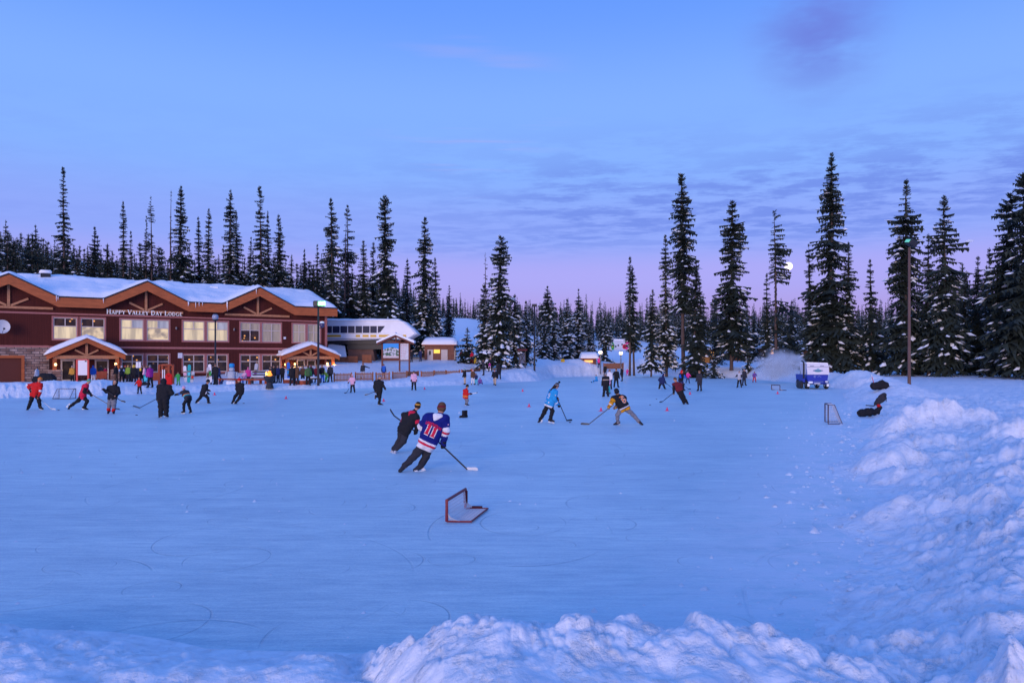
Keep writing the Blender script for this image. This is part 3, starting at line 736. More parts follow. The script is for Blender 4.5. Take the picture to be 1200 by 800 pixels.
# the far wood that reads as one mass
def far_wood():
    lib = [crown_arrays(14.0, 1.5 + .3 * (k % 3), .06, 700 + k, snow=.25, dens=.34, power=.75, twigs=2, gap=.15, bulk=2.0, core=.62) for k in range(5)]
    Vs = []; Ts = []; Ms = []; n = 0; rg = np.random.default_rng(11)
    cnt = 0
    while cnt < 3000:
        px = -150 + 1500 * rg.random(); D = 190 * (400 / 190) ** rg.random()
        if 485 < px < 565 or 680 < px < 770:            # the open ski slope keeps clear
            lim = np.interp(px, [485, 510, 565, 680, 770], [290, 310, 290, 212, 206])
            if D < lim: continue
        top = np.interp(px, [-150, 0, 100, 300, 480, 540, 620, 700, 800, 1000, 1200, 1350], [248, 268, 300, 320, 330, 346, 352, 352, 352, 356, 350, 340])
        x = (px - 600) * D / F; z = tz1(x, D)
        zt = HC - (top + rg.normal(0, 7) + 10 - HY) * D / F
        H = np.clip(zt - z, 9, 24) * (1 if rg.random() < .8 else .75)
        V, T, M = lib[rg.integers(5)]; a = rg.random() * 6.28; s = H / 14; w = s * (.8 + .4 * rg.random())
        ca, sa = math.cos(a), math.sin(a)
        P = np.stack([(V[:, 0] * ca - V[:, 1] * sa) * w + x, (V[:, 0] * sa + V[:, 1] * ca) * w + D, V[:, 2] * s + z - .3], -1)
        Vs.append(P); Ts.append(T + n); Ms.append(M); n += len(P); cnt += 1
    o = fast_mesh('far_wood', np.concatenate(Vs), np.concatenate(Ts), [M_NEEDLE, M_TSNOW], None, np.concatenate(Ms))
    props(o, 'far off conifer wood along the skyline above the ski slope', 'wood', None, 'stuff')
far_wood()
# ------------------------------------------------------------------ the lodge
M_WALL = mat('red_board', (.080, .016, .012), .8, .2, var=.25, vscale=3, bump=.6, bscale=7, stretch=(3.5, 3.5, .05))
M_TIMBER = mat('stained_timber', (.44, .115, .035), .65, .3, var=.22, vscale=4, bump=.4, bscale=9, stretch=(.25, 1, 1))
M_TIMBER2 = mat('pale_timber', (.48, .21, .10), .65, .3, var=.2, vscale=4)
M_TRIM = mat('rose_trim', (.40, .15, .13), .7, .25, var=.12, vscale=5)
M_FRAME = mat('cream_frame', (.58, .48, .44), .5, .4)
M_DARK = mat('dark_metal', (.02, .02, .025), .5, .4)
M_STEEL = mat('steel', (.45, .46, .5), .3, .5, .8)
M_SNOWC = mat('roof_snow', (.88, .88, .91), .6, .3, bump=.5, bscale=2.2)
M_GARAGE = mat('garage_door', (.12, .035, .025), .7, .2, bump=.4, bscale=3, stretch=(.2, .2, 4))
M_LAMP = mat('lamp_glow', (1, .8, .5), .5, emit=(1.0, .60, .20), estr=2.6)
M_WHITE = mat('white_board', (.72, .70, .74), .5, .3)
M_REDP = mat('red_paint', (.55, .03, .03), .5, .4)

def stone_mat():
    m = mat('stone', (.3, .2, .17), .9, .15)
    nt = m.node_tree; N = nt.nodes; L = nt.links; b = N['Principled BSDF']
    tc = N.new('ShaderNodeTexCoord'); sp = N.new('ShaderNodeSeparateXYZ'); cb = N.new('ShaderNodeCombineXYZ'); ad = N.new('ShaderNodeMath'); ad.operation = 'ADD'
    L.new(tc.outputs['Object'], sp.inputs[0]); L.new(sp.outputs[0], ad.inputs[0]); L.new(sp.outputs[1], ad.inputs[1]); L.new(ad.outputs[0], cb.inputs[0]); L.new(sp.outputs[2], cb.inputs[1])
    br = N.new('ShaderNodeTexBrick'); br.inputs['Scale'].default_value = 1.0; br.inputs['Brick Width'].default_value = .75; br.inputs['Row Height'].default_value = .27; br.inputs['Mortar Size'].default_value = .03
    br.inputs['Color1'].default_value = (.22, .12, .09, 1); br.inputs['Color2'].default_value = (.42, .30, .25, 1); br.inputs['Mortar'].default_value = (.10, .08, .08, 1); br.offset = .37
    n = N.new('ShaderNodeTexNoise'); n.inputs['Scale'].default_value = 1.6; n.inputs['Detail'].default_value = 4
    mx = N.new('ShaderNodeMix'); mx.data_type = 'RGBA'; mx.blend_type = 'OVERLAY'; mx.inputs['Factor'].default_value = .8
    L.new(cb.outputs[0], br.inputs['Vector']); L.new(cb.outputs[0], n.inputs['Vector']); L.new(br.outputs['Color'], mx.inputs[6]); L.new(n.outputs['Fac'], mx.inputs[7]); L.new(mx.outputs[2], b.inputs['Base Color'])
    bp = N.new('ShaderNodeBump'); bp.inputs['Strength'].default_value = .7; bp.inputs['Distance'].default_value = .06; L.new(br.outputs['Fac'], bp.inputs['Height']); bp.invert = True; L.new(bp.outputs[0], b.inputs['Normal'])
    return m
M_STONE = stone_mat()

def pane_mat(name, base, emit, est, dots=0.0, scale=2.2):
    """a window pane: glossy glass over a dim or lit room or a painted sky reflection, with small lamps showing in it"""
    m = mat(name, base, .2, .08, emit=emit, estr=est)
    nt = m.node_tree; N = nt.nodes; L = nt.links; b = N['Principled BSDF']
    tc = N.new('ShaderNodeTexCoord'); n = N.new('ShaderNodeTexNoise'); n.inputs['Scale'].default_value = 1.1; n.inputs['Detail'].default_value = 4
    mpp = N.new('ShaderNodeMapping'); mpp.inputs['Scale'].default_value = (1, 1, 1) if dots else (1.9, 1.9, .22); L.new(tc.outputs['Object'], mpp.inputs['Vector']); L.new(mpp.outputs[0], n.inputs['Vector'])
    cr = N.new('ShaderNodeMapRange'); cr.interpolation_type = 'SMOOTHSTEP'; L.new(n.outputs['Fac'], cr.inputs[0])
    lo = .35 if dots else .55
    for k, q in zip((1, 2, 3, 4), (.35, .65, est * lo, est * (1.7 if dots else 1.12))): cr.inputs[k].default_value = q
    if dots:
        v = N.new('ShaderNodeTexVoronoi'); v.inputs['Scale'].default_value = scale; L.new(tc.outputs['Object'], v.inputs['Vector'])
        d = N.new('ShaderNodeMapRange'); L.new(v.outputs['Distance'], d.inputs[0])
        for k, q in zip((1, 2, 3, 4), (.10, .22, dots, 0)): d.inputs[k].default_value = q
        a = N.new('ShaderNodeMath'); a.operation = 'ADD'; L.new(cr.outputs[0], a.inputs[0]); L.new(d.outputs[0], a.inputs[1]); L.new(a.outputs[0], b.inputs['Emission Strength'])
    else: L.new(cr.outputs[0], b.inputs['Emission Strength'])
    return m
P_CREAM = pane_mat('pane_cream', (.3, .26, .2), (1.0, .78, .46), .60)
P_LIVE = pane_mat('pane_live', (.3, .26, .2), (1.0, .74, .42), .40, .5, .9)
P_SKYREF = pane_mat('pane_sky_reflection', (.25, .25, .28), (.66, .66, .78), .42)  # bluish sky reflection in the upper panes, put in as a pale glow
P_GREY = pane_mat('pane_greyed', (.2, .17, .16), (.80, .62, .50), .24)
P_DARK = pane_mat('pane_dark', (.02, .02, .03), (1.0, .42, .12), .03, 1.1, 1.6)
P_DIM = pane_mat('pane_dim', (.02, .02, .03), (.55, .30, .18), .035, .8, 1.3)

P0 = np.array([-.686 * 78, 78.0]); U = np.array([.8224, .569]); NV = np.array([-.569, .8224])
LYAW = math.atan2(.569, .8224)
def lod(px, py, ly=0.0):                  # local x, z on the plane local y = ly of the lodge
    a = (px - 600) / F; D = (ly + P0 @ NV) / (a * NV[0] + NV[1])
    return (a * D - P0[0]) * U[0] + (D - P0[1]) * U[1], HC - (py - HY) * D / F
def lx(px, ly=0.0): return lod(px, 400, ly)[0]
def lworld(x, y, z): return np.array([P0[0] + U[0] * x + NV[0] * y, P0[1] + U[1] * x + NV[1] * y, z])

lodge = thing('lodge', 'long two storey red timber lodge with gables and snowy roof', 'building', (P0[0], P0[1], 0), LYAW)
XL, XR = -16.0, lx(382.5)
GX = [lx(10), lx(171), lx(302)]; GP = 11.62; EZ = 9.4; GHW = 4.45
def roof_edge(x):
    z = EZ
    for g in GX + [GX[0] - 13.0]:
        z = max(z, GP - abs(x - g) * (GP - EZ) / GHW)
    return z

# openings: photo columns left, right, rows top, bottom, pane kind
WINS = []
for a, b in ((62.5, 90), (95, 122.5)): WINS.append((a, b, 372, 397, 'A'))
for a, b in ((141.5, 168), (172, 198)): WINS.append((a, b, 374.5, 399, 'B'))
for a, b in ((214.5, 239.5), (242.5, 267)): WINS.append((a, b, 376.5, 400, 'C'))
for a, b in ((281.8, 304.3), (307.2, 329)): WINS.append((a, b, 378, 400.5, 'D'))
for a, b in ((343, 357.8), (360.5, 375)): WINS.append((a, b, 379.8, 401, 'E'))
for a, b in ((142.5, 167.5), (172, 198), (214.5, 239.5), (242.5, 266.5), (281.8, 304), (307.2, 328.5)): WINS.append((a, b, 415.5, 438, 'L'))
rects = []
for a, b, t, bt, k in WINS:
    x0, z1 = lod(a, t); x1, z0 = lod(b, bt)
    rects.append([x0, x1, z0, z1, k])
for i, j in ((0, 1), (2, 3), (4, 5), (6, 7), (8, 9), (10, 11), (12, 13), (14, 15)):   # one level for each storey
    pass
up0 = np.mean([r[2] for r in rects if r[4] != 'L']); up1 = np.mean([r[3] for r in rects if r[4] != 'L'])
lo0 = 1.15; lo1 = np.mean([r[3] for r in rects if r[4] == 'L'])
for r in rects:
    r[2], r[3] = (lo0, lo1) if r[4] == 'L' else (up0, up1)
gar = (lx(-22), lx(25), 0.0, lod(10, 419.5)[1])
doors = [(lx(71), lx(87.5), .28, 2.62), (lx(111), lx(127.5), .28, 2.62), (lx(347.5), lx(357.5), .28, 2.62), (lx(359.5), lx(370), .28, 2.62)]
holes = [tuple(r[:4]) for r in rects] + [gar] + [(d[0], d[1], d[2], d[3]) for d in doors]

def wall_with_holes(mb, x0, x1, z0, z1, hs, y0, y1, mi=0):
    xs = sorted({x0, x1, *[h[0] for h in hs], *[h[1] for h in hs]}); xs = [x for x in xs if x0 <= x <= x1]
    for a, b in zip(xs[:-1], xs[1:]):
        m = (a + b) / 2; cuts = sorted([(max(h[2], z0), min(h[3], z1)) for h in hs if h[0] < m < h[1] and h[3] > z0 and h[2] < z1]); z = z0
        for c0, c1 in cuts:
            if c0 > z: mb.box((a, y0, z), (b, y1, c0), mi)
            z = max(z, c1)
        if z < z1: mb.box((a, y0, z), (b, y1, z1), mi)

STX = lx(57.5); SZ = lod(20, 405.5)[1]
mb = MB(); wall_with_holes(mb, STX, XR, -.5, EZ - .05, holes, 0, .35); wall_with_holes(mb, XL, STX, SZ, EZ - .05, holes, 0, .35)
for g in GX + [GX[0] - 13.0]:
    mb.prism([(g - GHW, EZ - .04), (g + GHW, EZ - .04), (g, GP - .2)], .002, .35)
mb.box((XL, .36, -.5), (XL + .3, 18, EZ)); mb.box((XR - .3, .36, -.5), (XR, 18, EZ)); mb.box((XL, 17.7, -.5), (XR, 18, EZ))
mb.build('wall', M_WALL, lodge)
mb = MB(); wall_with_holes(mb, XL, STX, -.5, SZ, holes, -.06, .35); mb.build('stone_base', M_STONE, lodge)
MB().box((gar[0], .12, gar[2] - .3), (gar[1], .18, gar[3])).build('garage_door', M_GARAGE, lodge)
mb = MB(); mb.box((gar[0] - .28, -.12, -.3), (gar[0], .05, gar[3] + .28)); mb.box((gar[1], -.12, -.3), (gar[1] + .28, .05, gar[3] + .28)); mb.box((gar[0], -.118, gar[3]), (gar[1], .05, gar[3] + .28)); mb.build('garage_frame', M_TIMBER, lodge)
for r in rects:
    x0, x1, z0, z1, k = r
    tr = .16
    mb = MB()                                               # rose casing proud of the boards
    mb.box((x0 - tr, -.05, z0 - tr), (x1 + tr, .03, z0)); mb.box((x0 - tr, -.05, z1), (x1 + tr, .03, z1 + tr)); mb.box((x0 - tr, -.048, z0), (x0, .03, z1)); mb.box((x1, -.048, z0), (x1 + tr, .03, z1))
    win = mb.build('window', M_TRIM, lodge)
    fw = .09; zm = z0 + (z1 - z0) * (.60 if k != 'E' else .56); xm = (x0 + x1) / 2
    mb = MB(); mb.box((x0, .02, z0), (x0 + fw, .12, z1)); mb.box((x1 - fw, .02, z0), (x1, .12, z1)); mb.box((x0 + fw, .022, z0), (x1 - fw, .12, z0 + fw)); mb.box((x0 + fw, .022, z1 - fw), (x1 - fw, .12, z1))
    mb.box((x0 + fw, .024, zm - fw * .5), (x1 - fw, .12, zm + fw * .5))
    both = k in 'DEL'
    mb.box((xm - fw * .5, .03, zm), (xm + fw * .5, .12, z1 - fw))
    if both: mb.box((xm - fw * .5, .03, z0 + fw), (xm + fw * .5, .12, zm))
    mb.build('frame', M_FRAME, win)
    p = {'A': (P_CREAM, P_DARK, P_DARK), 'B': (P_CREAM, P_CREAM, P_SKYREF), 'C': (P_CREAM, P_CREAM, P_SKYREF), 'D': (P_DARK, P_GREY, P_GREY), 'E': (P_GREY, P_GREY, P_GREY), 'L': (P_DIM, P_DARK, P_DARK)}[k]
    if k == 'C' and x0 < lx(230): p = (P_CREAM, P_CREAM, P_CREAM)
    if (k == 'A' or k == 'B') and r in (rects[1], rects[3]): p = (P_LIVE, p[1], p[2])
    if k == 'D' and x0 > lx(306): p = (P_GREY, P_GREY, P_GREY)
    mb = MB(); mb.add([(x0, .13, z0), (x1, .13, z0), (x1, .13, zm), (x0, .13, zm)], [(0, 1, 2, 3)], 0)
    mb.add([(x0, .13, zm), (xm, .13, zm), (xm, .13, z1), (x0, .13, z1)], [(0, 1, 2, 3)], 1); mb.add([(xm, .13, zm), (x1, .13, zm), (x1, .13, z1), (xm, .13, z1)], [(0, 1, 2, 3)], 2)
    mb.build('pane', list(p), win)
for d in doors:
    x0, x1, z0, z1 = d
    mb = MB(); w = .16; mb.box((x0, -.03, z0 - .3), (x0 + w, .1, z1)); mb.box((x1 - w, -.03, z0 - .3), (x1, .1, z1)); mb.box((x0 + w, -.028, z1 - w), (x1 - w, .1, z1)); mb.box((x0 + w, -.028, z0 - .3), (x1 - w, .1, z0 + .15))
    do = mb.build('door', M_FRAME, lodge)
    MB().add([(x0, .08, z0 - .3), (x1, .08, z0 - .3), (x1, .08, z1), (x0, .08, z1)], [(0, 1, 2, 3)]).build('pane', P_DIM, do)
    MB().tube([(x1 - w * .5, -.09, 1.1), (x1 - w * .5, -.09, 1.6)], .025, 6).build('handle', M_STEEL, do)
# storey bands
zb1 = lod(160, 407.3)[1]; zb2 = up1 + .42
mb = MB(); mb.box((STX, -.07, zb1 - .12), (XR + .03, .02, zb1 + .12)); mb.box((XL, -.09, SZ - .10), (STX, .02, SZ + .10)); mb.box((XL, -.065, zb2 - .1), (XR + .03, .02, zb2 + .09)); mb.build('trim_band', M_TRIM, lodge)
# corner post
MB().box((XR - .22, -.08, -.4), (XR + .08, .3, EZ - .3)).build('corner_board', M_TRIM, lodge)

# roof: deck, fascia, snow
xs = [XL - 1.0]
for g in [GX[0] - 13.0] + GX: xs += [g - GHW, g, g + GHW]
XE = lx(395, -.9); xs = [x for x in xs if x > XL - 1.1] + [XE]
pts = [(x, roof_edge(x)) for x in xs]
mb = MB()
for (xa, za), (xb, zb) in zip(pts[:-1], pts[1:]):
    mb.prism([(xa, za - 1.05), (xb, zb - 1.05), (xb, zb - .02), (xa, za - .02)], -1.02, -.86)
mb.build('fascia', M_TIMBER, lodge)
mb = MB()
for (xa, za), (xb, zb) in zip(pts[:-1], pts[1:]):
    mb.prism([(xa, za - .02), (xb, zb - .02), (xb, zb + .12), (xa, za + .12)], -1.10, -.80)
mb.build('drip_edge', M_DARK, lodge)
RIDGE, RY = 12.25, 9.0
def roof_z(x, y):
    m = EZ + (RIDGE - EZ) * (1 - abs(y - RY) / (RY + .95))
    g = max((GP - abs(x - q) * (GP - EZ) / GHW) if -1 <= y < 9 else -9 for q in [GX[0] - 13.0] + GX)
    return max(m, g)
gx = np.arange(XL - 1.0, XE + .01, .3); gx[-1] = XE; gy = np.concatenate([np.arange(-.95, 9.01, .45), np.arange(9.5, 19.2, 1.2)])
ZR = np.array([[roof_z(x, y) for y in gy] for x in gx])
def grid_sheet(Z, nm, m, smooth, skirt=None):
    V = np.stack([np.repeat(gx, len(gy)), np.tile(gy, len(gx)), Z.ravel()], -1); ny = len(gy); I = np.arange(len(V)).reshape(len(gx), ny)
    Q = np.stack([I[:-1, :-1], I[1:, :-1], I[1:, 1:], I[:-1, 1:]], -1).reshape(-1, 4)
    if skirt:
        rim = np.concatenate([I[:, 0], I[-1, 1:], I[-2::-1, -1], I[0, -2:0:-1]]); B = V[rim] - [0, 0, skirt]
        k = len(V); V = np.vstack([V, B]); n = len(rim); j = np.arange(n); j2 = (j + 1) % n
        Q = np.vstack([Q, np.stack([rim, rim[j2], k + j2, k + j][::-1], -1)])
    return fast_mesh(nm, V, Q, m, lodge, smooth=smooth)
roof_o = grid_sheet(ZR + .10, 'roof', M_DARK, False, .2)
xx, yy = np.meshgrid(gx, gy, indexing='ij')
edge = np.minimum(np.minimum(xx - gx[0], gx[-1] - xx), yy - gy[0])
ZS = ZR.copy()
for _ in range(3):                                          # snow rounds the valleys
    ZS[1:-1, 1:-1] = np.maximum(ZS[1:-1, 1:-1], .25 * (ZS[:-2, 1:-1] + ZS[2:, 1:-1] + ZS[1:-1, :-2] + ZS[1:-1, 2:]) - 0.0)
ZS = ZS + .14 + (.36 + .22 * fbm(xx * .35, yy * .35, 4, 91)) * np.sqrt(np.clip(edge / .9, 0, 1)) + .13 * cell(xx * .45 + .2 * fbm(xx, yy, 2, 95), yy * .9, 93) * np.clip(edge, 0, 1) - .10 * (1 - np.abs(fbm(xx * .5, yy * .25, 2, 97))) ** 8 * np.clip(edge, 0, 1)
sn = grid_sheet(ZS, 'roof_snow', M_SNOWC, True, .0); 
mb = MB(); cx0, cz1 = lod(47.5, 318, 8); cx1, _ = lod(59, 318, 8); cz0 = roof_z((cx0 + cx1) / 2, 8) - .3
MB().box((cx0, 7.4, cz0), (cx1, 8.6, cz1 - .25)).build('chimney', M_DARK, roof_o)
MB().bbox((cx0 - .12, 7.3, cz1 - .25), (cx1 + .12, 8.7, cz1 + .15), .12).build('chimney_snow', M_SNOWC, roof_o, smooth=True)
mb = MB(); q0, qz = lod(250, 337, 7); mb.bbox((q0 - .5, 6.6, qz - .9), (q0 + .6, 7.6, qz + .15), .1); mb.build('roof_vent', M_SNOWC, roof_o)
# icicles hanging at the eaves
mb = MB(); ri = random.Random(4)
for px in (220.2, 221, 229, 233, 237, 265.5, 266, 300, 66, 68, 121):
    x = lx(px, -1); l = .35 + .9 * ri.random() * (1 if 219 < px < 267 else .4); z = roof_edge(x) + .05
    mb.tube([(x, -1.14, z), (x, -1.14, z - l * .5), (x, -1.14, z - l)], [.05, .03, .004], 5)
mb.build('icicles', mat('icicle', (.75, .78, .85), .15, .6), roof_o)
# gable trusses
for g in GX + [GX[0] - 13.0]:
    zt = up1 + .95; mb = MB()
    mb.box((g - 4.0, -.16, zt - .13), (g + 4.0, -.02, zt + .13)); mb.box((g - .13, -.15, zt + .13), (g + .13, -.02, GP - 1.0))
    for s in (-1, 1): mb.beam((g + s * .2, -.085, zt + .2), (g + s * 1.75, -.085, zt + .98), .13, .22, up=(0, 0, 1))
    mb.build('truss', M_TIMBER2, lodge)
# sign letters built from thick and thin strokes with small feet
def glyph(ch):
    T, t = .17, .08                       # stroke widths; letters stand 1 high
    S = []
    def st(x0, y0, x1, y1, w): S.append((x0, y0, x1, y1, w))
    def foot(x, y, w=.30): S.append((x - w / 2, y, x + w / 2, y, .06))
    if ch == 'H': st(.18, 0, .18, 1, T); st(.72, 0, .72, 1, T); st(.18, .5, .72, .5, t); [foot(x, y) for x in (.18, .72) for y in (.03, .97)]; w = .9
    elif ch == 'A': st(.12, 0, .42, 1, t); st(.42, 1, .74, 0, T); st(.24, .34, .62, .34, t); foot(.12, .03); foot(.74, .03); w = .86
    elif ch == 'P': st(.18, 0, .18, 1, T); [st(*q, t * 1.5) for q in ((.18, .96, .52, .96), (.52, .96, .66, .82), (.66, .82, .66, .62), (.66, .62, .52, .48), (.52, .48, .18, .48))]; foot(.18, .03); w = .75
    elif ch == 'Y': st(.10, 1, .42, .48, T); st(.74, 1, .42, .48, t); st(.42, .5, .42, 0, T); foot(.42, .03); foot(.10, .97, .24); foot(.74, .97, .24); w = .84
    elif ch == 'V': st(.10, 1, .42, 0, T); st(.42, 0, .74, 1, t); foot(.10, .97, .26); foot(.74, .97, .26); w = .84
    elif ch == 'L': st(.18, 0, .18, 1, T); st(.18, .04, .66, .04, t); st(.66, .02, .68, .26, .07); foot(.18, .97); foot(.18, .03); w = .74
    elif ch == 'E': st(.18, 0, .18, 1, T); [st(.18, y, .62, y, t) for y in (.04, .5, .96)]; st(.62, .02, .64, .2, .06); st(.62, .98, .64, .8, .06); w = .72
    elif ch == 'D': st(.18, 0, .18, 1, T); [st(*q, t * 1.5) for q in ((.18, .96, .48, .96), (.48, .96, .72, .76), (.72, .76, .76, .5), (.76, .5, .72, .24), (.72, .24, .48, .04), (.48, .04, .18, .04))]; w = .9
    elif ch in 'OG':
        ring = [(.46 + .34 * math.cos(a), .5 + .47 * math.sin(a)) for a in np.linspace(.6 if ch == 'G' else 0, 6.283 if ch == 'O' else 5.7, 15)]
        [st(*p, *q, T * .8 if abs(p[0] - .46) > .2 else t * 1.2) for p, q in zip(ring[:-1], ring[1:])]
        if ch == 'G': st(.72, .06, .72, .42, T * .8); foot(.70, .42, .26)
        w = .92
    else: return [], .42
    return S, w
def write(mb, text, x, y, z, h, big=1.25, mi=0):
    x0 = x
    for i, ch in enumerate(text):
        s = h * (big if (i == 0 or text[i - 1] == ' ') else 1.0); S, w = glyph(ch)
        for k, (a, b, c, d, wd_) in enumerate(S):
            e = y - .0012 * k; dx, dz = c - a, d - b; l = math.hypot(dx, dz) or 1; nx, nz = -dz / l * wd_ / 2 * s, dx / l * wd_ / 2 * s
            A = (x + a * s, z + b * s); B = (x + c * s, z + d * s)
            mb.prism([(A[0] + nx, A[1] + nz), (A[0] - nx, A[1] - nz), (B[0] - nx, B[1] - nz), (B[0] + nx, B[1] + nz)], e - .05, e, mi)
        x += w * s + .06 * h
    return x - x0
m0 = MB(); wlen = write(m0, 'HAPPY VALLEY DAY LODGE', 0, -.12, 0, .5)
sx0, sz = lod(124.5, 370.2); sx1, _ = lod(213.5, 370); hh = .5 * (sx1 - sx0) / wlen
m0 = MB(); write(m0, 'HAPPY VALLEY DAY LODGE', sx0, -.12, zb2 + .14, hh)
m0.build('sign_lettering', mat('sign_letters', (.85, .83, .85), .5, .3, emit=(1, .95, .95), estr=.12), lodge)
# dish, wall plates and small fittings
dx, dz = lod(2.5, 383); mb = MB(); V = []; nseg = 20
for i in range(5):
    r = .72 * i / 4
    for j in range(nseg): V.append((dx + r * math.cos(2 * math.pi * j / nseg), -.75 + .22 * (i / 4) ** 2 * -1, dz + r * math.sin(2 * math.pi * j / nseg)))
Fq = [(i * nseg + j, i * nseg + (j + 1) % nseg, (i + 1) * nseg + (j + 1) % nseg, (i + 1) * nseg + j) for i in range(4) for j in range(nseg)]
dish = thing('satellite_dish', 'round pale satellite dish on the lodge wall at the left edge', 'dish', lworld(dx, -.5, dz), LYAW)
mb.add(np.array(V) - (dx, -.5, dz), Fq); mb.build('reflector', mat('dish_grey', (.55, .56, .6), .5, .3), dish, smooth=True)
MB().tube([(0, -.2, 0), (0, .49, -.2)], .05, 6).tube([(0, -.4, -.7), (.15, -.95, -.25)], .02, 5).build('bracket', M_DARK, dish)
MB().bbox((.08, -1.05, -.32), (.28, -.9, -.14), .03).build('receiver', M_DARK, dish)
def plate(px, py, w, h, label, nm='wall_plate', m=M_WHITE):
    x, z = lod(px, py); o = MB().bbox((-w / 2, -.1, -h / 2), (w / 2, -.006, h / 2), .02).build(nm, m)
    o.location = lworld(x, 0, z); o.rotation_euler = (0, 0, LYAW); props(o, label, 'wall fitting')
plate(211, 416.5, .5, .62, 'pale square notice plate on the red wall between the lower windows', 'notice_plate')
plate(333.5, 396, .3, .3, 'small pale box on the red wall by the upper right windows', 'wall_box')
plate(327.5, 411.8, .34, .24, 'small white box on the trim band above the right porch', 'wall_box')
def wall_light(px, py, label):
    x, z = lod(px, py); t = thing('wall_lamp', label, 'lamp', lworld(x, 0, z), LYAW, 'unlit wall lamps of the lodge')
    MB().box((-.06, -.06, -.12), (.06, -.006, .12)).build('back_plate', M_DARK, t); MB().tube([(0, -.14, .16), (0, -.14, -.02), (0, -.14, -.16)], [.05, .12, .06], 8).build('lamp_shade', mat('lamp_shade', (.25, .2, .2), .4), t)
wall_light(206.3, 384.5, 'unlit wall lamp right of the window pair below the lodge sign'); wall_light(274, 386, 'unlit wall lamp left of the window pair under the third gable')

# entrance porches
def porch(pxl, pxr, pxp, rows, ly, lab):
    """porch roof carried forward of the wall: left eave, right eave, peak columns; rows eave, peak"""
    x0, ze = lod(pxl, rows[0], ly); x1, ze2 = lod(pxr, rows[0], ly); xp = (x0 + x1) / 2; zp = lod(pxp, rows[1], ly)[1]; ze = (ze + ze2) / 2
    mb = MB(); th = .55
    for (xa, za), (xb, zb) in (((x0, ze), (xp, zp)), ((xp, zp), (x1, ze))):
        mb.prism([(xa, za - th), (xb, zb - th), (xb, zb), (xa, za)], ly, ly + .14)
        mb.prism([(xa, za - .16), (xb, zb - .16), (xb, zb - .003), (xa, za - .003)], ly + .14, -.004)
    por = mb.build('porch', M_TIMBER, lodge)
    mb = MB(); mb.prism([(x0 + .9, ze - .1), (x1 - .9, ze - .1), (xp, zp - .55)], ly + .5, ly + .6); mb.build('gable_panel', M_WALL, por)
    mb = MB(); mb.box((x0 + .6, ly + .3, ze - .45), (x1 - .6, ly + .5, ze - .08)); mb.box((xp - .12, ly + .36, ze - .08), (xp + .12, ly + .49, zp - .6))
    for s in (-1, 1): mb.beam((xp + s * .15, ly + .42, ze + .0), (xp + s * 1.1, ly + .42, ze + .52), .12, .18)
    mb.build('tie_beam', M_TIMBER2, por)
    # snow cap: a thick rounded blanket
    n = 24; gyv = np.linspace(ly - .12, -.02, 8); V = []; 
    for i in range(n + 1):
        f = i / n; x = x0 - .15 + (x1 - x0 + .3) * f; zr = ze + (zp - ze) * (1 - abs(2 * f - 1))
        for y in gyv:
            e = min(f, 1 - f) * 2; k = .42 * min(1, (e * 6) ** .5) * (1.0 if y > ly else .55) + .10 * float(fbm(np.array([x * 1.3]), np.array([y * 1.3]), 2, 5)[0])
            rnd = zr if abs(2 * f - 1) > .12 else zr - .05
            V.append((x, y, rnd + .03 + max(.05, k)))
    m8 = len(gyv); k0 = len(V); V += [(V[i][0], V[i][1], ze + (zp - ze) * (1 - abs(2 * (i // m8) / n - 1)) - .02) for i in range(k0)]
    Q = []
    for i in range(n):
        for j in range(m8 - 1):
            a = i * m8 + j; Q.append((a, a + m8, a + m8 + 1, a + 1))
        Q.append((i * m8 + k0, i * m8 + m8 + k0, i * m8 + m8, i * m8)); Q.append((i * m8 + m8 - 1, i * m8 + 2 * m8 - 1, i * m8 + 2 * m8 - 1 + k0, i * m8 + m8 - 1 + k0))
    for i in (0, n):
        for j in range(m8 - 1): Q.append((i * m8 + j, i * m8 + j + 1, i * m8 + j + 1 + k0, i * m8 + j + k0))
    fast_mesh('porch_snow', np.array(V), np.array(Q), M_SNOWC, por, smooth=True)
    for xq in (x0 + .75, x1 - .75):
        q = MB().box((xq - .18, ly + .32, 1.55), (xq + .18, ly + .62, ze - .46)).build('post', M_TIMBER, por)
        q = MB().bbox((xq - .62, ly + .1, -.6), (xq + .62, ly + 1.0, 1.55), .05).build('stone_pier', M_STONE, por)
    # recessed grey glazed front above the doors
    MB().box((x0 + 1.4, -.045, 2.64), (x1 - 1.4, -.007, 2.64 + .38)).build('transom', mat('transom_grey', (.32, .33, .38), .4), por)
    return por, x0, x1, ze
porA = porch(54.5, 147, 100.5, (415.5, 395.5), -3.4, '')
porB = porch(331, 398, 367, (416.5, 403.5), -2.2, '')
def glow_lamp(px, py, ly, label, en=14):
    x, z = lod(px, py, ly); t = thing('wall_lamp', label, 'lamp', lworld(x, ly, z), LYAW, 'lit lamps at the lodge doors')
    MB().box((-.07, -.02, -.2), (.07, .06, .16)).build('back_plate', M_DARK, t); MB().ball((0, -.15, 0), (.13, .13, .17), 10, 7).build('bulb', M_LAMP, t, smooth=True)
    MB().tube([(0, -.15, .16), (0, -.15, .22)], [.15, .04], 8).build('lamp_hood', M_DARK, t)
    l = bpy.data.lights.new('lamp_light', 'POINT'); l.energy = en; l.color = (1, .55, .2); l.shadow_soft_size = .15
    lo = bpy.data.objects.new('lamp_light', l); COL.objects.link(lo); lo.parent = t; lo.location = (0, -.42, 0)
glow_lamp(65, 427, -3.4, 'lit amber lamp on the left pier of the left lodge porch'); glow_lamp(135.5, 426.5, -3.4, 'lit amber lamp on the right pier of the left lodge porch')
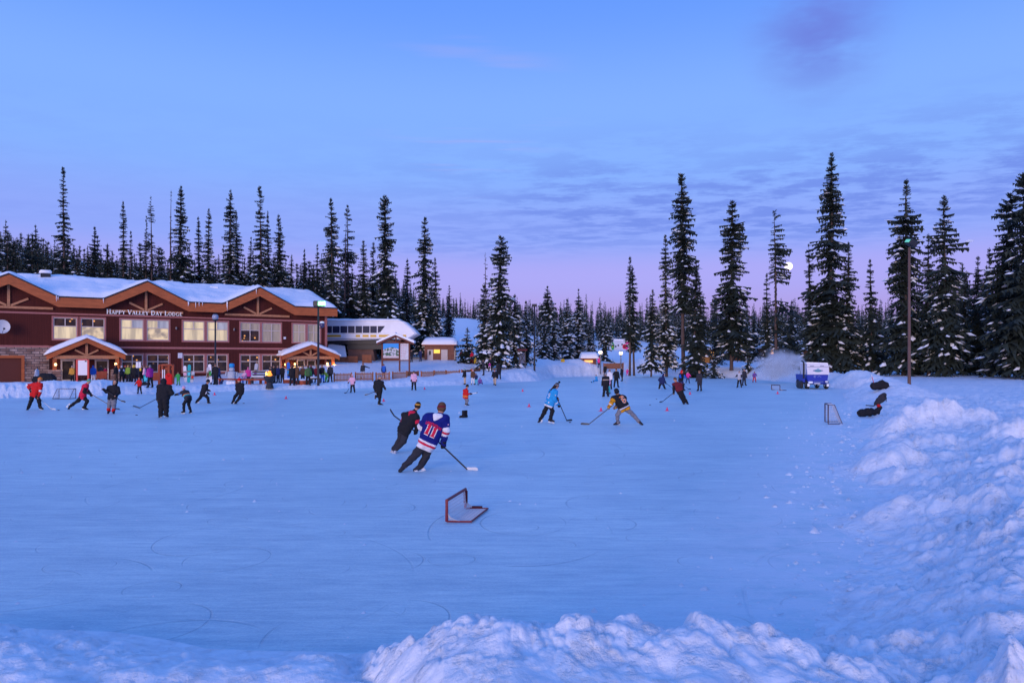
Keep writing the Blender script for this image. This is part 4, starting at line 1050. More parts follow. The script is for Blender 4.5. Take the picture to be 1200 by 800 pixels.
glow_lamp(334, 427, -.1, 'lit amber lamp furthest left at the right lodge porch'); glow_lamp(345, 426.5, -.1, 'lit amber lamp left of the double doors under the right porch')
glow_lamp(383, 426, -2.2, 'lit amber lamp right of the right porch doors'); glow_lamp(390.5, 426.5, -1.6, 'lit amber lamp furthest right at the lodge corner')

# ------------------------------------------------------------------ lift station
def lift_station():
    D = 104.0
    def w(px, py, d=D): return W(px, py, d)
    base = w(430, 424); root = thing('lift_station', 'long white chairlift station with a band of dark windows and a yellow stripe', 'building', (base[0], D, tz1(base[0], D)))
    k = D / F; x0 = (350 - 600) * k; 
    def zx(px, py): return ((px - 600) * k, HC - (py - HY) * k)
    body = [zx(345, 400), zx(476, 397), zx(486, 391), zx(482, 386), zx(471, 376.5), zx(468, 375.5), zx(345, 375.5)]
    o = np.array(root.location)
    M_SH = mat('station_white', (.80, .80, .84), .45, .4, var=.08, vscale=.6)
    mb = MB(); dep = 4.6
    n = len(body); cx = [p[0] for p in body]; 
    V = []
    for y, kx in ((0, .0), (.5, .35), (dep - .5, .35), (dep, .0)):          # sides bulge outwards
        for (x, z) in body: V.append((x + (kx if x > (470 - 600) * k else 0), D + y - (0 if kx else 0) - (.25 if kx and y < 2 else 0), z))
    Fc = [tuple(range(n)), tuple(range(4 * n - 1, 3 * n - 1, -1))] + [(l * n + (i + 1) % n, l * n + i, l * n + n + i, l * n + n + (i + 1) % n) for l in range(3) for i in range(n)]
    body_y = D - .0
    mb.add(V, Fc); mb.build('shell', M_SH, root, o)
    # windows
    ed = [(382.5, 389), (390, 398), (399, 407), (408, 415.5), (416.8, 424.2), (425.3, 433), (434, 441.5), (442.8, 451)]
    M_W = mat('station_glass', (.03, .035, .07), .35, .08)
    for i, (a, b) in enumerate([(366, 372), (374, 380)] + ed):
        (xa, zt), (xb, zb) = zx(a, 382), zx(b, 390); q = MB()
        if i == len(ed) + 1: q.prism([(xa, zb), (xa + (xb - xa) * .35, zb + .12), (xb, zt), (xa, zt)], D - .06, D - .012)
        else: q.box((xa, D - .06, zb), (xb, D - .012, zt))
        q.build('window', M_W, root, o)
    q = MB(); M_Y = mat('yellow_stripe', (.72, .42, .04), .5, .4)
    for a, b in ((345, 399.5), (417, 422), (425, 432), (434, 441), (444, 458), (472, 476)):
        (xa, zt), (xb, zb) = zx(a, 392.2), zx(b, 394.8); q.box((xa, D - .035, zb), (xb, D - .008, zt))
    q.build('stripe', M_Y, root, o)
    (xa, zt), (xb, zb) = zx(345, 396.5), zx(475, 397.3); MB().box((xa, D - .3, zb), (xb, D - .005, zt)).build('ledge', mat('station_grey', (.35, .36, .4), .5), root, o)
    # roof snow
    (xa, za), (xb, zb) = zx(345, 375.5), zx(469, 375.5); n = 40; V = []; Q = []
    for i in range(n + 1):
        x = xa + (xb - xa) * i / n
        for j, y in enumerate(np.linspace(-.1, dep + .1, 6)):
            e = 1 if 0 < j < 5 else .3; e *= 1 if i < n else .2
            V.append((x, D + y, za + .02 + e * (.28 + .08 * float(fbm(np.array([x * .8]), np.array([y])))))); 
    for i in range(n):
        for j in range(5): a = i * 6 + j; Q.append((a, a + 6, a + 7, a + 1))
    k0 = len(V); V += [(v[0], v[1], za - .02) for v in V]
    for i in range(n): Q.append((i * 6 + k0, i * 6 + 6 + k0, i * 6 + 6, i * 6))
    fast_mesh('roof_snow', np.array(V) - o, np.array(Q), M_SNOWC, root, smooth=True)
    # dark drive works under the shell, brown pedestal and braces
    (xa, zt), (xb, zb) = zx(352, 398), zx(461, 403); q = MB(); q.box((xa, D + .5, zb), (xb, D + 4, zt - .02)); (xa, zt), (xb, zb) = zx(405, 403), zx(447, 409); q.box((xa, D + .8, zb), (xb, D + 3.6, zt - .01)); q.build('drive_housing', M_DARK, root, o)
    q = MB(); (xa, zt) = zx(405, 407); (xb, zb) = zx(440, 426); xa2 = zx(409, 426)[0]; xc = zx(435, 407)[0]
    q.prism([(xa2, zb - .8), (xb, zb - .8), (xc, zt), (xa, zt)], D + 1.0, D + 3.4); q.build('pedestal', mat('pedestal_brown', (.16, .085, .065), .85, var=.3, vscale=2), root, o)
    q = MB(); q.tube([w(440, 405) + (0, 1, 0), w(447, 405) + (0, 1, 0)], .08, 6); q.tube([w(438, 403) + (0, 1, 0), w(438, 411) + (0, 1, 0)], .07, 6); q.tube([w(447, 399) + (0, 1, 0), w(436, 410) + (0, 1, 0)], .06, 6); q.build('brace', M_DARK, root, o)
    # loading ramp walls in snow-covered planks
    q = MB(); 
    a, b = w(382, 426, D - 2), w(409, 422, D - 2); q.box((a[0], D - 2.2, 1.2), (b[0] + 1, D - 1.9, a[2] + .95)); a, b = w(409, 424, D - 2), w(437, 424, D - 2); q.box((b[0] - 3.4, D - 2.5, 1.0), (b[0] - 2.0, D - 2.2, a[2] + .8)); q.box((b[0] - 1.4, D - 2.5, 1.0), (b[0] - .1, D - 2.2, a[2] + 1.0)); q.build('ramp_wall', mat('ramp_boards', (.24, .085, .04), .8, var=.25, vscale=3), root, o)
    a = w(395, 405, D); q = MB(); xA = zx(384, 0)[0]; xB = zx(409, 0)[0]; xC = zx(403, 0)[0]
    q.add([(xA, D - 1.6, HC - (421 - HY) * k), (xB, D - 1.6, HC - (421 - HY) * k), (xC, D + .6, HC - (405 - HY) * k), (xA, D + .6, HC - (402.5 - HY) * k), (xA, D + 4, 1), (xC, D + 4, 1), (xA, D - 1.6, 1), (xB, D - 1.6, 1)], [(0, 1, 2, 3), (3, 2, 5, 4), (6, 7, 1, 0), (1, 7, 5, 2), (0, 3, 4, 6)]); q.build('ramp_snow', M_SNOWC, root, o)
lift_station()

# ------------------------------------------------------------------ small buildings
def hut(name, label, pxl, pxr, top, eave, foot, D, depth, wallm, snow_h=.5, over=.35, win=None, door=(), group=None, gable=False, bricks=False):
    k = D / F; xl, xr = (pxl - 600) * k, (pxr - 600) * k; zf = HC - (foot - HY) * k; ze = HC - (eave - HY) * k; zt = HC - (top - HY) * k
    root = thing(name, label, 'building', ((xl + xr) / 2, D, zf)); o = np.array(root.location)
    w = MB(); w.box((xl, D, zf - .8), (xr, D + depth, ze)); w.build('wall', wallm, root, o)
    r = MB(); ov = over
    r.prism([(xl - ov, ze + .003), (xr + ov, ze + .003), (xr + ov, ze + .16), (xl - ov, ze + .16)], D - ov, D + depth + ov); ro = r.build('roof', M_TIMBER, root, o)
    n = 20; V = []; Q = []; m = 9
    for i in range(n + 1):
        f = i / n; x = xl - ov - .05 + (xr - xl + 2 * ov + .1) * f
        for j in range(m):
            g = j / (m - 1); y = D - ov - .05 + (depth + 2 * ov + .1) * g
            e = min(1, 9 * min(f, 1 - f)) ** .5 * min(1, 5 * min(g, 1 - g) + .28) ** .6
            rise = (zt - ze - .16) * (1 - abs(2 * g - 1) ** 1.3) if not gable else (zt - ze - .16) * (1 - abs(2 * f - 1))
            V.append((x, y, ze + .165 + max(.02, e * (snow_h * .55 + .05 * float(fbm(np.array([x * 1.5]), np.array([y * 1.5]), 2)[0])) + rise * (1 - .45 * snow_h))))
    for i in range(n):
        for j in range(m - 1): a = i * m + j; Q.append((a, a + m, a + m + 1, a + 1))
    k0 = len(V); V += [(v[0], v[1], ze + .1) for v in V]
    for i in range(n): Q.append((i * m + k0, i * m + m + k0, i * m + m, i * m))
    for i in (0, n):
        for j in range(m - 1): Q.append((i * m + j, i * m + j + 1, i * m + j + 1 + k0, i * m + j + k0))
    fast_mesh('roof_snow', np.array(V) - o, np.array(Q), M_SNOWC, ro, smooth=True)
    for (a, b, t, bt, mm) in (win or ()):
        xa, xb, za, zb = (a - 600) * k, (b - 600) * k, HC - (bt - HY) * k, HC - (t - HY) * k
        q = MB(); q.box((xa - .08, D - .06, za - .08), (xb + .08, D - .02, za)); q.box((xa - .08, D - .06, zb), (xb + .08, D - .02, zb + .08)); q.box((xa - .08, D - .058, za), (xa, D - .02, zb)); q.box((xb, D - .058, za), (xb + .08, D - .02, zb))
        wi = q.build('window', M_TIMBER2, root, o); MB().box((xa, D - .04, za), (xb, D - .01, zb)).build('pane', mm, wi, o)
    for (a, b, t, bt) in door:
        xa, xb, za, zb = (a - 600) * k, (b - 600) * k, HC - (bt - HY) * k, HC - (t - HY) * k
        d = MB().box((xa, D - .07, za - .2), (xb, D - .01, zb)).build('door', M_FRAME, root, o); MB().box((xb - .2, D - .12, za + 1.0), (xb - .1, D - .075, za + 1.12)).build('handle', M_STEEL, d, o)
    return root, o
M_YLIT = mat('lit_yellow', (.8, .6, .1), .5, emit=(1, .62, .06), estr=.95)
M_OLIT = mat('lit_orange', (.8, .4, .1), .5, emit=(1, .45, .13), estr=1.3)
h, ho = hut('ticket_hut', 'small brown ticket hut with two cream doors and a lit yellow sign', 497.5, 532, 395.5, 404.5, 423.5, 107, 3.6, mat('hut_brown', (.22, .09, .06), .8, var=.2, vscale=3), 1.0,
            win=[(508.5, 515.5, 409.5, 413.7, M_YLIT)], door=[(501, 507.5, 409.5, 423.5), (517, 524.5, 409.5, 423.5)])
MB().box(((502.6 - 600) * 107 / F, 107 - .085, 3.3), ((505 - 600) * 107 / F, 107 - .072, 3.9)).build('door_pane', M_DARK, h, ho)
hut('booth', 'small booth with a long lit orange window across the far end of the rink', 683, 698.5, 413.5, 420.5, 431, 121, 2.6, mat('booth_brown', (.14, .06, .04), .8), 1.0, win=[(685, 694.5, 422, 424.6, M_OLIT)])
hut('chalet', 'orange lit log chalet between firs across the rink', 826, 839, 405, 410, 421, 132, 5, mat('chalet_log_glow', (.40, .15, .04), .7, emit=(1, .38, .06), estr=.10, var=.3, vscale=2), .8, win=[(833, 836.5, 411.5, 416.5, M_OLIT)], gable=True)  # log walls glow faintly themselves, standing in for orange lamplight on them
hut('chalet', 'chalet with a broad white snow roof and amber eaves behind the pair of skaters', 858, 885.5, 402.5, 413.5, 421, 140, 8, mat('chalet_brown', (.22, .09, .04), .8), 1.0, win=[(861, 864, 414.5, 418, M_OLIT)])
hut('chalet', 'far chalet with one orange lit window left of the steam', 899, 910, 404, 408, 420, 138, 5, mat('chalet_brown', (.22, .09, .04), .8), .7, win=[(903.3, 906.3, 410, 414.5, M_OLIT)], gable=True)
hut('chalet', 'far chalet of which a white roof shows left of the resurfacer top', 936, 952, 400, 411, 424, 142, 6, mat('chalet_brown', (.22, .09, .04), .8), 1.0)

# ------------------------------------------------------------------ map board
M_BOARDW = mat('board_wood', (.15, .045, .03), .7, var=.2, vscale=4)
def map_board():
    D = 91.0; k = D / F
    def zx(px, py): return ((px - 600) * k, HC - (py - HY) * k)
    xb = zx(464, 0)[0]; zf = tz1(xb, D)
    root = thing('map_board', 'roofed timber board with a blue and green trail map and a white notice', 'sign', (xb, D, zf)); o = np.array(root.location)
    for a in (447.8, 468.2, 479.6):
        x = zx(a, 0)[0]; MB().box((x - .09, D, zf - .6), (x + .09, D + .18, zx(0, 401)[1])).build('post', M_BOARDW, root, o)
    (xa, zt), (xc, zb) = zx(449, 402.3), zx(467.2, 419.3)
    m = mat('trail_map', (.3, .4, .3), .5); nt = m.node_tree; N = nt.nodes; L = nt.links; b = N['Principled BSDF']
    tc = N.new('ShaderNodeTexCoord'); sp = N.new('ShaderNodeSeparateXYZ'); L.new(tc.outputs['Generated'], sp.inputs[0])
    ns = N.new('ShaderNodeTexNoise'); ns.inputs['Scale'].default_value = 6; ns.inputs['Detail'].default_value = 5; L.new(tc.outputs['Generated'], ns.inputs['Vector'])
    r1 = N.new('ShaderNodeValToRGB'); L.new(ns.outputs['Fac'], r1.inputs[0]); r1.color_ramp.elements[0].position = .45; r1.color_ramp.elements[0].color = (.03, .10, .05, 1); r1.color_ramp.elements[1].position = .56; r1.color_ramp.elements[1].color = (.55, .55, .6, 1)
    # ridge line over the hill, sky above, pale legend strip below
    a1 = N.new('ShaderNodeMath'); a1.operation = 'SUBTRACT'; L.new(sp.outputs[0], a1.inputs[0]); a1.inputs[1].default_value = .55
    a2 = N.new('ShaderNodeMath'); a2.operation = 'POWER'; a3 = N.new('ShaderNodeMath'); a3.operation = 'ABSOLUTE'; L.new(a1.outputs[0], a3.inputs[0]); L.new(a3.outputs[0], a2.inputs[0]); a2.inputs[1].default_value = 1.6
    a4 = N.new('ShaderNodeMath'); a4.operation = 'MULTIPLY_ADD'; L.new(a2.outputs[0], a4.inputs[0]); a4.inputs[1].default_value = .45; L.new(sp.outputs[2], a4.inputs[2])
    gt = N.new('ShaderNodeMath'); gt.operation = 'GREATER_THAN'; L.new(a4.outputs[0], gt.inputs[0]); gt.inputs[1].default_value = .74
    m1 = N.new('ShaderNodeMix'); m1.data_type = 'RGBA'; L.new(gt.outputs[0], m1.inputs['Factor']); L.new(r1.outputs[0], m1.inputs[6]); m1.inputs[7].default_value = (.02, .30, .75, 1)
    lt = N.new('ShaderNodeMath'); lt.operation = 'LESS_THAN'; L.new(sp.outputs[2], lt.inputs[0]); lt.inputs[1].default_value = .14
    m2 = N.new('ShaderNodeMix'); m2.data_type = 'RGBA'; L.new(lt.outputs[0], m2.inputs['Factor']); L.new(m1.outputs[2], m2.inputs[6]); m2.inputs[7].default_value = (.6, .5, .5, 1); L.new(m2.outputs[2], b.inputs['Base Color'])
    MB().box((xa, D - .03, zb), (xc, D - .006, zt)).build('map_panel', m, root, o)
    (xa2, zt2), (xc2, zb2_) = zx(469.3, 402.5), zx(478.7, 421.5)
    nn = mat('notice_paper', (.62, .60, .63), .6, var=.12, vscale=4); MB().box((xa2, D - .03, zb2_), (xc2, D - .006, zt2)).build('notice_panel', nn, root, o)
    q = MB(); rr = random.Random(2)
    for i in range(9):
        z = zt2 - .12 - i * .2; q.box((xa2 + .08, D - .034, z - .06), (xa2 + .08 + .12, D - .031, z)); q.box((xa2 + .28, D - .034, z - .03), (xa2 + .28 + .45 * rr.random() + .1, D - .031, z))
    q.build('notice_marks', mat('notice_red', (.5, .12, .12), .6), root, o)
    q = MB(); (xl, zl), (xr, zr), (xp, zp) = zx(442.5, 402), zx(485.5, 402), zx(464, 392.5)
    for A, B in (((xl, zl), (xp, zp)), ((xp, zp), (xr, zr))): q.prism([(A[0], A[1] - .22), (B[0], B[1] - .22), (B[0], B[1]), (A[0], A[1])], D - .5, D + .7)
    ro = q.build('roof', M_BOARDW, root, o)
    q = MB(); q.box((xl + .6, D - .02, zl - .02), (xr - .6, D + .12, zl + .14)); q.box((xp - .08, D - .015, zl + .1), (xp + .08, D + .1, zp - .2))
    for s in (-1, 1): q.beam((xp + s * .1, D + .05, zl + .15), (xp + s * .85, D + .05, zl + .5), .1, .12)
    q.build('truss', M_BOARDW, root, o)
    q = MB()
    for A, B in (((xl - .05, zl), (xp, zp)), ((xp, zp), (xr + .05, zr))): q.prism([(A[0], A[1] + .01), (B[0], B[1] + .01), (B[0], B[1] + .32), (A[0], A[1] + .22)], D - .6, D + .8)
    q.build('roof_snow', M_SNOWC, ro, o)
    q = MB(); (xa, zt), (xc, zb) = zx(449, 419.6), zx(479, 422.6); q.box((xa, D - .02, zb), (xc, D + .1, zt)); q.build('lower_rail', M_BOARDW, root, o)
map_board()
# ------------------------------------------------------------------ figures grown as one continuous surface
def surface_nets(fn, lo, hi, h):
    lo = np.array(lo); n = np.maximum(np.ceil((np.array(hi) - lo) / h).astype(int) + 1, 3)
    ax = [lo[i] + h * np.arange(n[i]) for i in range(3)]
    G = np.stack(np.meshgrid(*ax, indexing='ij'), -1)
    f = fn(G.reshape(-1, 3)).reshape(n)
    ins = f < 0
    cs = n - 1; acc = np.zeros((*cs, 3)); cnt = np.zeros(cs)
    def sl(dx, dy, dz): return (slice(dx, dx + cs[0]), slice(dy, dy + cs[1]), slice(dz, dz + cs[2]))
    corners = [(i, j, k) for i in (0, 1) for j in (0, 1) for k in (0, 1)]
    for a in corners:
        for d in range(3):
            if a[d]: continue
            b = list(a); b[d] = 1; b = tuple(b)
            fa, fb = f[sl(*a)], f[sl(*b)]; c = (fa < 0) != (fb < 0)
            t = np.where(c, fa / np.where(c, fa - fb, 1), 0)
            for q in range(3): acc[..., q] += c * (a[q] + (t if q == d else 0))
            cnt += c
    act = cnt > 0; idx = -np.ones(cs, int); idx[act] = np.arange(act.sum())
    loc = np.argwhere(act); V = lo + h * (loc + acc[act] / cnt[act][:, None])
    Q = []
    for d in range(3):
        s0 = [slice(None)] * 3; s1 = [slice(None)] * 3; s0[d] = slice(0, -1); s1[d] = slice(1, None)
        c = ins[tuple(s0)] != ins[tuple(s1)]; e, g = [(1, 2), (2, 0), (0, 1)][d]
        P = np.argwhere(c); P = P[(P[:, e] > 0) & (P[:, g] > 0) & (P[:, e] < n[e] - 1) & (P[:, g] < n[g] - 1)]
        if not len(P): continue
        def at(de, dg):
            q = P.copy(); q[:, e] += de; q[:, g] += dg; return idx[q[:, 0], q[:, 1], q[:, 2]]
        q = np.stack([at(-1, -1), at(0, -1), at(0, 0), at(-1, 0)], -1)
        fl = ins[tuple(s0)][c][(np.argwhere(c)[:, e] > 0) & (np.argwhere(c)[:, g] > 0) & (np.argwhere(c)[:, e] < n[e] - 1) & (np.argwhere(c)[:, g] < n[g] - 1)]
        q[~fl] = q[~fl][:, ::-1]; Q.append(q)
    return V, np.concatenate(Q)

def cone_d(P, a, b, ra, rb):
    ba = b - a; l2 = ba @ ba + 1e-9; t = np.clip((P - a) @ ba / l2, 0, 1)
    d = P - a - t[:, None] * ba
    return np.sqrt(np.einsum('ij,ij->i', d, d)) - (ra + (rb - ra) * t)
def smin(a, b, k):
    h = np.clip(.5 + .5 * (b - a) / k, 0, 1); return b + (a - b) * h - k * h * (1 - h)
def field(bones, k=.03):
    B = [(np.asarray(a, float), np.asarray(b, float), ra, rb) for a, b, ra, rb in bones]
    def f(P):
        r = None
        for a, b, ra, rb in B:
            d = cone_d(P, a, b, ra, rb); r = d if r is None else smin(r, d, k)
        return r
    return f
def bounds(bones, pad):
    p = np.array([q for a, b, ra, rb in bones for q in (np.array(a) - max(ra, rb), np.array(a) + max(ra, rb), np.array(b) - max(ra, rb), np.array(b) + max(ra, rb))])
    return p.min(0) - pad, p.max(0) + pad

def nrm(v): v = np.asarray(v, float); return v / (np.linalg.norm(v) + 1e-9)

# body-frame pose: angles in degrees (lean; legs = (swing, spread, knee); arms = (swing, spread, elbow)); facing turned later
POSE = dict(
    stand=(3, ((2, 5, 3), (-3, 5, 4)), ((4, 12, 14), (6, 12, 18))),
    pockets=(3, ((2, 5, 2), (-2, 5, 2)), ((-14, 22, 62), (-14, 22, 62))),
    walk=(6, ((24, 3, 12), (-20, 3, 22)), ((-22, 9, 22), (22, 9, 26))),
    skate=(24, ((42, 8, 50), (-20, 16, 16)), ((34, 14, 42), (26, 20, 50))),
    glide=(16, ((26, 8, 36), (4, 10, 26)), ((28, 16, 44), (34, 16, 50))),
    bend=(42, ((32, 8, 44), (24, 8, 40)), ((56, 10, 24), (50, 10, 24))),
    sit=(4, ((86, 10, 84), (84, 10, 82)), ((36, 10, 44), (36, 10, 44))),
    ground=(14, ((86, 14, 12), (80, 16, 20)), ((20, 24, 20), (-30, 24, 10))),
    reach=(3, ((2, 6, 3), (-3, 6, 4)), ((10, 72, 12), (6, 12, 18))),
    handout=(3, ((4, 6, 3), (-4, 6, 4)), ((6, 14, 16), (12, 38, 10))),
    hold=(8, ((6, 6, 8), (-4, 6, 8)), ((34, 14, 60), (40, 12, 52))),
    kid=(8, ((10, 9, 16), (-4, 9, 16)), ((26, 26, 24), (20, 26, 28))),
)
def fk(H, pose, yaw):
    s = H / 1.75; lean, legs, arms = POSE[pose]; J = {}
    r = math.radians
    pel = np.zeros(3); td = np.array([0, math.sin(r(lean)), math.cos(r(lean))])
    J['pel'] = pel; J['neck'] = td * .52 * s; hd = nrm(td + [0, -.25 * math.sin(r(lean)), .5]); J['head'] = J['neck'] + hd * .185 * s
    for sd_, S in ((-1, 'L'), (1, 'R')):
        a, b, k = legs[0 if sd_ < 0 else 1]
        J['hip' + S] = np.array([sd_ * .085 * s, 0, -.02 * s])
        def ld(ang): return np.array([sd_ * math.sin(r(b)), math.sin(r(ang)) * math.cos(r(b)), -math.cos(r(ang)) * math.cos(r(b))])
        J['kn' + S] = J['hip' + S] + ld(a) * .42 * s; J['an' + S] = J['kn' + S] + ld(a - k) * .41 * s
        fa = np.array([sd_ * .25, 1, 0]); 
        pitch = r(max(0, -(a - k)) * .5); f = nrm([sd_ * .22, math.cos(pitch), -math.sin(pitch)])
        if pose == 'ground': f = nrm([sd_ * .3, .35, 1])
        J['to' + S] = J['an' + S] + f * .16 * s + np.array([0, 0, -.05 * s])
        a, b, k = arms[0 if sd_ < 0 else 1]
        J['sh' + S] = J['neck'] - td * .055 * s + np.array([sd_ * .175 * s, 0, 0])
        def ad(ang, sp): return np.array([sd_ * math.sin(r(sp)), math.sin(r(ang)) * math.cos(r(sp)), -math.cos(r(ang)) * math.cos(r(sp))])
        J['el' + S] = J['sh' + S] + ad(a + lean * .3, b) * .285 * s; J['ha' + S] = J['el' + S] + ad(a + k, b * .25 if b < 50 else b) * .255 * s
    zmin = min(J['anL'][2] - .10 * s, J['anR'][2] - .10 * s, J['toL'][2] - .045 * s, J['toR'][2] - .045 * s)
    if pose == 'ground': zmin = min(zmin, -.14 * s)
    y = math.radians(yaw); cy, sy = math.cos(y), math.sin(y); ctr = (J['anL'] + J['anR']) / 2 if pose not in ('sit', 'ground') else np.zeros(3)
    for k in J:
        p = J[k] - np.array([ctr[0], ctr[1], zmin]); J[k] = np.array([p[0] * cy - p[1] * sy, p[0] * sy + p[1] * cy, p[2]])
    J['fwd'] = np.array([-sy, cy, 0]); J['s'] = s
    return J

def limbs(J, fat=0.0, skate=False):
    """all bones, tagged by region"""
    s = J['s']; e = fat
    B = []
    def add(reg, a, b, ra, rb): B.append((reg, (np.asarray(a), np.asarray(b), ra * s + e, rb * s + e)))
    fw = J['fwd']; neck, pel, head = J['neck'], J['pel'], J['head']
    up = nrm(head - neck); tu = nrm(neck - pel); rt = nrm(J['shR'] - J['shL'])
    add('head', head - up * .035 * s + fw * .012 * s, head + up * .045 * s - fw * .01 * s, .082, .092)
    add('head', head - up * .075 * s + fw * .03 * s, head + fw * .045 * s - up * .02 * s, .048, .052)
    add('head', head + fw * .085 * s - up * .015 * s, head + fw * .112 * s - up * .03 * s, .014, .017)       # nose
    for q in (-1, 1): add('head', head + rt * q * .092 * s - up * .015 * s, head + rt * q * .098 * s + up * .02 * s - fw * .012 * s, .014, .018)   # ears
    add('neck', neck - tu * .02 * s, head - up * .04 * s, .058, .052)
    for q, S in ((-1, 'L'), (1, 'R')):
        sh, hp = J['sh' + S], J['hip' + S]
        add('torso', neck - tu * .06 * s + (sh - neck) * .55, pel + (hp - pel) * .8 + tu * .05 * s, .105, .112)
        add('torso', neck - tu * .03 * s, sh, .062, .068)
        add('arm', sh, J['el' + S], .062, .047); add('arm', J['el' + S], J['ha' + S], .047, .034)
        hd = nrm(J['ha' + S] - J['el' + S]); add('hand', J['ha' + S], J['ha' + S] + hd * .085 * s, .036, .034)
        add('leg', hp, J['kn' + S], .090, .062); add('leg', J['kn' + S], J['an' + S], .060, .046)
        add('foot', J['an' + S], J['an' + S] + (J['to' + S] - J['an' + S]) * .35, .052, .050); add('foot', J['an' + S] + (J['to' + S] - J['an' + S]) * .1 - np.array([0, 0, .02 * s]), J['to' + S], .047, .036)
    add('hips', J['hipL'], J['hipR'], .115, .115)
    add('torso', neck - tu * .10 * s, pel + tu * .08 * s, .11, .108)
    return B

def near_bone(P, B):
    return np.argmin(np.stack([cone_d(P, *b) for _, b in B], 1), 1)

def region_mesh(J, cols, h, parent_loc, name='person', extra=None):
    """one continuous clothed figure, coloured by region (for figures that are small in the picture)"""
    s = J['s']; B = []
    for reg, (a, b, ra, rb) in limbs(J):
        e = {'torso': .035, 'arm': .022, 'leg': .026, 'hips': .03, 'hand': .012, 'foot': .022, 'neck': .018}.get(reg, .0) * s
        B.append((reg, (a, b, ra + e, rb + e)))
    up = nrm(J['head'] - J['neck'])
    hat = cols.get('hat')
    if hat: B.append(('hat', (J['head'] + up * .035 * s - J['fwd'] * .012 * s, J['head'] + up * .07 * s - J['fwd'] * .015 * s, .107 * s, .085 * s)))
    if cols.get('pom'): B.append(('pom', (J['head'] + up * .185 * s, J['head'] + up * .19 * s, .045 * s, .045 * s)))
    if cols.get('hood'):
        B.append(('hat', (J['head'] - J['fwd'] * .03 * s - up * .09 * s, J['head'] - J['fwd'] * .015 * s + up * .05 * s, .118 * s, .108 * s)))
    if cols.get('long'):                                        # long coat skirts
        for S in 'LR': B.append(('torso', (J['hip' + S], J['hip' + S] * .35 + J['kn' + S] * .65, .125 * s, .125 * s)))
    if cols.get('pack'):
        tu = nrm(J['neck'] - J['pel']); c = J['neck'] - tu * .1 * s - J['fwd'] * .17 * s
        B.append(('pack', (c, c - tu * .28 * s, .11 * s, .12 * s)))
    fn = field([b for _, b in B], .03 * s); lo, hi = bounds([b for _, b in B], .05)
    V, Q = surface_nets(fn, lo, hi, h)
    ctr = V[Q].mean(1); reg = [B[i][0] for i in near_bone(ctr, B)]
    key = {'head': 'skin', 'neck': cols.get('scarf', cols['jacket']), 'torso': cols['jacket'], 'arm': cols.get('sleeve', cols['jacket']), 'hand': cols.get('glove', 'black'), 'leg': cols['trousers'],
           'hips': cols['jacket'], 'foot': cols.get('boot', 'black'), 'hat': hat or cols['jacket'], 'pom': cols.get('pom') or 'white', 'pack': cols.get('pack') or 'black'}
    names = sorted({key[r] for r in reg} | {'hair'}); li = {n_: i for i, n_ in enumerate(names)}
    mi = np.array([li[key[r]] for r in reg])
    if not hat and not cols.get('hood'):                         # bare head: hair over top and back
        hd = np.array([r == 'head' for r in reg]); rel = ctr - J['head']; mi[hd & ((rel @ up > .035 * s) | (rel @ J['fwd'] < -.02 * s))] = li['hair']
    # dark eyes and mouth
    hdm = np.array([r == 'head' for r in reg]); rel = ctr - J['head']; rt = nrm(J['shR'] - J['shL'])
    ring = hdm & (rel @ J['fwd'] > .06 * s) & (np.abs(np.abs(rel @ rt) - .033 * s) < .016 * s) & (np.abs(rel @ up - .012 * s) < .014 * s); mi[ring] = li['hair']
    return fast_mesh(name, V, Q, [CM(n_) for n_ in names], None, mi, smooth=True)

M_BLADE = mat('skate_blade', (.55, .56, .6), .25, .6, .6)
M_BLACKP = mat('black_composite', (.015, .015, .018), .35, .5)
M_WHITEP = mat('white_composite', (.7, .7, .72), .4, .4)
M_TAPE = mat('stick_tape', (.03, .03, .03), .9, .1)

def fingers(J, S, grip=None):
    """glove: palm, four unequal bent fingers and a thumb"""
    s = J['s']; h = J['ha' + S]; d = nrm(h - J['el' + S]); side = nrm(np.cross(d, [0, 0, 1]) + 1e-3); nb = nrm(np.cross(side, d))
    curl = -nb if nb[2] > 0 else nb
    B = [(h - d * .07 * s, h + d * .01 * s, .068 * s, .060 * s), (h - side * .02 * s + d * .02 * s, h + side * .02 * s + d * .055 * s, .036 * s, .036 * s)]
    for i, l in enumerate((.052, .062, .058, .046)):
        b0 = h + d * .065 * s + side * (i - 1.5) * .024 * s; b1 = b0 + (d * .6 + curl * .8) * l * s * .7; b2 = b1 + (curl * .7 - d * .7) * l * s * .6
        B += [(b0, b1, .017 * s, .016 * s), (b1, b2, .016 * s, .014 * s)]
    t0 = h + side * .04 * s + d * .015 * s; t1 = t0 + (side * .5 + d * .5 + curl * .6) * .05 * s; B += [(t0, t1, .018 * s, .016 * s), (t1, t1 + (curl * .7 - side * .5) * .03 * s, .016 * s, .014 * s)]
    return B

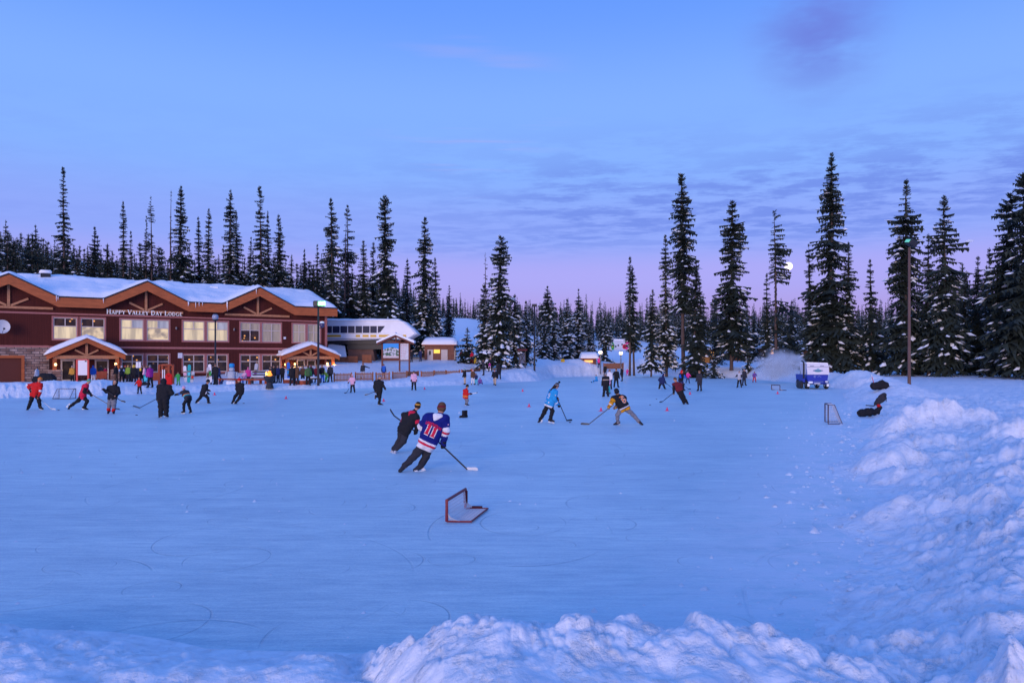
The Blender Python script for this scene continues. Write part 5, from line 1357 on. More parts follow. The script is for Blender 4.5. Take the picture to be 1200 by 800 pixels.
def skater(J, spec, loc, label, h=.022, group=None):
    """a figure large enough to show its clothes: body, jacket, trousers, hat, gloves, skates are parts"""
    s = J['s']; root = thing('person', label, 'person', loc, 0, group); B = limbs(J)
    body = [b for r, b in B]
    V, Q = surface_nets(field(body, .03 * s), *bounds(body, .04), max(h, .022)); ctr = V[Q].mean(1)
    rel = ctr - J['head']; up = nrm(J['head'] - J['neck']); rt = nrm(J['shR'] - J['shL']); fw = J['fwd']
    mi = np.zeros(len(Q), int)
    eye = (rel @ fw > .055 * s) & (np.abs(np.abs(rel @ rt) - .034 * s) < .015 * s) & (np.abs(rel @ up - .012 * s) < .013 * s); mi[eye] = 1
    mouth = (rel @ fw > .06 * s) & (np.abs(rel @ rt) < .026 * s) & (np.abs(rel @ up + .062 * s) < .008 * s); mi[mouth] = 2
    fast_mesh('body', V, Q, [CM('skin'), CM('hair'), CM('maroon')], root, mi, smooth=True)
    # jacket
    tu = nrm(J['neck'] - J['pel']); fit = spec.get('fit', 1.0); drop = spec.get('drop', .06)
    jb = []
    for r, (a, b, ra, rb) in B:
        if r == 'torso': jb.append((a, b, ra + .034 * s * fit, rb + .046 * s * fit))
        elif r == 'arm': jb.append((a, b, ra + .030 * s * fit, rb + .026 * s * fit))
        elif r == 'neck': jb.append((a, a + (b - a) * .35, ra + .03 * s, rb + .03 * s))
    hemc = (J['hipL'] + J['hipR']) / 2
    for S in 'LR': jb.append((J['hip' + S] + tu * .10 * s, J['hip' + S] - tu * drop * s + (J['kn' + S] - J['hip' + S]) * .10, .128 * s * (.85 + .15 * fit), .134 * s * (.85 + .15 * fit)))
    jf0 = field(jb, .035 * s); ph = float(loc[0]) * 3.1
    def crease(P):
        x, y, z = P[:, 0], P[:, 1], P[:, 2]
        return .0065 * np.sin(34 * z + 9 * x + 2.2 * np.sin(11 * x + ph) + 2.0 * np.sin(13 * y - ph)) + .007 * np.sin(17 * x - 15 * z + 2 * np.sin(9 * z + ph) + 7 * y)
    def jf(P):
        d = jf0(P) + crease(P) * s; d = np.maximum(d, -((P - (hemc - tu * (drop + .06) * s)) @ tu))
        return d
    V, Q = surface_nets(jf, *bounds(jb, .04), h); ctr = V[Q].mean(1)
    names = [spec['jacket']]; mi = np.zeros(len(Q), int)
    def idx(n_):
        if n_ not in names: names.append(n_)
        return names.index(n_)
    ax = ctr @ tu - hemc @ tu
    arm_t = np.full(len(ctr), -1.0); best = np.full(len(ctr), 9.0)
    td = np.min(np.stack([cone_d(ctr, *b) for r, b in B if r == 'torso'], 1), 1)
    armS = np.zeros(len(ctr), int)
    for k, S in enumerate('LR'):
        for a, b, o0, o1 in ((J['sh' + S], J['el' + S], 0, 1), (J['el' + S], J['ha' + S], 1, 2)):
            d = cone_d(ctr, a, b, .05 * s, .04 * s); ba = b - a; t = np.clip((ctr - a) @ ba / (ba @ ba), 0, 1); c = (d < best) & (d < td - .002)
            arm_t = np.where(c, o0 + t * (o1 - o0), arm_t); best = np.where(c, d, best); armS = np.where(c, k, armS)
    if spec.get('sleeve'): mi[arm_t >= 0] = idx(spec['sleeve'])
    for c0, c1, n_ in spec.get('hem', ()): mi[(arm_t < 0) & (ax > c0 * s) & (ax < c1 * s)] = idx(n_)
    for c0, c1, n_ in spec.get('cuff', ()): mi[(arm_t > c0) & (arm_t < c1)] = idx(n_)
    if spec.get('yoke'): mi[(ax > spec['yoke'][0] * s) & (arm_t < spec['yoke'][1])] = idx(spec['yoke'][2])
    jo = fast_mesh('jacket', V, Q, [CM(n_) for n_ in names], root, mi, smooth=True)
    # trousers
    tb = []
    for r, (a, b, ra, rb) in B:
        if r == 'leg': tb.append((a, b, ra + .026 * s * spec.get('baggy', 1), rb + .030 * s * spec.get('baggy', 1)))
        elif r == 'hips': tb.append((a, b, ra + .02 * s, rb + .02 * s))
    tf = field(tb, .03 * s); V, Q = surface_nets(lambda P: tf(P) + 1.1 * crease(P) * s, *bounds(tb, .04), h); mi = None; tm = [CM(spec['trousers'])]
    if spec.get('gaiter'):
        ctr = V[Q].mean(1); mi = np.zeros(len(Q), int)
        for S in 'LR':
            ba = J['an' + S] - J['kn' + S]; t = (ctr - J['kn' + S]) @ ba / (ba @ ba); d = np.linalg.norm(ctr - J['an' + S], axis=1)
            mi[(t > spec['gaiter'][0]) & (d < .3 * s)] = 1
        tm.append(CM(spec['gaiter'][1]))
    fast_mesh('trousers', V, Q, tm, root, mi, smooth=True)
    # hat, helmet or hood
    if spec.get('hat'):
        kind = spec.get('hatkind', 'beanie'); R_ = {'beanie': .108, 'helmet': .125, 'hood': .122}[kind] * s
        hb = [(J['head'] + up * .02 * s - fw * .012 * s, J['head'] + up * (.065 if kind != 'hood' else .04) * s - fw * .02 * s, R_, R_ * .88)]
        if kind == 'hood': hb.append((J['neck'] - fw * .04 * s, J['head'] - fw * .03 * s, .10 * s, R_))
        hf0 = field(hb, .03 * s)
        def hf(P):
            d = hf0(P); q = P - J['head']
            if kind == 'hood': return np.maximum(d, (q @ fw) - .05 * s)
            return np.maximum(d, -(q @ nrm(up * 1.0 - fw * .45) - spec.get('hatlow', -.01 if kind == 'beanie' else -.02) * s))
        V, Q = surface_nets(hf, *bounds(hb, .04), h * .8); mi = None; hm = [CM(spec['hat'])]
        if spec.get('hatband'):
            ctr = V[Q].mean(1); q = (ctr - J['head']) @ nrm(up - fw * .45); mi = ((q > .045 * s) & (q < .09 * s)).astype(int); hm.append(CM(spec['hatband']))
        ho = fast_mesh('helmet' if kind == 'helmet' else 'hood' if kind == 'hood' else 'hat', V, Q, hm, root, mi, smooth=True)
        if spec.get('pom'): MB().ball(J['head'] + up * .20 * s, .05 * s, 9, 7).build('pompom', CM(spec['pom']), ho, smooth=True)
    if spec.get('hair'):
        hb = [(J['head'] - fw * .05 * s, J['neck'] - fw * .10 * s, .085 * s, .055 * s), (J['neck'] - fw * .10 * s, J['neck'] - fw * .15 * s - tu * .12 * s, .055 * s, .03 * s)]
        V, Q = surface_nets(field(hb, .03), *bounds(hb, .03), h); fast_mesh('hair', V, Q, CM('hair'), root, smooth=True)
    if spec.get('collar'):
        hb = [(J['neck'] - fw * .06 * s + tu * .01 * s - rt * .05 * s, J['neck'] - fw * .06 * s + tu * .01 * s + rt * .05 * s, .085 * s, .085 * s), (J['neck'] - fw * .10 * s - tu * .07 * s, J['neck'] - fw * .09 * s, .06 * s, .08 * s)]
        V, Q = surface_nets(field(hb, .03), *bounds(hb, .03), h); fast_mesh('hood', V, Q, CM(spec['collar']), root, smooth=True)
    for S in 'LR':
        gb = fingers(J, S) if spec.get('gloved', True) else None
        if gb:
            V, Q = surface_nets(field(gb, .012), *bounds(gb, .03), min(h, .013)); fast_mesh('glove', V, Q, CM(spec.get('glove', 'black')), root, smooth=True)
        an, to = J['an' + S], J['to' + S]; f = nrm(to - an + np.array([0, 0, .05 * s])); sh = nrm(an - J['kn' + S])
        fb = [(an - sh * .10 * s, an + sh * .02 * s, .060 * s, .058 * s), (an + sh * .03 * s - f * .05 * s, to, .052 * s, .045 * s), (an, an + (to - an) * .5, .055 * s, .05 * s)]
        V, Q = surface_nets(field(fb, .02), *bounds(fb, .03), min(h, .016)); sk = fast_mesh('skate' if spec.get('skates', True) else 'boot', V, Q, CM(spec.get('boot', 'black')), root, smooth=True)
        if spec.get('skates', True):
            dn = nrm(sh - f * (sh @ f)); q = MB(); p0 = an + dn * .088 * s - f * .085 * s; p1 = an + dn * .088 * s + f * .20 * s
            q.beam(p0 + dn * .035 * s, p1 + dn * .035 * s, .010, .030 * s, up=dn)
            for t in (.18, .78): c = p0 + (p1 - p0) * t; q.beam(c - dn * .03 * s, c + dn * .03 * s, .022, .07 * s, up=f)
            q.build('blade', M_WHITEP if spec.get('whitehold', True) else M_BLADE, sk)
    return root, jo, jf, dict(tu=tu, rt=rt, hem=hemc)

def decal(parent, jf, strokes, centre, right, upv, out, size, m, name, lift=.006):
    """flat marks wrapped onto a garment: each stroke (x0,y0,x1,y1,width) is laid on its surface"""
    V = []; Q = []
    for k, (x0, y0, x1, y1, w) in enumerate(strokes):
        n = max(2, int(math.hypot(x1 - x0, y1 - y0) * size / .03) + 1); dx, dy = x1 - x0, y1 - y0; l = math.hypot(dx, dy) or 1; nx, ny = -dy / l * w / 2, dx / l * w / 2
        b = len(V); P = []
        for i in range(n + 1):
            t = i / n
            for sgn in (-1, 0, 1): P.append(centre + right * (x0 + dx * t + nx * sgn) * size + upv * (y0 + dy * t + ny * sgn) * size + out * .45)
        P = np.array(P)
        for _ in range(40): P = P - out * np.clip(jf(P), -.05, .2)[:, None] * .8
        P = P + out * (lift + .0006 * k); V += list(P)
        for i in range(n):
            for j in range(2): a = b + i * 3 + j; Q.append((a, a + 1, a + 4, a + 3))
    return fast_mesh(name, np.array(V), np.array(Q), m, parent)

def pix_pose(D0, H, j, fwd, ground_px=None):
    """joints measured in the photo (column, row, metres nearer or further) turned into a posed skeleton at distance D0"""
    J = {}
    for k, v in j.items(): J[k] = W(v[0], v[1], D0 + (v[2] if len(v) > 2 else 0))
    if 'pel' not in J: J['pel'] = (J['hipL'] + J['hipR']) / 2 + np.array([0, 0, .02])
    c = (J['anL'] + J['anR']) / 2; loc = np.array([c[0], c[1], 0.0])
    for k in J: J[k] = J[k] - loc
    J['fwd'] = nrm([*fwd, 0]); J['s'] = H / 1.75
    return J, loc

def stick(pt, ph, pb, label, shaft=M_BLACKP, blade=M_BLACKP, tape=None, group='hockey sticks'):
    pt, ph, pb = [np.array(p, float) for p in (pt, ph, pb)]
    r = thing('hockey_stick', label, 'hockey stick', ph, 0, group)
    d = nrm(ph - pt); q = MB(); q.beam(pt, ph + d * .02, .022, .032); q.build('shaft', shaft, r, ph)
    bd = nrm(pb - ph); n = nrm(np.cross(bd, [0, 0, 1])); L = np.linalg.norm(pb - ph); V = []; h0, h1 = .062, .075; m = 6
    for i in range(m + 1):
        t = i / m; c = ph + bd * L * t + n * .03 * t * t; hh = h0 + (h1 - h0) * t; 
        if i == m: hh *= .6
        z0 = max(.004, c[2] - .02) if c[2] < .25 else c[2] - .03
        for sg in (-1, 1):
            for z in (z0, z0 + hh): V.append((*(c + n * .006 * sg)[:2], z))
    Q = []
    for i in range(m):
        a = i * 4; Q += [(a, a + 1, a + 5, a + 4), (a + 2, a + 6, a + 7, a + 3), (a + 1, a + 3, a + 7, a + 5), (a, a + 4, a + 6, a + 2)]
    Q += [(0, 2, 3, 1), (m * 4, m * 4 + 1, m * 4 + 3, m * 4 + 2)]
    fast_mesh('blade', np.array(V) - ph, np.array(Q), blade, r)
    if tape is not None: q = MB(); q.beam(pt - d * .004, pt + d * .16, .030, .038); q.build('grip_tape', tape, r, ph)
    return r

def ice_xy(px, py): D = dice(py); return np.array([(px - 600) * D / F, D, 0.0])
GS = 'skaters on the rink'

# ---- the two skaters nearest to the camera
D = 17.45
def dz(py): return dice(py) - D
J1, L1 = pix_pose(D, 1.80, dict(head=(517.5, 478.5, .05), neck=(514.5, 488.5, 0), shL=(501.5, 489.5, .05), shR=(521, 491.5, -.02), elL=(493.5, 499.5, .12), elR=(523.5, 503, -.05), haL=(500, 509, .38), haR=(519.3, 520, .10),
    hipL=(496.8, 520.5, 0), hipR=(502.8, 522.3, 0), knL=(486.5, 532.8, .0), knR=(498.8, 534.2, .16), anL=(475, 544.5, -.12), anR=(492.6, 545.8, .0), toL=(468.8, 551.5, -.22), toR=(486.2, 550.3, -.06)), (.42, .9))
r1, jo1, jf1, fr1 = skater(J1, dict(jacket='royal', trousers='charcoal', hat='brown', collar='white', fit=1.35, drop=.05, glove='black', boot='charcoal',
    hem=((-.16, .0, 'white'), (.0, .055, 'crimson'), (.055, .10, 'white')), cuff=((.98, 1.10, 'white'), (1.10, 1.26, 'crimson'), (1.26, 1.40, 'white')), hatband='maroon', hatlow=-.075), L1,
    'skater in blue hockey jersey numbered 11 with white and red stripes, back turned', .015, GS)
def back_frame(J, fr):
    up = fr['tu']; out = -nrm(np.cross(up, fr['rt'])); out = out if out @ J['fwd'] < 0 else -out
    rt_ = nrm(np.cross(out, -up)); rt_ = rt_ if rt_ @ np.array([1, 0, 0]) > 0 else -rt_
    return up, out, rt_
up, out, rt_ = back_frame(J1, fr1); cb = (J1['neck'] * .5 + J1['pel'] * .5)
one = [(.0, 0, .0, 1, .30), (-.22, .05, .24, .05, .12), (-.16, .76, .0, .94, .20)]
def mv(S, dx, k=1, g=0): return [(a * k + dx, b * k, c * k + dx, d * k, w * k + g) for a, b, c, d, w in S]
sz_ = .235
decal(jo1, jf1, mv(one, -.30, 1, .16) + mv(one, .36, 1, .16), cb - up * .115, rt_, up, out, sz_, CM('white'), 'number_outline', .006)
decal(jo1, jf1, mv(one, -.30) + mv(one, .36), cb - up * .115, rt_, up, out, sz_, CM('crimson'), 'number', .011)
nm = []
for i in range(8):                                             # the name on the shoulders is too small to read: eight little block letters in an arc
    x = (i - 3.5) * .145; y = -.35 * x * x
    nm += [(x - .045, y, x - .045, y + .19, .035), (x + .045, y, x + .045, y + .19, .035)] + ([(x - .045, y + .18, x + .045, y + .18, .035)] if i % 2 else [(x - .045, y + .02, x + .045, y + .02, .035)]) + ([(x - .045, y + .1, x + .045, y + .1, .03)] if i % 3 else [])
decal(jo1, jf1, [(-.56, -.02, -.19, .09, .25), (-.19, .09, .19, .09, .25), (.19, .09, .56, -.02, .25)], cb + up * .135, rt_, up, out, .36, CM('royal'), 'name_patch', .006)
decal(jo1, jf1, nm, cb + up * .125, rt_, up, out, .36, CM('crimson'), 'name_letters', .011)
decal(jo1, jf1, [(0, 0, .18, 0, .18)], J1['elR'] * .35 + J1['shR'] * .65 + np.array([.01, 0, -.03]), np.array([1., 0, 0]), np.array([0, 0, 1.]), np.array([.5, -.86, 0]), .2, CM('pink'), 'sleeve_mark', .004)
hp = ice_xy(548.5, 551.5); 
stick(W(509, 513, D + .42), W(547, 551.8, D + .12) * [1, 1, 0] + [0, 0, .03], ice_xy(560.5, 551.2) + [0, 0, .03], 'hockey stick with white taped blade reaching right from the number 11 skater', M_BLACKP, M_WHITEP, M_WHITEP)

D = 20.9
J2, L2 = pix_pose(D, 1.52, dict(head=(489.5, 475.8, .1), neck=(484.8, 484, .05), shL=(474.5, 486.5, .12), shR=(488, 489, -.05), elL=(471, 496, .28), elR=(489.5, 498, -.03), haL=(476, 503, .34), haR=(487, 505.5, .1),
    hipL=(470.5, 504, .04), hipR=(476, 505.5, -.05), knL=(468.5, 515.5, .1), knR=(472.5, 517, -.06), anL=(461.5, 525.5, .05), anR=(463.5, 526.5, -.1), toL=(458.5, 530.6, .1), toR=(463, 531.2, -.2)), (.75, .65))
r2, jo2, jf2, fr2 = skater(J2, dict(jacket='black', trousers='charcoal', hat='hair', hatband='mustard', fit=1.2, cuff=((.02, .72, 'crimson'),), yoke=None, collar='crimson', hatlow=-.06, boot='lightgrey', glove='black', baggy=1.35), L2,
    'young skater in black jacket with bright red shoulders beside the number 11 skater', .016, GS)
stick(W(486, 505, D + .15), W(462, 487, D + .5), W(456.5, 479.5, D + .55), 'dark hockey stick carried with its blade up by the red shouldered skater', M_BLACKP, M_BLACKP)

# ---- blue and yellow jerseys
D = 30.6
J3, L3 = pix_pose(D, 1.72, dict(head=(652.3, 452.2, 0), neck=(649, 457, .0), shL=(645.8, 459, .15), shR=(650.8, 460, -.16), elL=(651.5, 466, .28), elR=(649.3, 467.3, -.22), haL=(653.2, 467, .12), haR=(654.5, 474.5, -.08),
    hipL=(642.3, 473.2, .1), hipR=(645, 473.6, -.08), knL=(637.8, 483, .12), knR=(647.3, 482.2, -.1), anL=(633.2, 491.3, .2), anR=(645, 491.3, -.15), toL=(631, 494.6, .25), toR=(649, 493.4, -.15)), (.95, .3))
r3, jo3, jf3, fr3 = skater(J3, dict(jacket='skyblue', trousers='black', hat='charcoal', hatband='grey', pom='black', hair=True, fit=1.25, hem=((-.2, -.045, 'white'),), cuff=((1.5, 1.62, 'white'),), glove='black', boot='charcoal'), L3,
    'skater in sky blue jersey with white hem and pompom hat, leaning right', .02, GS)
nine = [(-.25, .55, -.25, .9, .16), (.25, 0.1, .25, .9, .16), (-.25, .95, .25, .95, .14), (-.25, .52, .25, .52, .14), (-.25, .06, .25, .06, .14)]
o3 = nrm([-.62, -.78, 0]); u3 = fr3['tu']; u3 = nrm(u3 - o3 * (u3 @ o3)); rr3 = nrm(np.cross(u3, -o3)); rr3 = rr3 if rr3[0] > 0 else -rr3
cb3 = J3['neck'] * .45 + J3['pel'] * .55
decal(jo3, jf3, nine, cb3 - u3 * .02 - rr3 * .04, rr3, u3, o3, .20, CM('white'), 'number', .008)
decal(jo3, jf3, [(-.5, 0, -.3, 0, .22), (.25, 0, .45, 0, .22)], cb3 - u3 * .17, rr3, u3, o3, .26, CM('white'), 'hem_badges', .008)
decal(jo3, jf3, [(-.1, 0, .1, 0, .22)], J3['shR'] * .6 + J3['elR'] * .4, np.array([1., 0, 0]), np.array([0, 0, 1.]), nrm([.25, -1, 0]), .26, CM('lightgrey'), 'sleeve_badge', .006)
stick(W(653, 466.5, D + .05), ice_xy(664.3, 493.6) + [0, 0, .03], ice_xy(669.8, 493.0) + [0, 0, .035], 'black hockey stick held low by the skater in sky blue jersey')

D = 29.75
J4, L4 = pix_pose(D, 1.76, dict(head=(722.6, 459, -.05), neck=(725.5, 464.5, .0), shL=(719, 467, -.1), shR=(731, 466.5, .08), elL=(716, 472.5, -.25), elR=(725.5, 474, .22), haL=(713.5, 476.8, -.2), haR=(721, 477, .25),
    hipL=(729, 478, -.05), hipR=(734, 478.3, .05), knL=(723.2, 486, -.1), knR=(742.5, 486.5, .1), anL=(724.2, 494.4, .0), anR=(748.5, 493.4, .05), toL=(719.8, 497.2, -.05), toR=(752.8, 497.2, -.1)), (-.72, .70))
r4, jo4, jf4, fr4 = skater(J4, dict(jacket='black', trousers='grey', hat='black', hatlow=-.06, hatkind='beanie', fit=1.3, sleeve='gold', cuff=((.78, .98, 'black'), (1.05, 1.28, 'white'), (1.6, 1.8, 'black')), hem=((-.2, -.015, 'gold'), (-.015, .012, 'black'), (.012, .06, 'white')), glove='grey', boot='charcoal', baggy=.8), L4,
    'skater in black and gold jersey with white stripe, crouched with legs wide', .02, GS)
six = [(-.25, .08, -.25, .92, .18), (.25, .08, .25, .5, .18), (-.25, .95, .28, .95, .15), (-.25, .52, .25, .52, .15), (-.25, .06, .25, .06, .15)]
up4 = fr4['tu']; o4 = nrm([.35, -.93, .1]); up4 = nrm(up4 - o4 * (up4 @ o4)); rr4 = nrm(np.cross(up4, -o4)); rr4 = rr4 if rr4[0] > 0 else -rr4
cb4 = J4['neck'] * .55 + J4['pel'] * .45
decal(jo4, jf4, mv(six, 0, 1, .10), cb4 - up4 * .07 + rr4 * .05, rr4, up4, o4, .25, CM('white'), 'number_outline', .007)
decal(jo4, jf4, six, cb4 - up4 * .07 + rr4 * .05, rr4, up4, o4, .25, CM('orange'), 'number', .012)
decal(jo4, jf4, [(-.4, 0, .4, 0, .16)], cb4 + up4 * .215 + rr4 * .0, rr4, up4, o4, .26, CM('orange'), 'name_bar', .007)
stick(W(719, 473.8, D - .15), ice_xy(690, 497.8) + [0, 0, .03], ice_xy(680.3, 497.6) + [0, 0, .035], 'black hockey stick reaching left from the skater in black and gold jersey')

# ---- left group
D = dice(480)
J5, L5 = pix_pose(D, 1.86, dict(head=(46.8, 445, -.1), neck=(44.6, 449.6, 0), shL=(39.5, 450.6, .1), shR=(47.6, 451, -.1), elL=(32.2, 451.5, .05), elR=(47.5, 458, -.15), haL=(36.3, 457.6, -.1), haR=(45.3, 464.6, -.2),
    hipL=(38.3, 462, .0), hipR=(42, 462, 0), knL=(36.3, 470, -.1), knR=(46, 469.5, -.1), anL=(33, 477.6, .0), anR=(47, 476.8, .0), toL=(31.8, 480.5, -.2), toR=(50, 478.6, -.15)), (.55, -.8))
skater(J5, dict(jacket='red', trousers='black', hat='orange', boot='black', glove='black', cuff=((.95, 1.15, 'white'),)), L5, 'skater in red jacket and orange beanie leaning on a white stick at far left', .03, GS)
stick(W(36, 457, D - .15), ice_xy(60, 479.6) + [0, 0, .03], ice_xy(66.2, 480.3) + [0, 0, .03], 'white hockey stick of the red jacket skater at far left', M_WHITEP, M_WHITEP)
D = dice(479.6)
J6, L6 = pix_pose(D, 1.76, dict(head=(104, 447, 0), neck=(101.5, 451, 0), shL=(98.8, 452.2, .15), shR=(101.2, 452.8, -.18), elL=(103, 457.5, .2), elR=(98.8, 459.2, -.25), haL=(106.8, 462.5, .1), haR=(105.3, 461, -.2),
    hipL=(95.6, 464, .1), hipR=(97.3, 464.4, -.1), knL=(91.6, 469.5, .1), knR=(102.3, 470.2, -.1), anL=(82.4, 475.6, .1), anR=(98.5, 476.9, -.1), toL=(80.2, 479, .1), toR=(102.6, 479.4, -.1)), (1, .05))
skater(J6, dict(jacket='crimson', trousers='black', hat='teal', hatband='lime', sleeve='black', boot='black', glove='black'), L6, 'skater in crimson jacket with black sleeves and teal hat striding right', .028, GS)
stick(W(105, 460.5, D - .1), ice_xy(136, 479.5) + [0, 0, .03], ice_xy(141, 480.3) + [0, 0, .03], 'black hockey stick slanting down from the crimson jacket skater')
D = dice(484.4)
J7, L7 = pix_pose(D, 1.72, dict(head=(134.8, 448.3, -.05), neck=(133.8, 452.5, 0), shL=(128.3, 454.2, 0), shR=(138, 454.6, 0), elL=(124.6, 459, -.15), elR=(139.6, 460, -.05), haL=(121.6, 456.2, -.35), haR=(136, 463, -.25),
    hipL=(129.6, 466, 0), hipR=(134, 466.2, 0), knL=(128, 473.4, -.06), knR=(133.6, 473.8, -.06), anL=(127.4, 481, 0), anR=(133.1, 481.6, 0), toL=(126.6, 484, -.2), toR=(133.2, 484.7, -.2)), (.05, -1))
skater(J7, dict(jacket='black', trousers='grey', gaiter=(.58, 'red'), hat='black', hatkind='hood', boot='black', baggy=1.4), L7, 'skater facing the camera in black jacket and grey trousers with red shin bands', .028, GS)
stick(W(121, 455.6, D - .38), W(142, 469.5, D - .1), W(147.5, 470.8, D - .1), 'black hockey stick held across the body of the grey trousered skater')
def fk_skater(px, py, H, pose, yaw, spec, label, h=.03, **kw):
    p = ice_xy(px, py); J = fk(H, pose, yaw); return skater(J, spec, p, label, h, GS) + (J, p)
D = dice(489.2)
J8, L8 = pix_pose(D, 1.84, dict(head=(192, 446.8, .05), neck=(192.4, 451.5, 0), shL=(186.9, 453.4, 0), shR=(198, 453.8, 0), elL=(185.4, 461, .02), elR=(201.8, 460.5, -.05), haL=(185, 467, -.05), haR=(196.5, 464.5, .18),
    hipL=(188.8, 467, 0), hipR=(194.5, 467, 0), knL=(188.5, 477, .05), knR=(195, 476.5, .06), anL=(188.3, 486, 0), anR=(194.6, 485.3, .05), toL=(186.8, 488.3, .16), toR=(196.8, 487.4, .2)), (-.05, 1))
skater(J8, dict(jacket='black', trousers='black', hat='black', hatkind='hood', fit=1.4, baggy=1.8, boot='black', drop=.1), L8, 'big skater all in black with hood up, seen from behind at left', .026, GS)
stick(W(184.8, 466.5, D - .06), ice_xy(163.5, 478.5) * [1, 1, 0] + [0, 0, .03], ice_xy(155, 476.2) + [0, 0, .04], 'black hockey stick stretched left by the big hooded skater')
fk_skater(219.5, 484.3, 1.46, 'bend', 60, dict(jacket='charcoal', trousers='black', hat='pink', boot='black', hem=((.12, .2, 'teal'), (.2, .26, 'orange')), cuff=((.5, .8, 'blue'),)), 'child skater hunched in dark jacket with bright bands and pink hat')
D = dice(472.3)
J9, L9 = pix_pose(D, 1.74, dict(head=(243.8, 447.3, 0), neck=(241.8, 451.3, 0), shL=(238.6, 452.5, .15), shR=(241.3, 453, -.15), elL=(242.8, 457, .22), elR=(239, 458.8, -.2), haL=(245.2, 457.3, .1), haR=(243.8, 460.6, -.15),
    hipL=(237, 461.5, .1), hipR=(239.4, 461.6, -.1), knL=(234.6, 466.3, .1), knR=(243.5, 466, -.1), anL=(230.6, 470.2, .1), anR=(244.3, 471, -.1), toL=(229, 472.6, .1), toR=(247, 472.8, -.1)), (1, -.1))
skater(J9, dict(jacket='black', trousers='black', hat='black', hatkind='helmet', boot='black', glove='black', cuff=((1.5, 1.7, 'white'),)), L9, 'skater in black with black helmet lunging right before the lodge lamp post', .03, GS)
D = dice(473)
J10, L10 = pix_pose(D, 1.74, dict(head=(280.3, 445.8, 0), neck=(281, 449.5, 0), shL=(277.9, 450.8, .1), shR=(284.2, 450.9, -.1), elL=(277, 455.6, .1), elR=(284.8, 456.6, -.1), haL=(278.4, 459.3, .0), haR=(283, 460.8, -.1),
    hipL=(279.8, 459.6, .1), hipR=(283.2, 459.6, -.1), knL=(275.2, 464.8, .1), knR=(280.6, 466.2, -.05), anL=(273, 470.4, .1), anR=(276.3, 471.6, -.1), toL=(271.4, 472.4, .1), toR=(274.8, 473.4, -.15)), (-.8, -.55))
skater(J10, dict(jacket='black', trousers='black', hat='red', hatkind='helmet', boot='black'), L10, 'skater in black with bright red helmet leaning back on an edge', .03, GS)
D = dice(474.2)
J11, L11 = pix_pose(D, 1.76, dict(head=(445, 442, 0), neck=(444, 446.3, 0), shL=(440, 447.8, .05), shR=(447.6, 448, -.05), elL=(438.5, 453, .05), elR=(449, 452, -.1), haL=(440, 458, .0), haR=(451.2, 454.8, -.15),
    hipL=(442.8, 458.4, .05), hipR=(445.4, 458.4, -.05), knL=(443.6, 464.3, .25), knR=(445.2, 465, -.06), anL=(440.4, 464, .62), anR=(444.4, 472.3, 0), toL=(439.8, 466.6, .7), toR=(448.4, 474.2, -.05)), (.9, -.35))
skater(J11, dict(jacket='black', trousers='black', hat='grey', boot='black'), L11, 'skater in black with grey hat balancing on one leg near the pink cone', .028, GS)
stick(W(440.5, 458.2, D - .05), W(431, 462, D + .1), W(427.2, 462.8, D + .1), 'black hockey stick trailing left from the one legged skater')
fk_skater(413.5, 460, 1.42, 'kid', 175, dict(jacket='pink', trousers='black', hat='pink', boot='black'), 'child in pale pink jacket near the low wooden fence at left')
stick(W(409, 455, dice(460)), ice_xy(406, 460.5) + [0, 0, .03], ice_xy(404, 461) + [0, 0, .03], 'thin hockey stick of the child in pale pink jacket')
fk_skater(485, 457.3, 1.62, 'stand', 190, dict(jacket='pink', trousers='black', hat='hair', boot='black'), 'dark haired girl in pale pink jacket skating before the fence')
D = dice(474.6)
J12, L12 = pix_pose(D, 1.40, dict(head=(547.6, 452.8, 0), neck=(546.2, 456.3, 0), shL=(544, 457.6, .1), shR=(547.4, 457.8, -.1), elL=(546.5, 461, .15), elR=(546.6, 461.5, -.12), haL=(550.5, 461.4, .05), haR=(551.8, 461.2, -.1),
    hipL=(544.4, 465, .06), hipR=(546.6, 465.2, -.06), knL=(546.4, 469, .06), knR=(547.8, 469.3, -.06), anL=(546.3, 472.9, .06), anR=(546.8, 473.1, -.06), toL=(549.2, 474.3, .04), toR=(549.6, 474.7, -.1)), (1, -.15))
skater(J12, dict(jacket='red', trousers='grey', hat='black', hatkind='helmet', boot='black', hem=((.0, .12, 'orange'),)), L12, 'boy in red jacket and black helmet holding a stick out in front', .026, GS)
stick(W(550.5, 461.2, D), W(558.5, 460.2, D - .1), W(559.8, 459.6, D - .15), 'hockey stick held out level by the boy in red', M_WHITEP, M_BLACKP)
fk_skater(710, 465, 1.68, 'stand', 8, dict(jacket='black', trousers='black', hat='grey', boot='black', baggy=1.5, hem=((.30, .36, 'beige'),), cuff=((.5, .8, 'brown'),)), 'skater in black seen from behind, front one of the far trio')
D = dice(455.6)
J13, L13 = pix_pose(D, 1.74, dict(head=(778, 439.3, 0), neck=(777, 442.2, 0), shL=(773.6, 443.2, .1), shR=(778, 443.4, -.1), elL=(771.9, 445.2, .1), elR=(779, 446.4, -.1), haL=(774, 447.2, .0), haR=(780.2, 448.6, -.1),
    hipL=(774.2, 449, .06), hipR=(776.8, 449, -.06), knL=(773.2, 452, .06), knR=(777.9, 452, -.06), anL=(772.6, 454.7, 0), anR=(779.2, 454.8, 0), toL=(771.8, 455.8, 0), toR=(780.6, 455.8, 0)), (.8, -.5))
skater(J13, dict(jacket='navy', trousers='black', hat='navy', hatkind='hood', boot='black'), L13, 'skater in dark blue hooded jacket with stick, right of the far group', .034, GS)
stick(W(779.5, 447.8, D), ice_xy(789.5, 456.2) + [0, 0, .03], ice_xy(792.5, 456.5) + [0, 0, .03], 'hockey stick of the skater in dark blue hooded jacket')
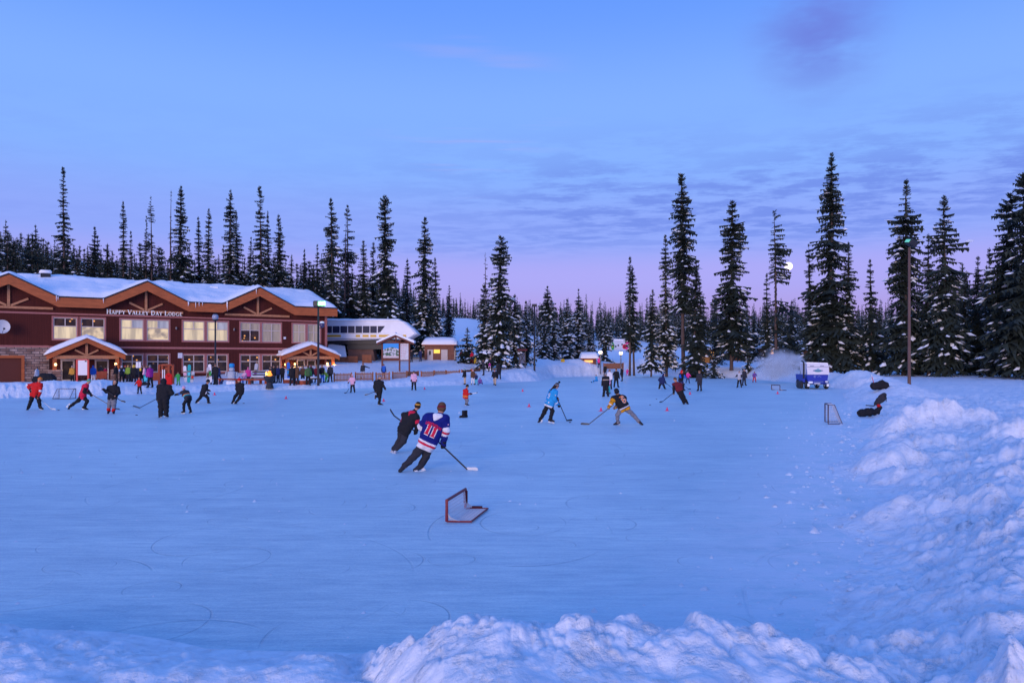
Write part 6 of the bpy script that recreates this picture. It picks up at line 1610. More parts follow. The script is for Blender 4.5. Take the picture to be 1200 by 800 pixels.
D = dice(473.3)
J14, L14 = pix_pose(D, 1.80, dict(head=(791.3, 445, -.05), neck=(793, 449, 0), shL=(789.8, 450.5, -.05), shR=(797.5, 450.3, .05), elL=(789.6, 455.5, -.1), elR=(799.8, 453.5, .05), haL=(789.5, 460, -.15), haR=(800.8, 450.8, .1),
    hipL=(795, 458.2, 0), hipR=(798.2, 457.8, 0), knL=(798.4, 465.2, -.06), knR=(801, 464.8, .06), anL=(801.4, 471.2, -.05), anR=(804.6, 470.8, .05), toL=(801.2, 473.4, -.2), toR=(806.4, 473, -.1)), (-.6, -.8))
skater(J14, dict(jacket='maroon', trousers='black', hat='brown', boot='black', sleeve='black', baggy=1.4, hem=((-.2, .02, 'black'),)), L14, 'skater in dark maroon and black tilting left over a stick', .028, GS)
stick(W(790, 459.5, D - .15), ice_xy(776, 471.2) + [0, 0, .03], ice_xy(773.4, 471.6) + [0, 0, .03], 'hockey stick angled left and down from the tilting maroon skater')
stick(W(801.5, 451.3, dice(458)), ice_xy(807, 456.2) + [0, 0, .03], ice_xy(810, 456.4) + [0, 0, .03], 'hockey stick poking out right from behind the tilting maroon skater')

# ---- everyone else, small in the picture: one continuous clothed figure each
def small(px, py, H, pose, yaw, label, D=None, group=None, lift=0.0, **cols):
    if D is None: p = hit(px, py, 10, 300)
    else: x = (px - 600) * D / F; p = np.array([x, D, max(tz1(x, D), 0 if rink_sd(np.array([x]), np.array([D]))[0] < 0 else -9)])
    J = fk(H, pose, yaw); o = region_mesh(J, cols, .042 if p[1] < 95 else .055, p)
    o.location = (p[0], p[1], p[2] + lift); props(o, label, 'person', group); return o, p
GR, GL, GF = 'people on the far ice', 'people gathered in front of the lodge', 'people on the snow beyond the fence'
small(714.5, 456, 1.72, 'stand', 160, 'person in white jacket half hidden behind the black trio skater', group=GR, jacket='white', trousers='black', hat='black')
small(722, 453.8, 1.75, 'handout', 190, 'adult in black with reddish hair reaching a hand right', group=GR, jacket='black', trousers='black')
small(729.3, 446.5, 1.72, 'stand', 95, 'person in long black coat taking the hand of the black clad adult', group=GR, jacket='black', trousers='black', hat='black', long=True)
small(713, 461.5, 1.3, 'kid', 150, 'child in pink and teal peeping out behind the black trio skater', group=GR, jacket='pink', trousers='teal', hat='white')
small(699.5, 448.5, 1.35, 'ground', 120, 'fallen child in sky blue snow suit sitting on the ice', group=GR, jacket='skyblue', trousers='skyblue', hat='black')
small(735, 438, 1.15, 'kid', 180, 'small child in hot pink snow suit by the far edge', D=117, group=GR, jacket='hotpink', trousers='hotpink', hat='white')
small(702, 431, 1.7, 'stand', 190, 'person in hot pink jacket beside the lit booth', D=119, group=GR, jacket='hotpink', trousers='black', hat='hotpink')
small(709, 434, 1.75, 'stand', 170, 'slim dark figure in front of the far brown fence', D=118, group=GR, jacket='black', trousers='black', hat='black', long=True)
small(797.5, 458, 1.75, 'glide', 200, 'skater with red helmet and black and blue jersey behind the tilting skater', group=GR, jacket='black', sleeve='blue', trousers='navy', hat='red', hood=True)
small(805.8, 449, 1.30, 'kid', 190, 'child in hot pink jacket and dark blue trousers with a stick', group=GR, jacket='hotpink', trousers='navy', hat='navy')
small(820, 458.2, 1.68, 'stand', 140, 'person in long dark coat standing alone on the ice', group=GR, jacket='charcoal', trousers='charcoal', hat='brown', long=True)
small(866.6, 454.2, 1.6, 'glide', 150, 'skater in grey jacket, front one of the far pair', group=GR, jacket='lightgrey', trousers='black', hat='grey', sleeve='charcoal')
small(871.8, 451.6, 1.65, 'stand', 200, 'skater in black, rear one of the far pair', group=GR, jacket='charcoal', trousers='charcoal', hat='grey')
small(884, 448, 1.25, 'kid', 170, 'child in red trousers and purple jacket near the steam', group=GR, jacket='purple', trousers='red', hat='black')
small(545, 450.6, 1.62, 'stand', 120, 'person in black jacket and beige trousers at the fence end', group=GR, jacket='black', trousers='beige', hat='teal')
small(554.2, 450.8, 1.55, 'stand', 190, 'person in brown jacket and white trousers at the edge of the ice', group=GR, jacket='brown', trousers='white', hat='pink')
small(558.3, 450.8, 1.2, 'kid', 160, 'child in dark jacket and turquoise trousers beside the brown jacket', group=GR, jacket='navy', trousers='cyan', hat='black')
small(562.4, 451.2, 1.15, 'ground', 190, 'toddler in purple sitting on the ice edge', group=GR, jacket='purple', trousers='purple', hat='navy')
small(567, 439.5, 1.75, 'stand', 100, 'skier in long dark clothes on the snow near the fence end', group=GF, jacket='charcoal', trousers='charcoal', hat='black')
small(574.5, 445.5, 1.75, 'hold', 190, 'adult in black carrying a child in magenta', D=92, group=GF, jacket='black', trousers='black', hat='black')
small(573.8, 440.8, .95, 'sit', 180, 'small child in magenta carried by the adult in black', D=91.6, group=GF, lift=.45, jacket='magenta', trousers='pink', hat='pink')
small(580, 451.6, 1.70, 'walk', 170, 'person in black and turquoise top with beige trousers walking on the ice', group=GR, jacket='black', trousers='beige', hat='black', scarf='pink', sleeve='black')
small(584.8, 446, 1.72, 'stand', 10, 'person in long black coat standing at the ice edge', group=GR, jacket='black', trousers='black', hood=True, long=True)
small(425.5, 437.5, 1.70, 'reach', 185, 'person in dark jacket stretching an arm left on the snow field', D=82, group=GF, jacket='charcoal', trousers='lightgrey', hat='black')
small(449.5, 436.8, 1.66, 'stand', 200, 'person in blue jacket with cap before the map board', D=82, group=GF, jacket='blue', trousers='navy', hat='charcoal', sleeve='navy')
small(493, 423.5, 1.70, 'stand', 150, 'person in dark blue left of the ticket hut', D=105, group=GF, jacket='navy', trousers='navy', hat='black')
small(482.5, 421.5, 1.70, 'stand', 150, 'person in black between the map board and the ticket hut', D=104, group=GF, jacket='black', trousers='charcoal', hat='black')
small(533.2, 422.8, 1.70, 'stand', 250, 'person in beige at the right corner of the ticket hut', D=106, group=GF, jacket='beige', trousers='beige', hat='white')
small(541, 424.2, 1.68, 'stand', 180, 'person in black with red touches right of the ticket hut', D=104, group=GF, jacket='maroon', trousers='black', hat='black')
small(546, 424.6, 1.72, 'stand', 160, 'person in dark blue next to the one with red touches', D=104, group=GF, jacket='navy', trousers='navy', hat='black')
small(553, 425.5, 1.72, 'stand', 200, 'person in red jacket left of the one in yellow', D=103, group=GF, jacket='crimson', trousers='maroon', hat='red')
small(557, 426, 1.45, 'stand', 170, 'child in yellow snow suit by the snowy firs', D=102.5, group=GF, jacket='yellow', trousers='yellow', hat='white')
# in front of the lodge
small(44, 443, 1.68, 'stand', 100, 'person in pale grey jacket in front of the stone wall', D=68, group=GL, jacket='lightgrey', trousers='black', hat='black')
small(85, 447.5, 1.74, 'stand', 180, 'person in mustard jacket left of the red framed board', D=77, group=GL, jacket='mustard', trousers='black', hat='grey')
small(109, 447.5, 1.74, 'stand', 10, 'person in bright blue jacket right of the red framed board', D=76.5, group=GL, jacket='blue', trousers='white', hat='blue')
small(124, 447, 1.60, 'stand', 170, 'person in crimson jacket inside the left porch', D=78.5, group=GL, jacket='crimson', trousers='black', hat='black')
small(136.5, 447.5, 1.82, 'stand', 90, 'tall person in black by the right pier of the left porch', D=76, group=GL, jacket='black', trousers='brown', hat='black')
small(142.8, 448, 1.70, 'hold', 200, 'person in black and white with pale green held in front', D=77, group=GL, jacket='charcoal', sleeve='white', trousers='black', hat='white')
small(150.5, 448, 1.74, 'stand', 170, 'person in lime jacket among the lodge crowd', D=79, group=GL, jacket='lime', trousers='charcoal', hat='mustard')
small(156.8, 448.2, 1.74, 'stand', 190, 'person in black with a yellow hood among the lodge crowd', D=77, group=GL, jacket='black', trousers='black', hat='yellow', hood=True, pack='yellow')
small(163.8, 462.2, 1.22, 'kid', 185, 'child in red jacket standing at the ice edge before the crowd', group=GL, jacket='red', trousers='black', hat='red')
small(169.8, 449.5, 1.70, 'stand', 120, 'person in dusty rose jacket left of the magenta jacket', D=76, group=GL, jacket='pink', trousers='teal', hat='brown')
small(176.3, 454.8, 1.70, 'stand', 60, 'woman in magenta jacket and black trousers', group=GL, jacket='magenta', trousers='black', hat='grey')
small(209.2, 451.6, 1.10, 'kid', 180, 'small child in green snow suit right of the red sled', group=GL, jacket='green', trousers='green', hat='brown')
small(253, 450.8, 1.74, 'stand', 170, 'person in black standing at the foot of the lodge lamp post', group=GL, jacket='black', trousers='black', hat='black')
small(257.8, 447.8, 1.72, 'walk', 120, 'person in dark blue walking right of the lodge lamp post', group=GL, jacket='navy', trousers='navy', hat='brown')
small(287, 446.5, 1.55, 'sit', 150, 'child in pink jacket and blue trousers sitting on the curved bench', D=66, group=GL, jacket='pink', trousers='blue', hat='pink')
small(290.8, 445.5, 1.60, 'stand', 200, 'person in hot pink behind the seated child on the curved bench', D=69, group=GL, jacket='hotpink', trousers='charcoal', hat='hotpink')
small(321.6, 447.5, 1.78, 'stand', 140, 'person in black right behind the fire bowl', D=68.5, group=GL, jacket='black', trousers='black', hat='black')
small(317.5, 446.5, 1.70, 'hold', 180, 'person in white and black behind the fire bowl', D=70, group=GL, jacket='charcoal', trousers='brown', sleeve='white', hat='black')
small(331, 446.8, 1.74, 'stand', 170, 'person in black at the left post of the right porch', D=73, group=GL, jacket='black', trousers='black')
small(342.3, 452.3, 1.74, 'stand', 20, 'person in black, left of the brown coat, backs to the rink', group=GL, jacket='black', trousers='black', hat='brown')
small(347.3, 452.4, 1.72, 'stand', 5, 'person in grey brown coat with back to the rink', group=GL, jacket='brown', trousers='charcoal', hat='charcoal', long=True)
small(361, 451.4, 1.74, 'stand', 5, 'person in green jacket with back to the rink', group=GL, jacket='olive', sleeve='green', trousers='black', hat='brown')
small(364.2, 450, 1.76, 'stand', 350, 'person in black behind the green jacket', D=72, group=GL, jacket='black', trousers='black', hat='maroon')
small(377.8, 447.5, 1.76, 'stand', 170, 'person in black jacket and blue trousers at the right porch post', D=74.5, group=GL, jacket='black', trousers='blue')
small(382.6, 447.5, 1.35, 'bend', 150, 'child in bright green bending down at the lodge corner', D=74.5, group=GL, jacket='lime', trousers='green', hat='green')
small(387, 447.5, 1.78, 'stand', 190, 'person in dark grey at the lodge corner under the amber lamp', D=75, group=GL, jacket='charcoal', trousers='black', hat='charcoal')

for px, H, yaw, ps, D, jk, tr, ht, lb in ((118, 1.72, 20, 'stand', 77, 'charcoal', 'black', 'brown', 'person in dark grey right of the bright blue jacket, back turned'), (147, 1.68, 200, 'stand', 80, 'black', 'black', 'red', 'person in black with a red hat between the white sleeves and the lime jacket'),
    (153.6, 1.70, 160, 'stand', 80, 'navy', 'charcoal', 'black', 'person in navy tucked behind the lime jacket'), (160, 1.64, 30, 'stand', 79, 'charcoal', 'black', 'grey', 'person in charcoal right of the yellow hood'), (166.5, 1.74, 190, 'stand', 80, 'black', 'black', 'charcoal', 'person in black close to the dusty rose jacket'),
    (173, 1.7, 150, 'stand', 79, 'navy', 'black', 'brown', 'person in navy between the dusty rose and the magenta jackets'), (249.5, 1.7, 210, 'stand', 70, 'charcoal', 'charcoal', 'black', 'person in charcoal left of the lodge lamp post'), (326, 1.72, 160, 'stand', 73, 'navy', 'black', 'black', 'person in navy right of the fire bowl'),
    (355, 1.7, 180, 'stand', 73, 'brown', 'black', 'black', 'person in brown by the right porch double doors'), (371, 1.7, 190, 'stand', 74, 'maroon', 'black', 'black', 'person in maroon behind the floodlight pole')):
    small(px, 447.6, H, ps, yaw, lb, D=D, group=GL, jacket=jk, trousers=tr, hat=ht)
# ------------------------------------------------------------------ nets, cones, furniture, poles
M_NETRED = mat('net_red', (.20, .015, .025), .45, .4)
M_CORD = mat('net_cord', (.62, .62, .66), .8, .2)
M_PIPE = mat('net_pipe_dark', (.06, .015, .02), .5, .4)
def hockey_net(name, label, fl, fr, back, h, frame, r=.028, bl=None, step=.055, cord=.0035, pad=False):
    """fl, fr: feet of the two posts; back: offset of the rear bar; h: height"""
    fl, fr, back = np.array([*fl, 0.]), np.array([*fr, 0.]), np.array([*back, 0.])
    root = thing(name, label, 'hockey net', (fl + fr) / 2, 0, 'hockey nets'); o = np.array(root.location); u = np.array([0, 0, 1.0])
    b = r * u
    MB().tube([fl + b, fl + u * h, fr + u * h, fr + b], r, 8).build('goal_frame', frame, root, o, smooth=False)
    MB().tube([fl + b, fl + back + b, fr + back + b, fr + b], r * .6, 8).build('base_bar', frame, root, o)
    for p_ in ((fl, fr) if bl is not None else ()): MB().tube([p_ + u * h, p_ + u * h + back * bl, p_ + back + b], r * .6, 6).build('rear_brace', frame, root, o)
    q = MB(); e = bl if bl is not None else 0.0
    top = lambda t: fl + (fr - fl) * t + u * (h - .01) + back * e
    n = max(4, int(np.linalg.norm(fr - fl) / step)); m = max(4, int(math.hypot(h, np.linalg.norm(back)) / step))
    def bp(t, s):                                             # sagging back sheet
        a, c = top(t), fl + (fr - fl) * t + back * .98 + u * r; p = a + (c - a) * s
        if bl is None:                                        # hangs down from the crossbar, then lies along the ice
            hf = .10 * s + .90 * max(0, (s - .42) / .58) ** 1.1; zf = max(0, 1 - s / .55) ** .85; p = np.array([a[0] + (c[0] - a[0]) * hf, a[1] + (c[1] - a[1]) * hf, r + (a[2] - r) * zf])
        else: p = p - u * .03 * h * math.sin(math.pi * s)
        p[2] = max(p[2], r * .6); return p
    for i in range(n + 1): q.tube([bp(i / n, s) for s in np.linspace(0, 1, m)], cord, 3, cap=False)
    for j in range(m + 1): q.tube([bp(t, j / m) for t in np.linspace(0, 1, 6)], cord, 3, cap=False)
    for f0 in (fl, fr):                                       # side sheets
        for j in range(m + 1):
            s = j / m; a = f0 + u * (h - (h - r) * s); t = 0 if f0 is fl else 1; c = bp(t, min(1, s)); q.tube([a, c], cord, 3, cap=False)
        for i in range(1, 5): k = i / 5; q.tube([(f0 + u * (h - (h - r) * s)) * (1 - k) + bp(0 if f0 is fl else 1, s) * k for s in np.linspace(0, 1, 6)], cord, 3, cap=False)
    if e > 0:
        for i in range(n + 1): q.tube([fl + (fr - fl) * i / n + u * (h - .01), top(i / n)], cord, 3, cap=False)
    q.build('netting', M_CORD, root, o)
    if pad:
        q = MB(); q.tube([fr + u * h * .92, fr + u * h * .35], r * 1.5, 7); c = fr + back * .55 + b; q.tube([fr + back * .3 + b, fr + back * .75 + b], r * 1.7, 7); q.build('tape_wrap', mat('dark_red_tape', (.10, .008, .012), .7), root, o)
a, b_, c_, d_ = ice_xy(523.5, 612.5), ice_xy(545.5, 597), ice_xy(552, 612.8), ice_xy(571, 599.5)
hockey_net('hockey_net', 'low dark red mini hockey net lying open to the left on the near ice', a[:2], b_[:2], (c_ - a)[:2], .365, M_NETRED, .026, None, .05, .005, True)
a, b_ = ice_xy(970.5, 497.3), ice_xy(966.8, 494.6); 
hockey_net('hockey_net', 'dark tall narrow hockey net at the foot of the right snow bank', a[:2], b_[:2], (.62, .1), .80, M_PIPE, .024, .45, .09, .006)
a, b_ = ice_xy(69.2, 466.9), ice_xy(88.8, 466.9)
hockey_net('hockey_net', 'hockey net seen from behind near the left snow bank', b_[:2], a[:2], (0, -.7), .66, M_PIPE, .03, .3, .12, .006)
q0 = ice_xy(914, 457.6); q1 = q0 + [-.25, 1.3, 0]
hockey_net('hockey_net', 'tiny far hockey net left of the ice resurfacer', q0[:2], q1[:2], (.55, 0), .45, M_PIPE, .035, None, .14, .008)

M_CONE = mat('cone_pink', (.75, .05, .14), .5, .3)
CONE = None
def cone(px, py, label, h=.26):
    global CONE
    p = ice_xy(px, py)
    if CONE is None:
        o = thing('marker_cone', label, 'cone', p, 0, 'pink marker cones on the ice'); MB().bbox((-.13, -.13, 0), (.13, .13, .025), .012).build('base', M_CONE, o); MB().tube([(0, 0, .02), (0, 0, .24)], [.085, .02], 10).build('body', M_CONE, o); CONE = o
    else: o = copy_tree(CONE); o.location = p; o['label'] = label
    o.scale = (h / .26,) * 3; o.rotation_euler = (0, 0, px)
for px, py, lb in ((251.5, 462.8, 'pink cone on the ice near the lodge lamp post skater'), (335.2, 467.3, 'pink cone alone on the ice below the right porch'), (449.6, 470.2, 'pink cone by the foot of the one legged skater'),
    (497.6, 456, 'pink cone beside the girl in pale pink jacket'), (612.5, 458.6, 'pink cone below the tall dark lamp pole, farther of two'), (620, 476.6, 'pink cone left of the sky blue jersey skater, nearer of two'),
    (704.3, 481.5, 'pink cone at the feet of the black trio skater'), (781.8, 481.2, 'pink cone right of the black and gold jersey skater'), (808.6, 462, 'pink cone behind the tilting maroon skater'), (911.3, 461.4, 'pink cone by the tiny far net')):
    cone(px, py, lb, .21 if py > 470 else .23)
def puck(px, py, label):
    p = ice_xy(px, py); o = MB().tube([(0, 0, .004), (0, 0, .03)], .05, 14).build('puck', M_BLACKP); o.location = p; props(o, label, 'puck', 'hockey pucks')
for px, py, lb in ((68.6, 480.6, 'puck at the tip of the white stick'), (160, 486.5, 'puck on the ice left of the big hooded skater'), (285.6, 472.6, 'puck right of the red helmet skater'), (761.8, 474.6, 'puck right of the black and gold jersey shoulder'), (769.3, 467.6, 'puck left of the tilting maroon skater'), (668, 495, 'puck touching the blade of the sky blue jersey skater')):
    puck(px, py, lb)
# black winter boot left standing on the ice
p = ice_xy(543.2, 489.2); J = [((0, 0, .30), (0, 0, .10), .075, .07), ((0.03, 0, .05), (-.14, -.03, .05), .055, .055), ((0, 0, .1), (.03, 0, .05), .07, .06)]
def bf(P): return np.maximum(field(J, .03)(P), P[:, 2] - .33)
V, Q = surface_nets(lambda P: np.maximum(bf(P), -P[:, 2]), (-.3, -.2, -.05), (.2, .2, .45), .02)
bt = thing('winter_boot', 'pair of black winter boots left standing on the open ice', 'boots', p); fast_mesh('boot', V, Q, CM('black'), bt, smooth=True)
o = fast_mesh('boot', V, Q, CM('black'), bt, smooth=True); o.location = (.10, .12, 0); o.rotation_euler = (0, 0, .5)
MB().bbox((-.2, -.07, 0), (.09, .06, .028), .012).build('sole', M_TAPE, bt)

# bags on the right bank
def blob(name, label, cat, px, py, bones, m, D=None, h=.035):
    pos = hit(px, py, 5, 200) if D is None else W(px, py, D)
    ff = field(bones, .06); V, Q = surface_nets(lambda P: ff(P) + .016 * np.sin(19 * P[:, 0] + 8 * P[:, 2] + 2 * np.sin(9 * P[:, 1] + 4 * P[:, 0])) + .012 * np.sin(23 * P[:, 2] - 9 * P[:, 0] + 5 * P[:, 1]), *bounds(bones, .06), h); o = thing(name, label, cat, pos); fast_mesh('fabric', V, Q, m, o, smooth=True); return o, pos
sb, ps = blob('duffel_bag', 'long black duffel bag slumped on the right snow bank with a red end', 'bag', 1021, 488.5, [((-.48, 0, .16), (-.1, 0, .20), .17, .18), ((-.1, 0, .2), (.28, .1, .22), .17, .14), ((.28, .1, .2), (.46, .1, .42), .13, .10)], CM('black'))
MB().ball((.38, .08, .50), (.10, .08, .07), 10, 7).build('red_end', CM('red'), sb, smooth=True); MB().tube([(-.3, -.15, .25), (-.1, -.2, .42), (.12, -.15, .3)], .018, 6).build('strap', M_TAPE, sb)
sb, ps = blob('backpack', 'black backpack leaning on the right snow bank behind the duffel bag', 'bag', 1031.5, 475, [((-.16, 0, .12), (.16, 0, .50), .15, .15), ((.05, -.1, .2), (.15, -.1, .38), .09, .09)], CM('charcoal'))
MB().tube([(-.2, -.14, .10), (-.45, -.2, -.02), (-.8, -.1, -.0)], .03, 6).tube([(.1, -.17, .55), (.2, -.25, .4), (.2, -.2, .2)], .02, 6).build('strap', M_TAPE, sb)
sb, ps = blob('sports_bag', 'rounded black sports bag beside a stick planted in the right bank', 'bag', 1031.5, 456.5, [((-.38, 0, .22), (.3, 0, .26), .24, .24), ((.3, 0, .2), (.5, 0, .12), .18, .12), ((0, 0, .4), (.1, 0, .46), .16, .14)], CM('black'))
MB().tube([(-.3, -.2, .35), (0, -.25, .62), (.28, -.2, .35)], .02, 6).build('handle', M_TAPE, sb)
p = hit(1025.5, 455.5, 5, 200); st_ = stick(W(1021, 438.5, p[1]), p + [0, 0, .05], p + [.16, .1, -.02], 'hockey stick with white top planted upright in the right bank by the sports bag', M_REDP, M_BLACKP, M_WHITEP)
# black shell on the berm at left, dark mat, green and yellow flag
sb, ps = blob('gear_bag', 'big black domed bag on the berm in front of the stone wall', 'bag', 53.5, 446, [((-.9, 0, .1), (.6, 0, .15), .30, .34), ((-.2, 0, .3), (.4, 0, .3), .40, .36)], CM('black'), D=66)
def foil():
    p = W(144, 462.3, 61); o = thing('bench_mat', 'black wedge shaped mat lying at the snow edge behind the grey trousered skater', 'mat', p); MB().add([(-.45, 0, 0), (.95, .1, 0.02), (-.3, .5, .45), (-.45, .04, -.06), (.95, .14, -.04), (-.3, .54, .38)], [(0, 1, 2), (5, 4, 3), (0, 3, 4, 1), (1, 4, 5, 2), (2, 5, 3, 0)]).build('sheet', CM('black'), o)
foil()
p = W(23, 453.5, 60); fl = thing('snow_marker', 'small green, yellow and red marker stuck in the left berm', 'marker', p)
q = MB(); 
for i, (x0, x1) in enumerate(((-.22, -.07), (-.07, .08), (.08, .22))): q.box((x0, 0, 0), (x1, .04, .38), i)
q.build('panel', [CM('green'), CM('yellow'), CM('red')], fl); MB().tube([(0, .06, -.6), (0, .06, .4)], .02, 6).build('stake', M_DARK, fl)

# low picket fences along the far side
def fence(pxa, pxb, pya, pyb, D0, D1, label, hgt=.85, n=None, rails=True):
    A = np.array([(pxa - 600) * D0 / F, D0]); B = np.array([(pxb - 600) * D1 / F, D1]); L = np.linalg.norm(B - A); u = (B - A) / L; zA, zB = HC - (pya - HY) * D0 / F, HC - (pyb - HY) * D1 / F
    root = thing('picket_fence', label, 'fence', (A[0], A[1], zA), math.atan2(u[1], u[0]), 'low timber fences beside the rink'); sl = (zB - zA) / L
    m = M_TIMBER2 if rails else mat('old_boards', (.20, .075, .035), .8, var=.2, vscale=4)
    k = n or int(L / .165); q = MB()
    for i in range(k):
        x = L * (i + .5) / k; w = L / k * (.30 if rails else .47); z = sl * x; q.box((x - w, -.012, z + .04), (x + w, .012, z + hgt - .04 * (i % 2) + .02 * math.sin(i * 2.1)))
    q.build('pickets', m, root)
    q = MB()
    for z in (.16, hgt - .2): q.prism([(0, z), (L, z + sl * L), (L, z + sl * L + .09), (0, z + .09)], .014, .05)
    q.build('rails', M_TIMBER, root)
    for x in (.06, L - .06): MB().box((x - .05, .052, -.5), (x + .05, .15, sl * x + hgt + .06)).build('post', M_TIMBER, root)
for i, (a, b, pa, pb, d0, d1, lb, hg, rl) in enumerate((
    (391.5, 413, 447.5, 447, 75.5, 77, 'leftmost low picket panel beside the log discs', .90, True), (416.5, 438, 446.3, 446, 78, 79.5, 'low picket panel right of the one by the log discs', .90, True),
    (440.5, 457.5, 446, 445.4, 80, 81, 'low picket panel behind the one legged skater', .88, True), (460.5, 477.5, 445, 444.2, 82, 84, 'low picket panel left of the girl in pale pink', .88, True),
    (477.8, 491, 443.8, 443.2, 85, 86, 'low close boarded panel behind the girl in pale pink', .84, False), (494, 509, 443.6, 443, 85, 87, 'low picket panel right of the girl in pale pink', .84, True),
    (509.5, 523, 442.4, 442, 88, 90, 'low picket panel in the middle of the right run of fence', .82, True), (523.5, 539.5, 442, 441.2, 90, 92, 'low picket panel left of the beige trousers person', .80, True),
    (541.5, 553, 441.2, 440.6, 92, 94, 'low close boarded panel behind the beige trousers person', .84, False), (553.5, 563, 440.2, 439.6, 93, 95, 'solid orange brown board panel at the right end of the fence', .86, False))):
    fence(a, b, pa, pb, d0, d1, lb, hg, rails=rl)
fence(661, 683, 431.5, 431.2, 119, 119, 'dark low board fence left of the lit booth', .75, rails=False); fence(707, 731, 432.5, 432, 119, 119, 'dark low board fence below the lit lamp post', .95, rails=False)

# poles and lamps
def pole(name, label, px, top, foot, D, r, m=M_DARK, cat='pole', z=None):
    x = (px - 600) * D / F; zf = tz1(x, D) if z is None else z; zt = HC - (top - HY) * D / F
    t = thing(name, label, cat, (x, D, zf)); MB().tube([(0, 0, -.6), (0, 0, .3), (0, 0, zt - zf)], [r * 1.3, r, r * .72], 10).build('pole', m, t, smooth=True); return t, zt - zf
M_GREEN = mat('flood_green', (.5, 1, .6), .4, emit=(.16, 1.0, .36), estr=1.6)
t, h = pole('floodlight_pole', 'tall black pole with a green lit floodlight and a globe', 373, 358, 450, 66, .11, cat='floodlight')
MB().bbox((-.42, -.25, h - .1), (.55, .3, h + .42), .06).build('lamp_housing', M_DARK, t); MB().box((.05, -.30, h - .02), (.72, -.256, h + .36)).build('lit_lens', M_GREEN, t)
MB().ball((.38, -.15, h - 1.75), .24, 12, 8).build('globe', mat('dark_globe', (.06, .05, .12), .2, .6), t, smooth=True); MB().ball((.38, -.15, h - 1.58), (.22, .22, .16), 10, 5, zmin=.0).build('globe_snow', M_SNOWC, t, smooth=True); MB().tube([(0, 0, h - 2.05), (.38, -.15, h - 2.0)], .04, 6).build('bracket', M_DARK, t)
l = bpy.data.lights.new('flood_light', 'POINT'); l.energy = 25; l.color = (.45, 1, .55); l.shadow_soft_size = .3; lo = bpy.data.objects.new('flood_light', l); COL.objects.link(lo); lo.parent = t; lo.location = (.5, -.7, h + .1)
t, h = pole('street_lamp', 'black street lamp with a pale globe standing before the lodge', 252.3, 376, 451, 64, .085, cat='lamp')
MB().tube([(0, 0, h), (0, 0, h + .12)], [.2, .26], 8).build('collar', M_DARK, t); MB().ball((0, 0, h + .33), (.27, .27, .3), 12, 8).build('globe', mat('pale_globe', (.30, .33, .42), .2, .5), t, smooth=True); MB().ball((0, 0, h + .52), (.2, .2, .14), 8, 5).build('lamp_cap', M_DARK, t, smooth=True)
t, h = pole('lamp_pole', 'tall thin dark pole standing at the far edge of the ice', 626.3, 358, 444, 95, .13, cat='pole'); MB().bbox((-.3, -.2, h - .15), (.3, .2, h + .2), .05).build('lamp_housing', M_DARK, t)
M_WOODP = mat('pole_wood', (.14, .085, .075), .85, .15, var=.2, vscale=4, stretch=(1, 1, .2))
t, h = pole('floodlight_pole', 'brown wooden pole with a tilted dark floodlight on the right bank', 1065.5, 290, 449, 60, .13, M_WOODP, 'floodlight')
hm = MB().bbox((-.36, -.36, -.25), (.36, .36, .25), .06).build('lamp_housing', M_DARK, t); hm.location = (.12, -.1, h + .35); hm.rotation_euler = (.2, .55, .2)
hl = MB().bbox((-.41, -.27, -.17), (-.365, .27, .1), .015).build('lens', mat('lens_green', (.1, .35, .3), .3, emit=(.2, .9, .6), estr=.5), t); hl.location = hm.location; hl.rotation_euler = hm.rotation_euler
MB().tube([(0, 0, h - .2), (.1, -.08, h + .2)], .06, 6).build('bracket', M_DARK, t)
t, h = pole('lamp_pole', 'thin dark pole on the snow left of the small trellis sign', 596.6, 400, 432.5, 99, .075)
t, h = pole('lift_pole', 'thin dark lift pole high on the ski slope above the ticket hut', 527, 373, 395, 190, .14); MB().box((-.5, -.06, h - .1), (.5, .06, h + .12)).build('cross_arm', M_DARK, t)
t, h = pole('lift_pole', 'short thick dark post on the slope left of the thin lift pole', 517, 377, 396, 180, .22); MB().tube([(0, 0, h), (.0, 0, h + .1)], .3, 8).build('pole_cap', M_DARK, t)
M_WARM = mat('lamp_warm', (1, .85, .6), .4, emit=(1, .78, .45), estr=2.5)
def globe_lamp(px, top, foot, D, label, en, rr=.3):
    t, h = pole('street_lamp', label, px, top, foot, D, .10, mat('grey_post', (.12, .13, .16), .5), 'lamp'); MB().ball((0, 0, h + rr * .8), rr, 12, 8).build('globe', M_WARM, t, smooth=True); MB().tube([(0, 0, h - .12), (0, 0, h + .06)], [.12, .2], 8).build('collar', M_DARK, t); MB().tube([(0, 0, h + rr * 1.6), (0, 0, h + rr * 2.0)], [.24, .06], 8).build('lamp_cap', M_DARK, t)
    l = bpy.data.lights.new('street_light', 'POINT'); l.energy = en; l.color = (1, .65, .35); l.shadow_soft_size = .3; lo = bpy.data.objects.new('street_light', l); COL.objects.link(lo); lo.parent = t; lo.location = (0, -.8, h + .5)
globe_lamp(703.6, 414.5, 432, 118, 'lit white street lamp hanging in the snowy fir beside the booth', 60, .30); globe_lamp(727.6, 415.5, 434, 118, 'lit street lamp on a grey post right of the booth', 50, .30)
